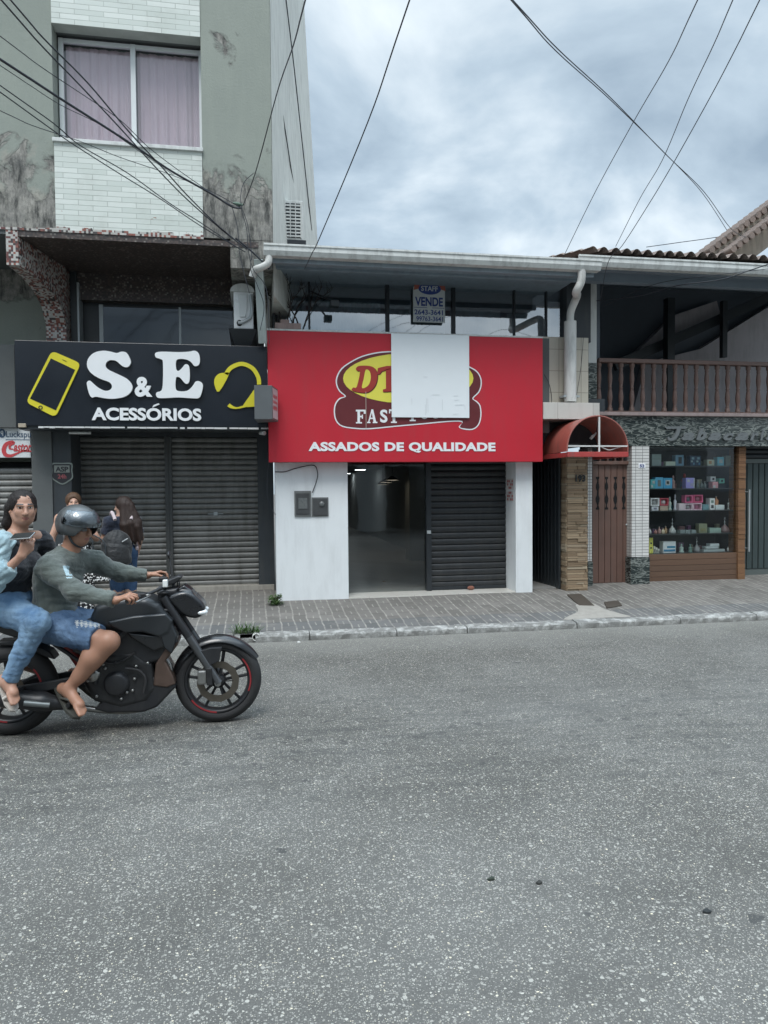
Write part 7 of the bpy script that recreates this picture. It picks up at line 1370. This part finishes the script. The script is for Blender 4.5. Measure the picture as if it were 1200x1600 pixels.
gbox('carton_box', 'white box with bright blue slanted stripes on the bottom shelf', 'box', 220, 338, 925, 1038, 4, (.52, .56, .58), [((.04, .24, .44), (.05, .12, .95, .30)), ((.05, .30, .48), (.3, .42, .95, .60))])
gbox('hookah', 'grey pointed hookah in the middle of the bottom shelf', 'hookah', 525, 580, 880, 1035, 4, (.2, .2, .2), kind='hookah')
gbox('figurine', 'pale green dragon like figurine right of the blue striped box', 'figurine', 385, 432, 950, 1035, 4, (.32, .40, .36), kind='figure')
gbox('figurine', 'dull green figurine left of the grey hookah on the bottom shelf', 'figurine', 470, 512, 955, 1035, 4, (.12, .2, .17), kind='figure')
for i, (a, b, z_, n) in enumerate([(600, 800, 0, 'lowest'), (620, 740, .046, 'middle'), (660, 745, .085, 'topmost')]): gbox('flat_case', '%s of the pale grey flat cases piled on the bottom shelf' % n, 'case', a, b, 1010, 1034, 4, (.30 + .06 * i, .34 + .06 * i, .34 + .06 * i), z0=shz(4) + .001 + z_)
gbox('pipe_bowl', 'small white tobacco pipe bowl at the right of the bottom shelf', 'pipe', 838, 858, 965, 1010, 4, (.6, .58, .55), kind='bottle')

rr = random.Random(31)
for sh_, nm_ in enumerate(('topmost', 'second', 'third', 'fourth', 'bottom')):
    for i in range(9):
        a = 110 + i * 88 + rr.randint(-12, 12); h = rr.randint(35, 92); c = rr.choice([(.06, .12, .2), (.2, .2, .22), (.05, .16, .2), (.22, .12, .12), (.10, .14, .10), (.18, .09, .16), (.3, .28, .2)])
        t_ = gbox('packet', 'dim little packet in the back row of the %s display shelf' % nm_, 'packet', a, a + rr.randint(26, 52), 0, h, sh_, c, [(sc(c, 1.9), (.2, .3, .8, .7))] if i % 2 else None, kind='box' if (i + sh_) % 4 else 'figure', dy=.20, dep=.06); t_['group'] = 'packets in the back row of the %s display shelf' % nm_
# ------------------------------------------------------------------ estate agent's board in the upper window
VY = .05; v0, v1 = F(645, 440, VY), F(695, 505, VY); vs_ = thing('sale_board', 'white VENDE board with phone numbers and a blue oval hanging in the upper window', 'sign', (v0[0], VY, v1[2]))
build(MB().box(v0[0], v1[0], VY - .012, VY, v1[2], Z(670, 449, VY)), 'board', mat('board_white', (.60, .63, .62), .5), vs_)
blu = mat('board_blue', (.04, .07, .26), .45); ec = (X(671, 450, VY), Z(671, 452, VY))
build(MB().prism([(ec[0] + .155 * math.cos(a / 28 * 6.2832), ec[1] + .075 * math.sin(a / 28 * 6.2832)) for a in range(28)], VY - .02, VY - .0125), 'oval', blu, vs_)
build(MB().prism([(ec[0] - .21, ec[1] + .05), (ec[0] - .13, ec[1] + .085), (ec[0] - .15, ec[1] - .0), (ec[0] - .22, ec[1] - .02)], VY - .0165, VY - .0126), 'orange_wing', mat('board_red', (.42, .12, .08), .5), vs_); build(MB().prism([(ec[0] + .21, ec[1] + .05), (ec[0] + .13, ec[1] + .085), (ec[0] + .15, ec[1] - .0), (ec[0] + .22, ec[1] - .02)], VY - .0165, VY - .0126), 'orange_wing', mat('board_red', (.42, .12, .08), .5), vs_)
tpx('lettering', 'STAFF', 658, 447, 684, 455, VY - .0202, mat('board_white', None), vs_, depth=.003, offset=.02)
tpx('lettering', 'VENDE', 648.5, 464.5, 692, 478.5, VY - .0122, blu, vs_, depth=.003, offset=.03); 
tpx('lettering', '2643-3641', 647.5, 484, 692, 492, VY - .0122, blu, vs_, depth=.003, offset=.02); tpx('lettering', '99763-3641', 650.5, 494.5, 692, 502, VY - .0122, blu, vs_, depth=.003, offset=.015)
build(MB().box(v0[0] + .01, X(667, 481, VY), VY - .0145, VY - .0122, Z(670, 481.6, VY), Z(670, 480.9, VY)).box(X(675, 481, VY), v1[0] - .01, VY - .0145, VY - .0122, Z(670, 481.6, VY), Z(670, 480.9, VY)), 'rules', blu, vs_)
# iron tree-like clutter at the left of the window ledge
lt_ = thing('wall_lantern', 'black lamp on a slanted arm in front of the upper shop window', 'lamp', (X(522, 475, -.3), -.3, Z(522, 475, -.3)))
build(MB().tube([(X(485, 455, 0), -.0, Z(485, 455, 0)), (X(520, 471, -.3), -.3, Z(520, 471, -.3))], .012, 8), 'arm', black_paint, lt_); q = F(522, 474, -.3); build(MB().box(q[0] - .05, q[0] + .06, -.36, -.24, q[2] - .05, q[2] + .035), 'lamp_body', black_paint, lt_, .01)
dp = thing('dead_plant', 'bare brown twigs of a dried plant on the pink ledge by the upper window', 'plant', (X(450, 512, -.15), -.15, 3.715)); g = MB(); rr = random.Random(21)
def twig(p, d, L, r, dep):
    P = [p]; dd = Vector(d).normalized()
    for i in range(5): dd = (dd + Vector((rr.uniform(-.35, .35), rr.uniform(-.25, .25), rr.uniform(-.15, .25)))).normalized(); P.append(P[-1] + dd * L / 5)
    g.tube(P, r, 5, rs=[r * (1 - .15 * i) for i in range(6)])
    if dep: [twig(P[rr.randint(2, 5)], dd + Vector((rr.uniform(-1, 1), rr.uniform(-.4, .4), rr.uniform(-.2, .9))), L * .62, r * .6, dep - 1) for _ in range(3)]
for i in range(5): twig(Vector((X(440 + i * 9, 512, -.15), -.12, 3.72)), (rr.uniform(-.3, .4), 0, 1), .42, .012, 2)
build(g, 'twigs', mat('dry_bark', (.05, .038, .034), .9), dp); build(MB().box(X(438, 512, -.15), X(452, 512, -.15), -.2, -.08, 3.716, 3.78), 'pot', mat('pink_stone', None), dp, .006)

# ------------------------------------------------------------------ cables
kH = lambda a, b: (a / 2.4, b / 2.4)
def wire(lab, pts, Ys, r=.007, grp=None, ext0=0, ext1=0, name='cable'):
    r *= .82
    Y = np.interp(np.linspace(0, 1, len(pts)), np.linspace(0, 1, len(Ys)), Ys); P = [place(a, b, y) for (a, b), y in zip(pts, Y)]
    if ext0: d = P[0] - P[1]; d /= np.linalg.norm(d); P = [P[0] + d * ext0] + P
    if ext1: d = P[-1] - P[-2]; d /= np.linalg.norm(d); P = P + [P[-1] + d * ext1]
    return solo(MB().tube(catmull(P, 6, False), r, 6), name, wire_m, lab, 'cable', grp)
Gp = 'overhead cables at the left building'
WJ = -1.0
wire('upper of two parallel black cables crossing the left window from the top edge', [kH(*q) for q in [(40, 0), (160, 140), (330, 312), (480, 490), (610, 630), (700, 730), (800, 830), (870, 890), (925, 935)]], (-4.5, WJ - .1), .007, Gp, 3)
wire('lower of two parallel black cables crossing the left window from the top edge', [kH(*q) for q in [(5, 0), (150, 165), (300, 320), (450, 480), (600, 645), (720, 765), (860, 885), (915, 925)]], (-4.5, WJ - .12), .007, Gp, 3)
wire('thick bundled cable sagging across the left window to the peeling pier', [kH(*q) for q in [(0, 222), (120, 300), (230, 372), (400, 480), (520, 558), (640, 640), (790, 725), (870, 775), (905, 780)]], (-3.6, WJ), .013, Gp, 2)
wire('thin grey cable starting just under the top left of the window', [kH(*q) for q in [(0, 135), (150, 248), (300, 348), (450, 450), (560, 555), (700, 660), (850, 760), (900, 775)]], (-3.8, WJ + .02), .0045, Gp, 2)
wire('upper of two cables reaching the panel under the left window sill', [kH(*q) for q in [(0, 320), (200, 462), (300, 545), (480, 650), (640, 765), (760, 840), (900, 935)]], (-3.4, WJ - .1), .006, Gp, 2)
wire('lower of two cables reaching the panel under the left window sill', [kH(*q) for q in [(0, 345), (180, 475), (270, 538), (430, 640), (600, 745), (760, 852), (920, 945)]], (-3.4, WJ - .13), .006, Gp, 2)
wire('flattest thin cable crossing under the sill of the left window', [kH(*q) for q in [(0, 415), (120, 470), (300, 530), (450, 590), (640, 655), (800, 722), (900, 778)]], (-3.0, WJ), .0045, Gp, 2)
wire('faint cable just below the thick bundled cable', [kH(*q) for q in [(0, 245), (120, 325), (230, 395), (380, 470), (520, 566), (650, 655)]], (-3.6, WJ - .2), .004, Gp, 2)
wire('cable running up from the peeling pier across the corner of the tall building', [kH(*q) for q in [(1145, 0), (1100, 170), (1040, 345), (960, 640), (912, 770)]], (-5.5, WJ), .006, Gp, 4)
for i, (P, lab) in enumerate([([(950, 650), (912, 690), (903, 760), (925, 830), (938, 900), (945, 975)], 'loose looped cable hanging beside the peeling pier'), ([(870, 775), (888, 840), (895, 900), (900, 960), (935, 1100)], 'slack cable dropping from the bundle past the soffit edge'), ([(905, 785), (925, 860), (930, 930), (950, 1010), (1000, 1090), (1010, 1290)], 'longest slack cable hanging down past the silver air conditioner'), ([(945, 960), (940, 1010), (965, 1070), (990, 1150), (975, 1240)], 'thin twisted cable dangling near the mosaic soffit corner')]): wire(lab, [kH(*q) for q in P], (WJ - .02 - .02 * i, WJ - .1), .005, 'slack cables by the pier')
wire('dark stay cable slanting from the soffit corner to the gutter elbow', [(368, 372), (385, 386), (402, 401), (421, 421)], (-1.05, -.95), .012, 'slack cables by the pier')
jb = place(*kH(890, 765), WJ); solo(MB().tube([jb + V3(-.05, 0, .01), jb, jb + V3(.06, 0, -.01)], .02, 8, rs=[.012, .024, .014]), 'cable_clamp', mat('clamp_green', (.10, .16, .12), .6), 'knot of clamps where the cables meet on the peeling pier', 'clamp')
wire('single cable rising steeply over the left end of the red shop roof', [(640, 0), (575, 190), (500, 370), (488, 395), (476, 420)], (-6, -1.1), .005, None, 4)
tw = [(800, 0), (870, 78), (955, 155), (1040, 240), (1100, 300), (1140, 358)]
wire('upper strand of the twisted pair descending to the tiled gable', [(a + 2 * math.sin(i * 1.5), b - 1) for i, (a, b) in enumerate(tw + [(1165, 372)])], (-6, -.2), .0045, 'cables in the sky', 4)
wire('lower strand of the twisted pair descending to the tiled gable', [(a - 1.5 * math.sin(i * 1.3) - (4 if i > 3 else 0), b + 1.5) for i, (a, b) in enumerate(tw)], (-6, -.2), .0045, 'cables in the sky', 4)
wire('leftmost of three steep cables over the right houses', [(1090, 0), (1045, 95), (990, 190), (930, 300), (880, 402)], (-6, -1.2), .0042, 'cables in the sky', 4)
wire('middle of three steep cables over the right houses', [(1145, 0), (1115, 70), (1075, 155), (1035, 250), (1000, 310), (962, 385)], (-6, -1.0), .0042, 'cables in the sky', 4)
wire('rightmost of three steep cables over the right houses', [(1187, 0), (1150, 75), (1108, 155), (1048, 262), (1010, 325), (972, 384), (950, 410), (938, 470)], (-6, -1.0), .0042, 'cables in the sky', 4)
wire('almost level cable behind the roof tiles near the gable', [(1010, 386), (1060, 379), (1135, 368), (1200, 352)], (1.5, 1.5), .007, 'cables in the sky', 0, 2)
wire('pale blue grey cable drawn from the white post across the dark balcony', [(932, 470), (1000, 462), (1060, 446), (1130, 436), (1200, 413)], (-.05, -1.6), .008, None, 0, 3)
wire('thin dark cable from the fascia corner to the right edge above the balcony', [(940, 480), (1020, 445), (1100, 432), (1200, 420)], (-.05, -1.5), .005, None, 0, 3)
wire('black cable curling down to the meter box on the white wall', [(430, 737), (445, 737), (465, 731), (490, 727), (496, 738), (495, 750), (488, 770)], (WY - .02, WY - .02), .007)
wire('thin pale cable hanging in a loop at the left edge of the white wall', [(424, 700), (418, 740), (418, 775), (424, 795), (431, 804)], (WY - .05, WY - .03), .004)
wire('dark cable looping down beside the right end of the red sign', [(850, 585), (858, 600), (862, 625), (857, 645), (850, 652)], (-.31, -.31), .005)
wire('thin cable crossing the cream tiles beside the downpipe', [(912, 522), (908, 570), (903, 605), (897, 628), (880, 640), (872, 655)], (-.32, -.5), .004)
wire('bare cable draped down the wall of the tall building, nearer one', [(421, 62), (432, 120), (445, 200), (455, 265), (462, 308)], (-.5, 1.2), .010, 'cables on the cream wall')
wire('bare cable draped down the wall of the tall building, farther one', [(447, 0), (460, 110), (474, 240), (487, 360)], (.6, 2.4), .010, 'cables on the cream wall', 1)

# ------------------------------------------------------------------ weeds, drain outlet, litter
leaf_m = m_island('leaf_green', [(0, (.035, .085, .02)), (.5, (.06, .13, .03)), (1, (.10, .17, .05))], .6, .1, (1, 1, 1), 20, .3)
def leaf(g, p, d, L, w):
    d = Vector(d).normalized(); s_ = d.cross(Vector((0, 0, 1))).normalized() if abs(d.z) < .98 else Vector((1, 0, 0)); n = s_.cross(d); c = Vector(p)
    g.add([c, c + d * L * .35 + s_ * w + n * .1 * L, c + d * L * .35 - s_ * w + n * .1 * L, c + d * L * .75 + s_ * w * .6 + n * .05 * L, c + d * L * .75 - s_ * w * .6 + n * .05 * L, c + d * L - n * .12 * L], [(0, 2, 1), (1, 2, 4, 3), (3, 4, 5)])
def weed(px, py, n, hgt, sp, lab, blade=False):
    q = G(px, py, .0 if py > 985 else .20); c = Vector((q[0], q[1], mpz(q[1]) if q[1] > -1.8 else 0.0)); t = thing('weed', lab, 'weed', c); g = MB(); st = MB()
    for i in range(n):
        a = rr.uniform(0, 6.28); e = rr.uniform(.3, 1.3); d = Vector((math.cos(a) * math.cos(e), math.sin(a) * math.cos(e), math.sin(e)))
        if blade: leaf(g, c + Vector((rr.uniform(-sp, sp), rr.uniform(-.04, .04), 0)), d, hgt * rr.uniform(.5, 1.1), .005)
        else:
            top = c + Vector((rr.uniform(-sp, sp), rr.uniform(-sp, sp) * .6, hgt * rr.uniform(.15, 1))); st.tube([c, (c + top) / 2 + Vector((0, 0, .02)), top], .0025, 4)
            for k in range(5): leaf(g, top + Vector((rr.uniform(-.02, .02), rr.uniform(-.02, .02), rr.uniform(-.03, .01))), (math.cos(a + k * 1.3), math.sin(a + k * 1.3), rr.uniform(-.2, .6)), rr.uniform(.025, .045), rr.uniform(.008, .014))
    build(g, 'leaves', leaf_m, t)
    if st.v: build(st, 'stems', mat('stem_green', (.08, .12, .04), .7), t)
weed(431, 943, 60, .13, .08, 'leafy green weed growing at the foot of the white wall'); weed(386, 1001, 130, .15, .13, 'tuft of green grass growing in the gap of the kerb', True)
q = G(400, 990, .06); dpz = thing('drain_pipe', 'broken white plastic drain pipe end sticking out at the kerb gap', 'pipe', (q[0], -1.80, .03)); build(MB().lathe((q[0] - .0, -1.85, .055), [(.034, 0), (.040, 0), (.040, .16), (.034, .16)], 'Y', 16, closed=True), 'pipe_end', white_pvc, dpz); build(MB().lathe((q[0], -1.845, .055), [(.001, .04), (.034, .04)], 'Y', 16), 'pipe_void', mat('void_black', None), dpz)
def litter(px, py, lab, c, nm, L=.05, zz=None):
    q = G(px, py, .0 if py > 985 else .1); z_ = .004 if py > 1000 else mpz(q[1]) + .006; g = MB(); n = 7; a0 = rr.uniform(0, 6); pts = [(q[0] + L * math.cos(i / n * 6.283 + a0) * rr.uniform(.6, 1), q[1] + L * .6 * math.sin(i / n * 6.283 + a0) * rr.uniform(.6, 1)) for i in range(n)]
    g.add([(x, y, z_ + rr.uniform(0, .008)) for x, y in pts] + [(q[0], q[1], z_ + .014)] + [(x, y, z_ - .003) for x, y in pts], [(i, (i + 1) % n, n) for i in range(n)] + [((i + 1) % n, i, n + 1 + i, n + 1 + (i + 1) % n) for i in range(n)]); return solo(g, nm, mat('lit_' + nm + str(int(c[0] * 1000)), c, .8), lab, 'litter')
litter(1105, 1426, 'small dark flattened leaf on the asphalt at the lower right', (.025, .03, .032), 'dry_leaf', .022); litter(842, 1381, 'round black gum spot sized leaf near the lower middle right of the road', (.03, .032, .03), 'dry_leaf', .018); litter(768, 1375, 'dark greenish leaf scrap left of the black one on the road', (.035, .045, .035), 'dry_leaf', .022)
litter(467, 1004, 'white paper scrap on the road beside the kerb', (.6, .6, .58), 'paper_scrap', .022); litter(600, 929, 'small brown leaf on the threshold of the vacant shop', (.12, .07, .04), 'dry_leaf', .04); litter(818, 936, 'brown leaf on the pavement at the foot of the right white pier', (.10, .06, .045), 'dry_leaf', .045); litter(712, 976, 'white crumb of paper on the dark paving near the kerb', (.6, .6, .58), 'paper_scrap', .018)
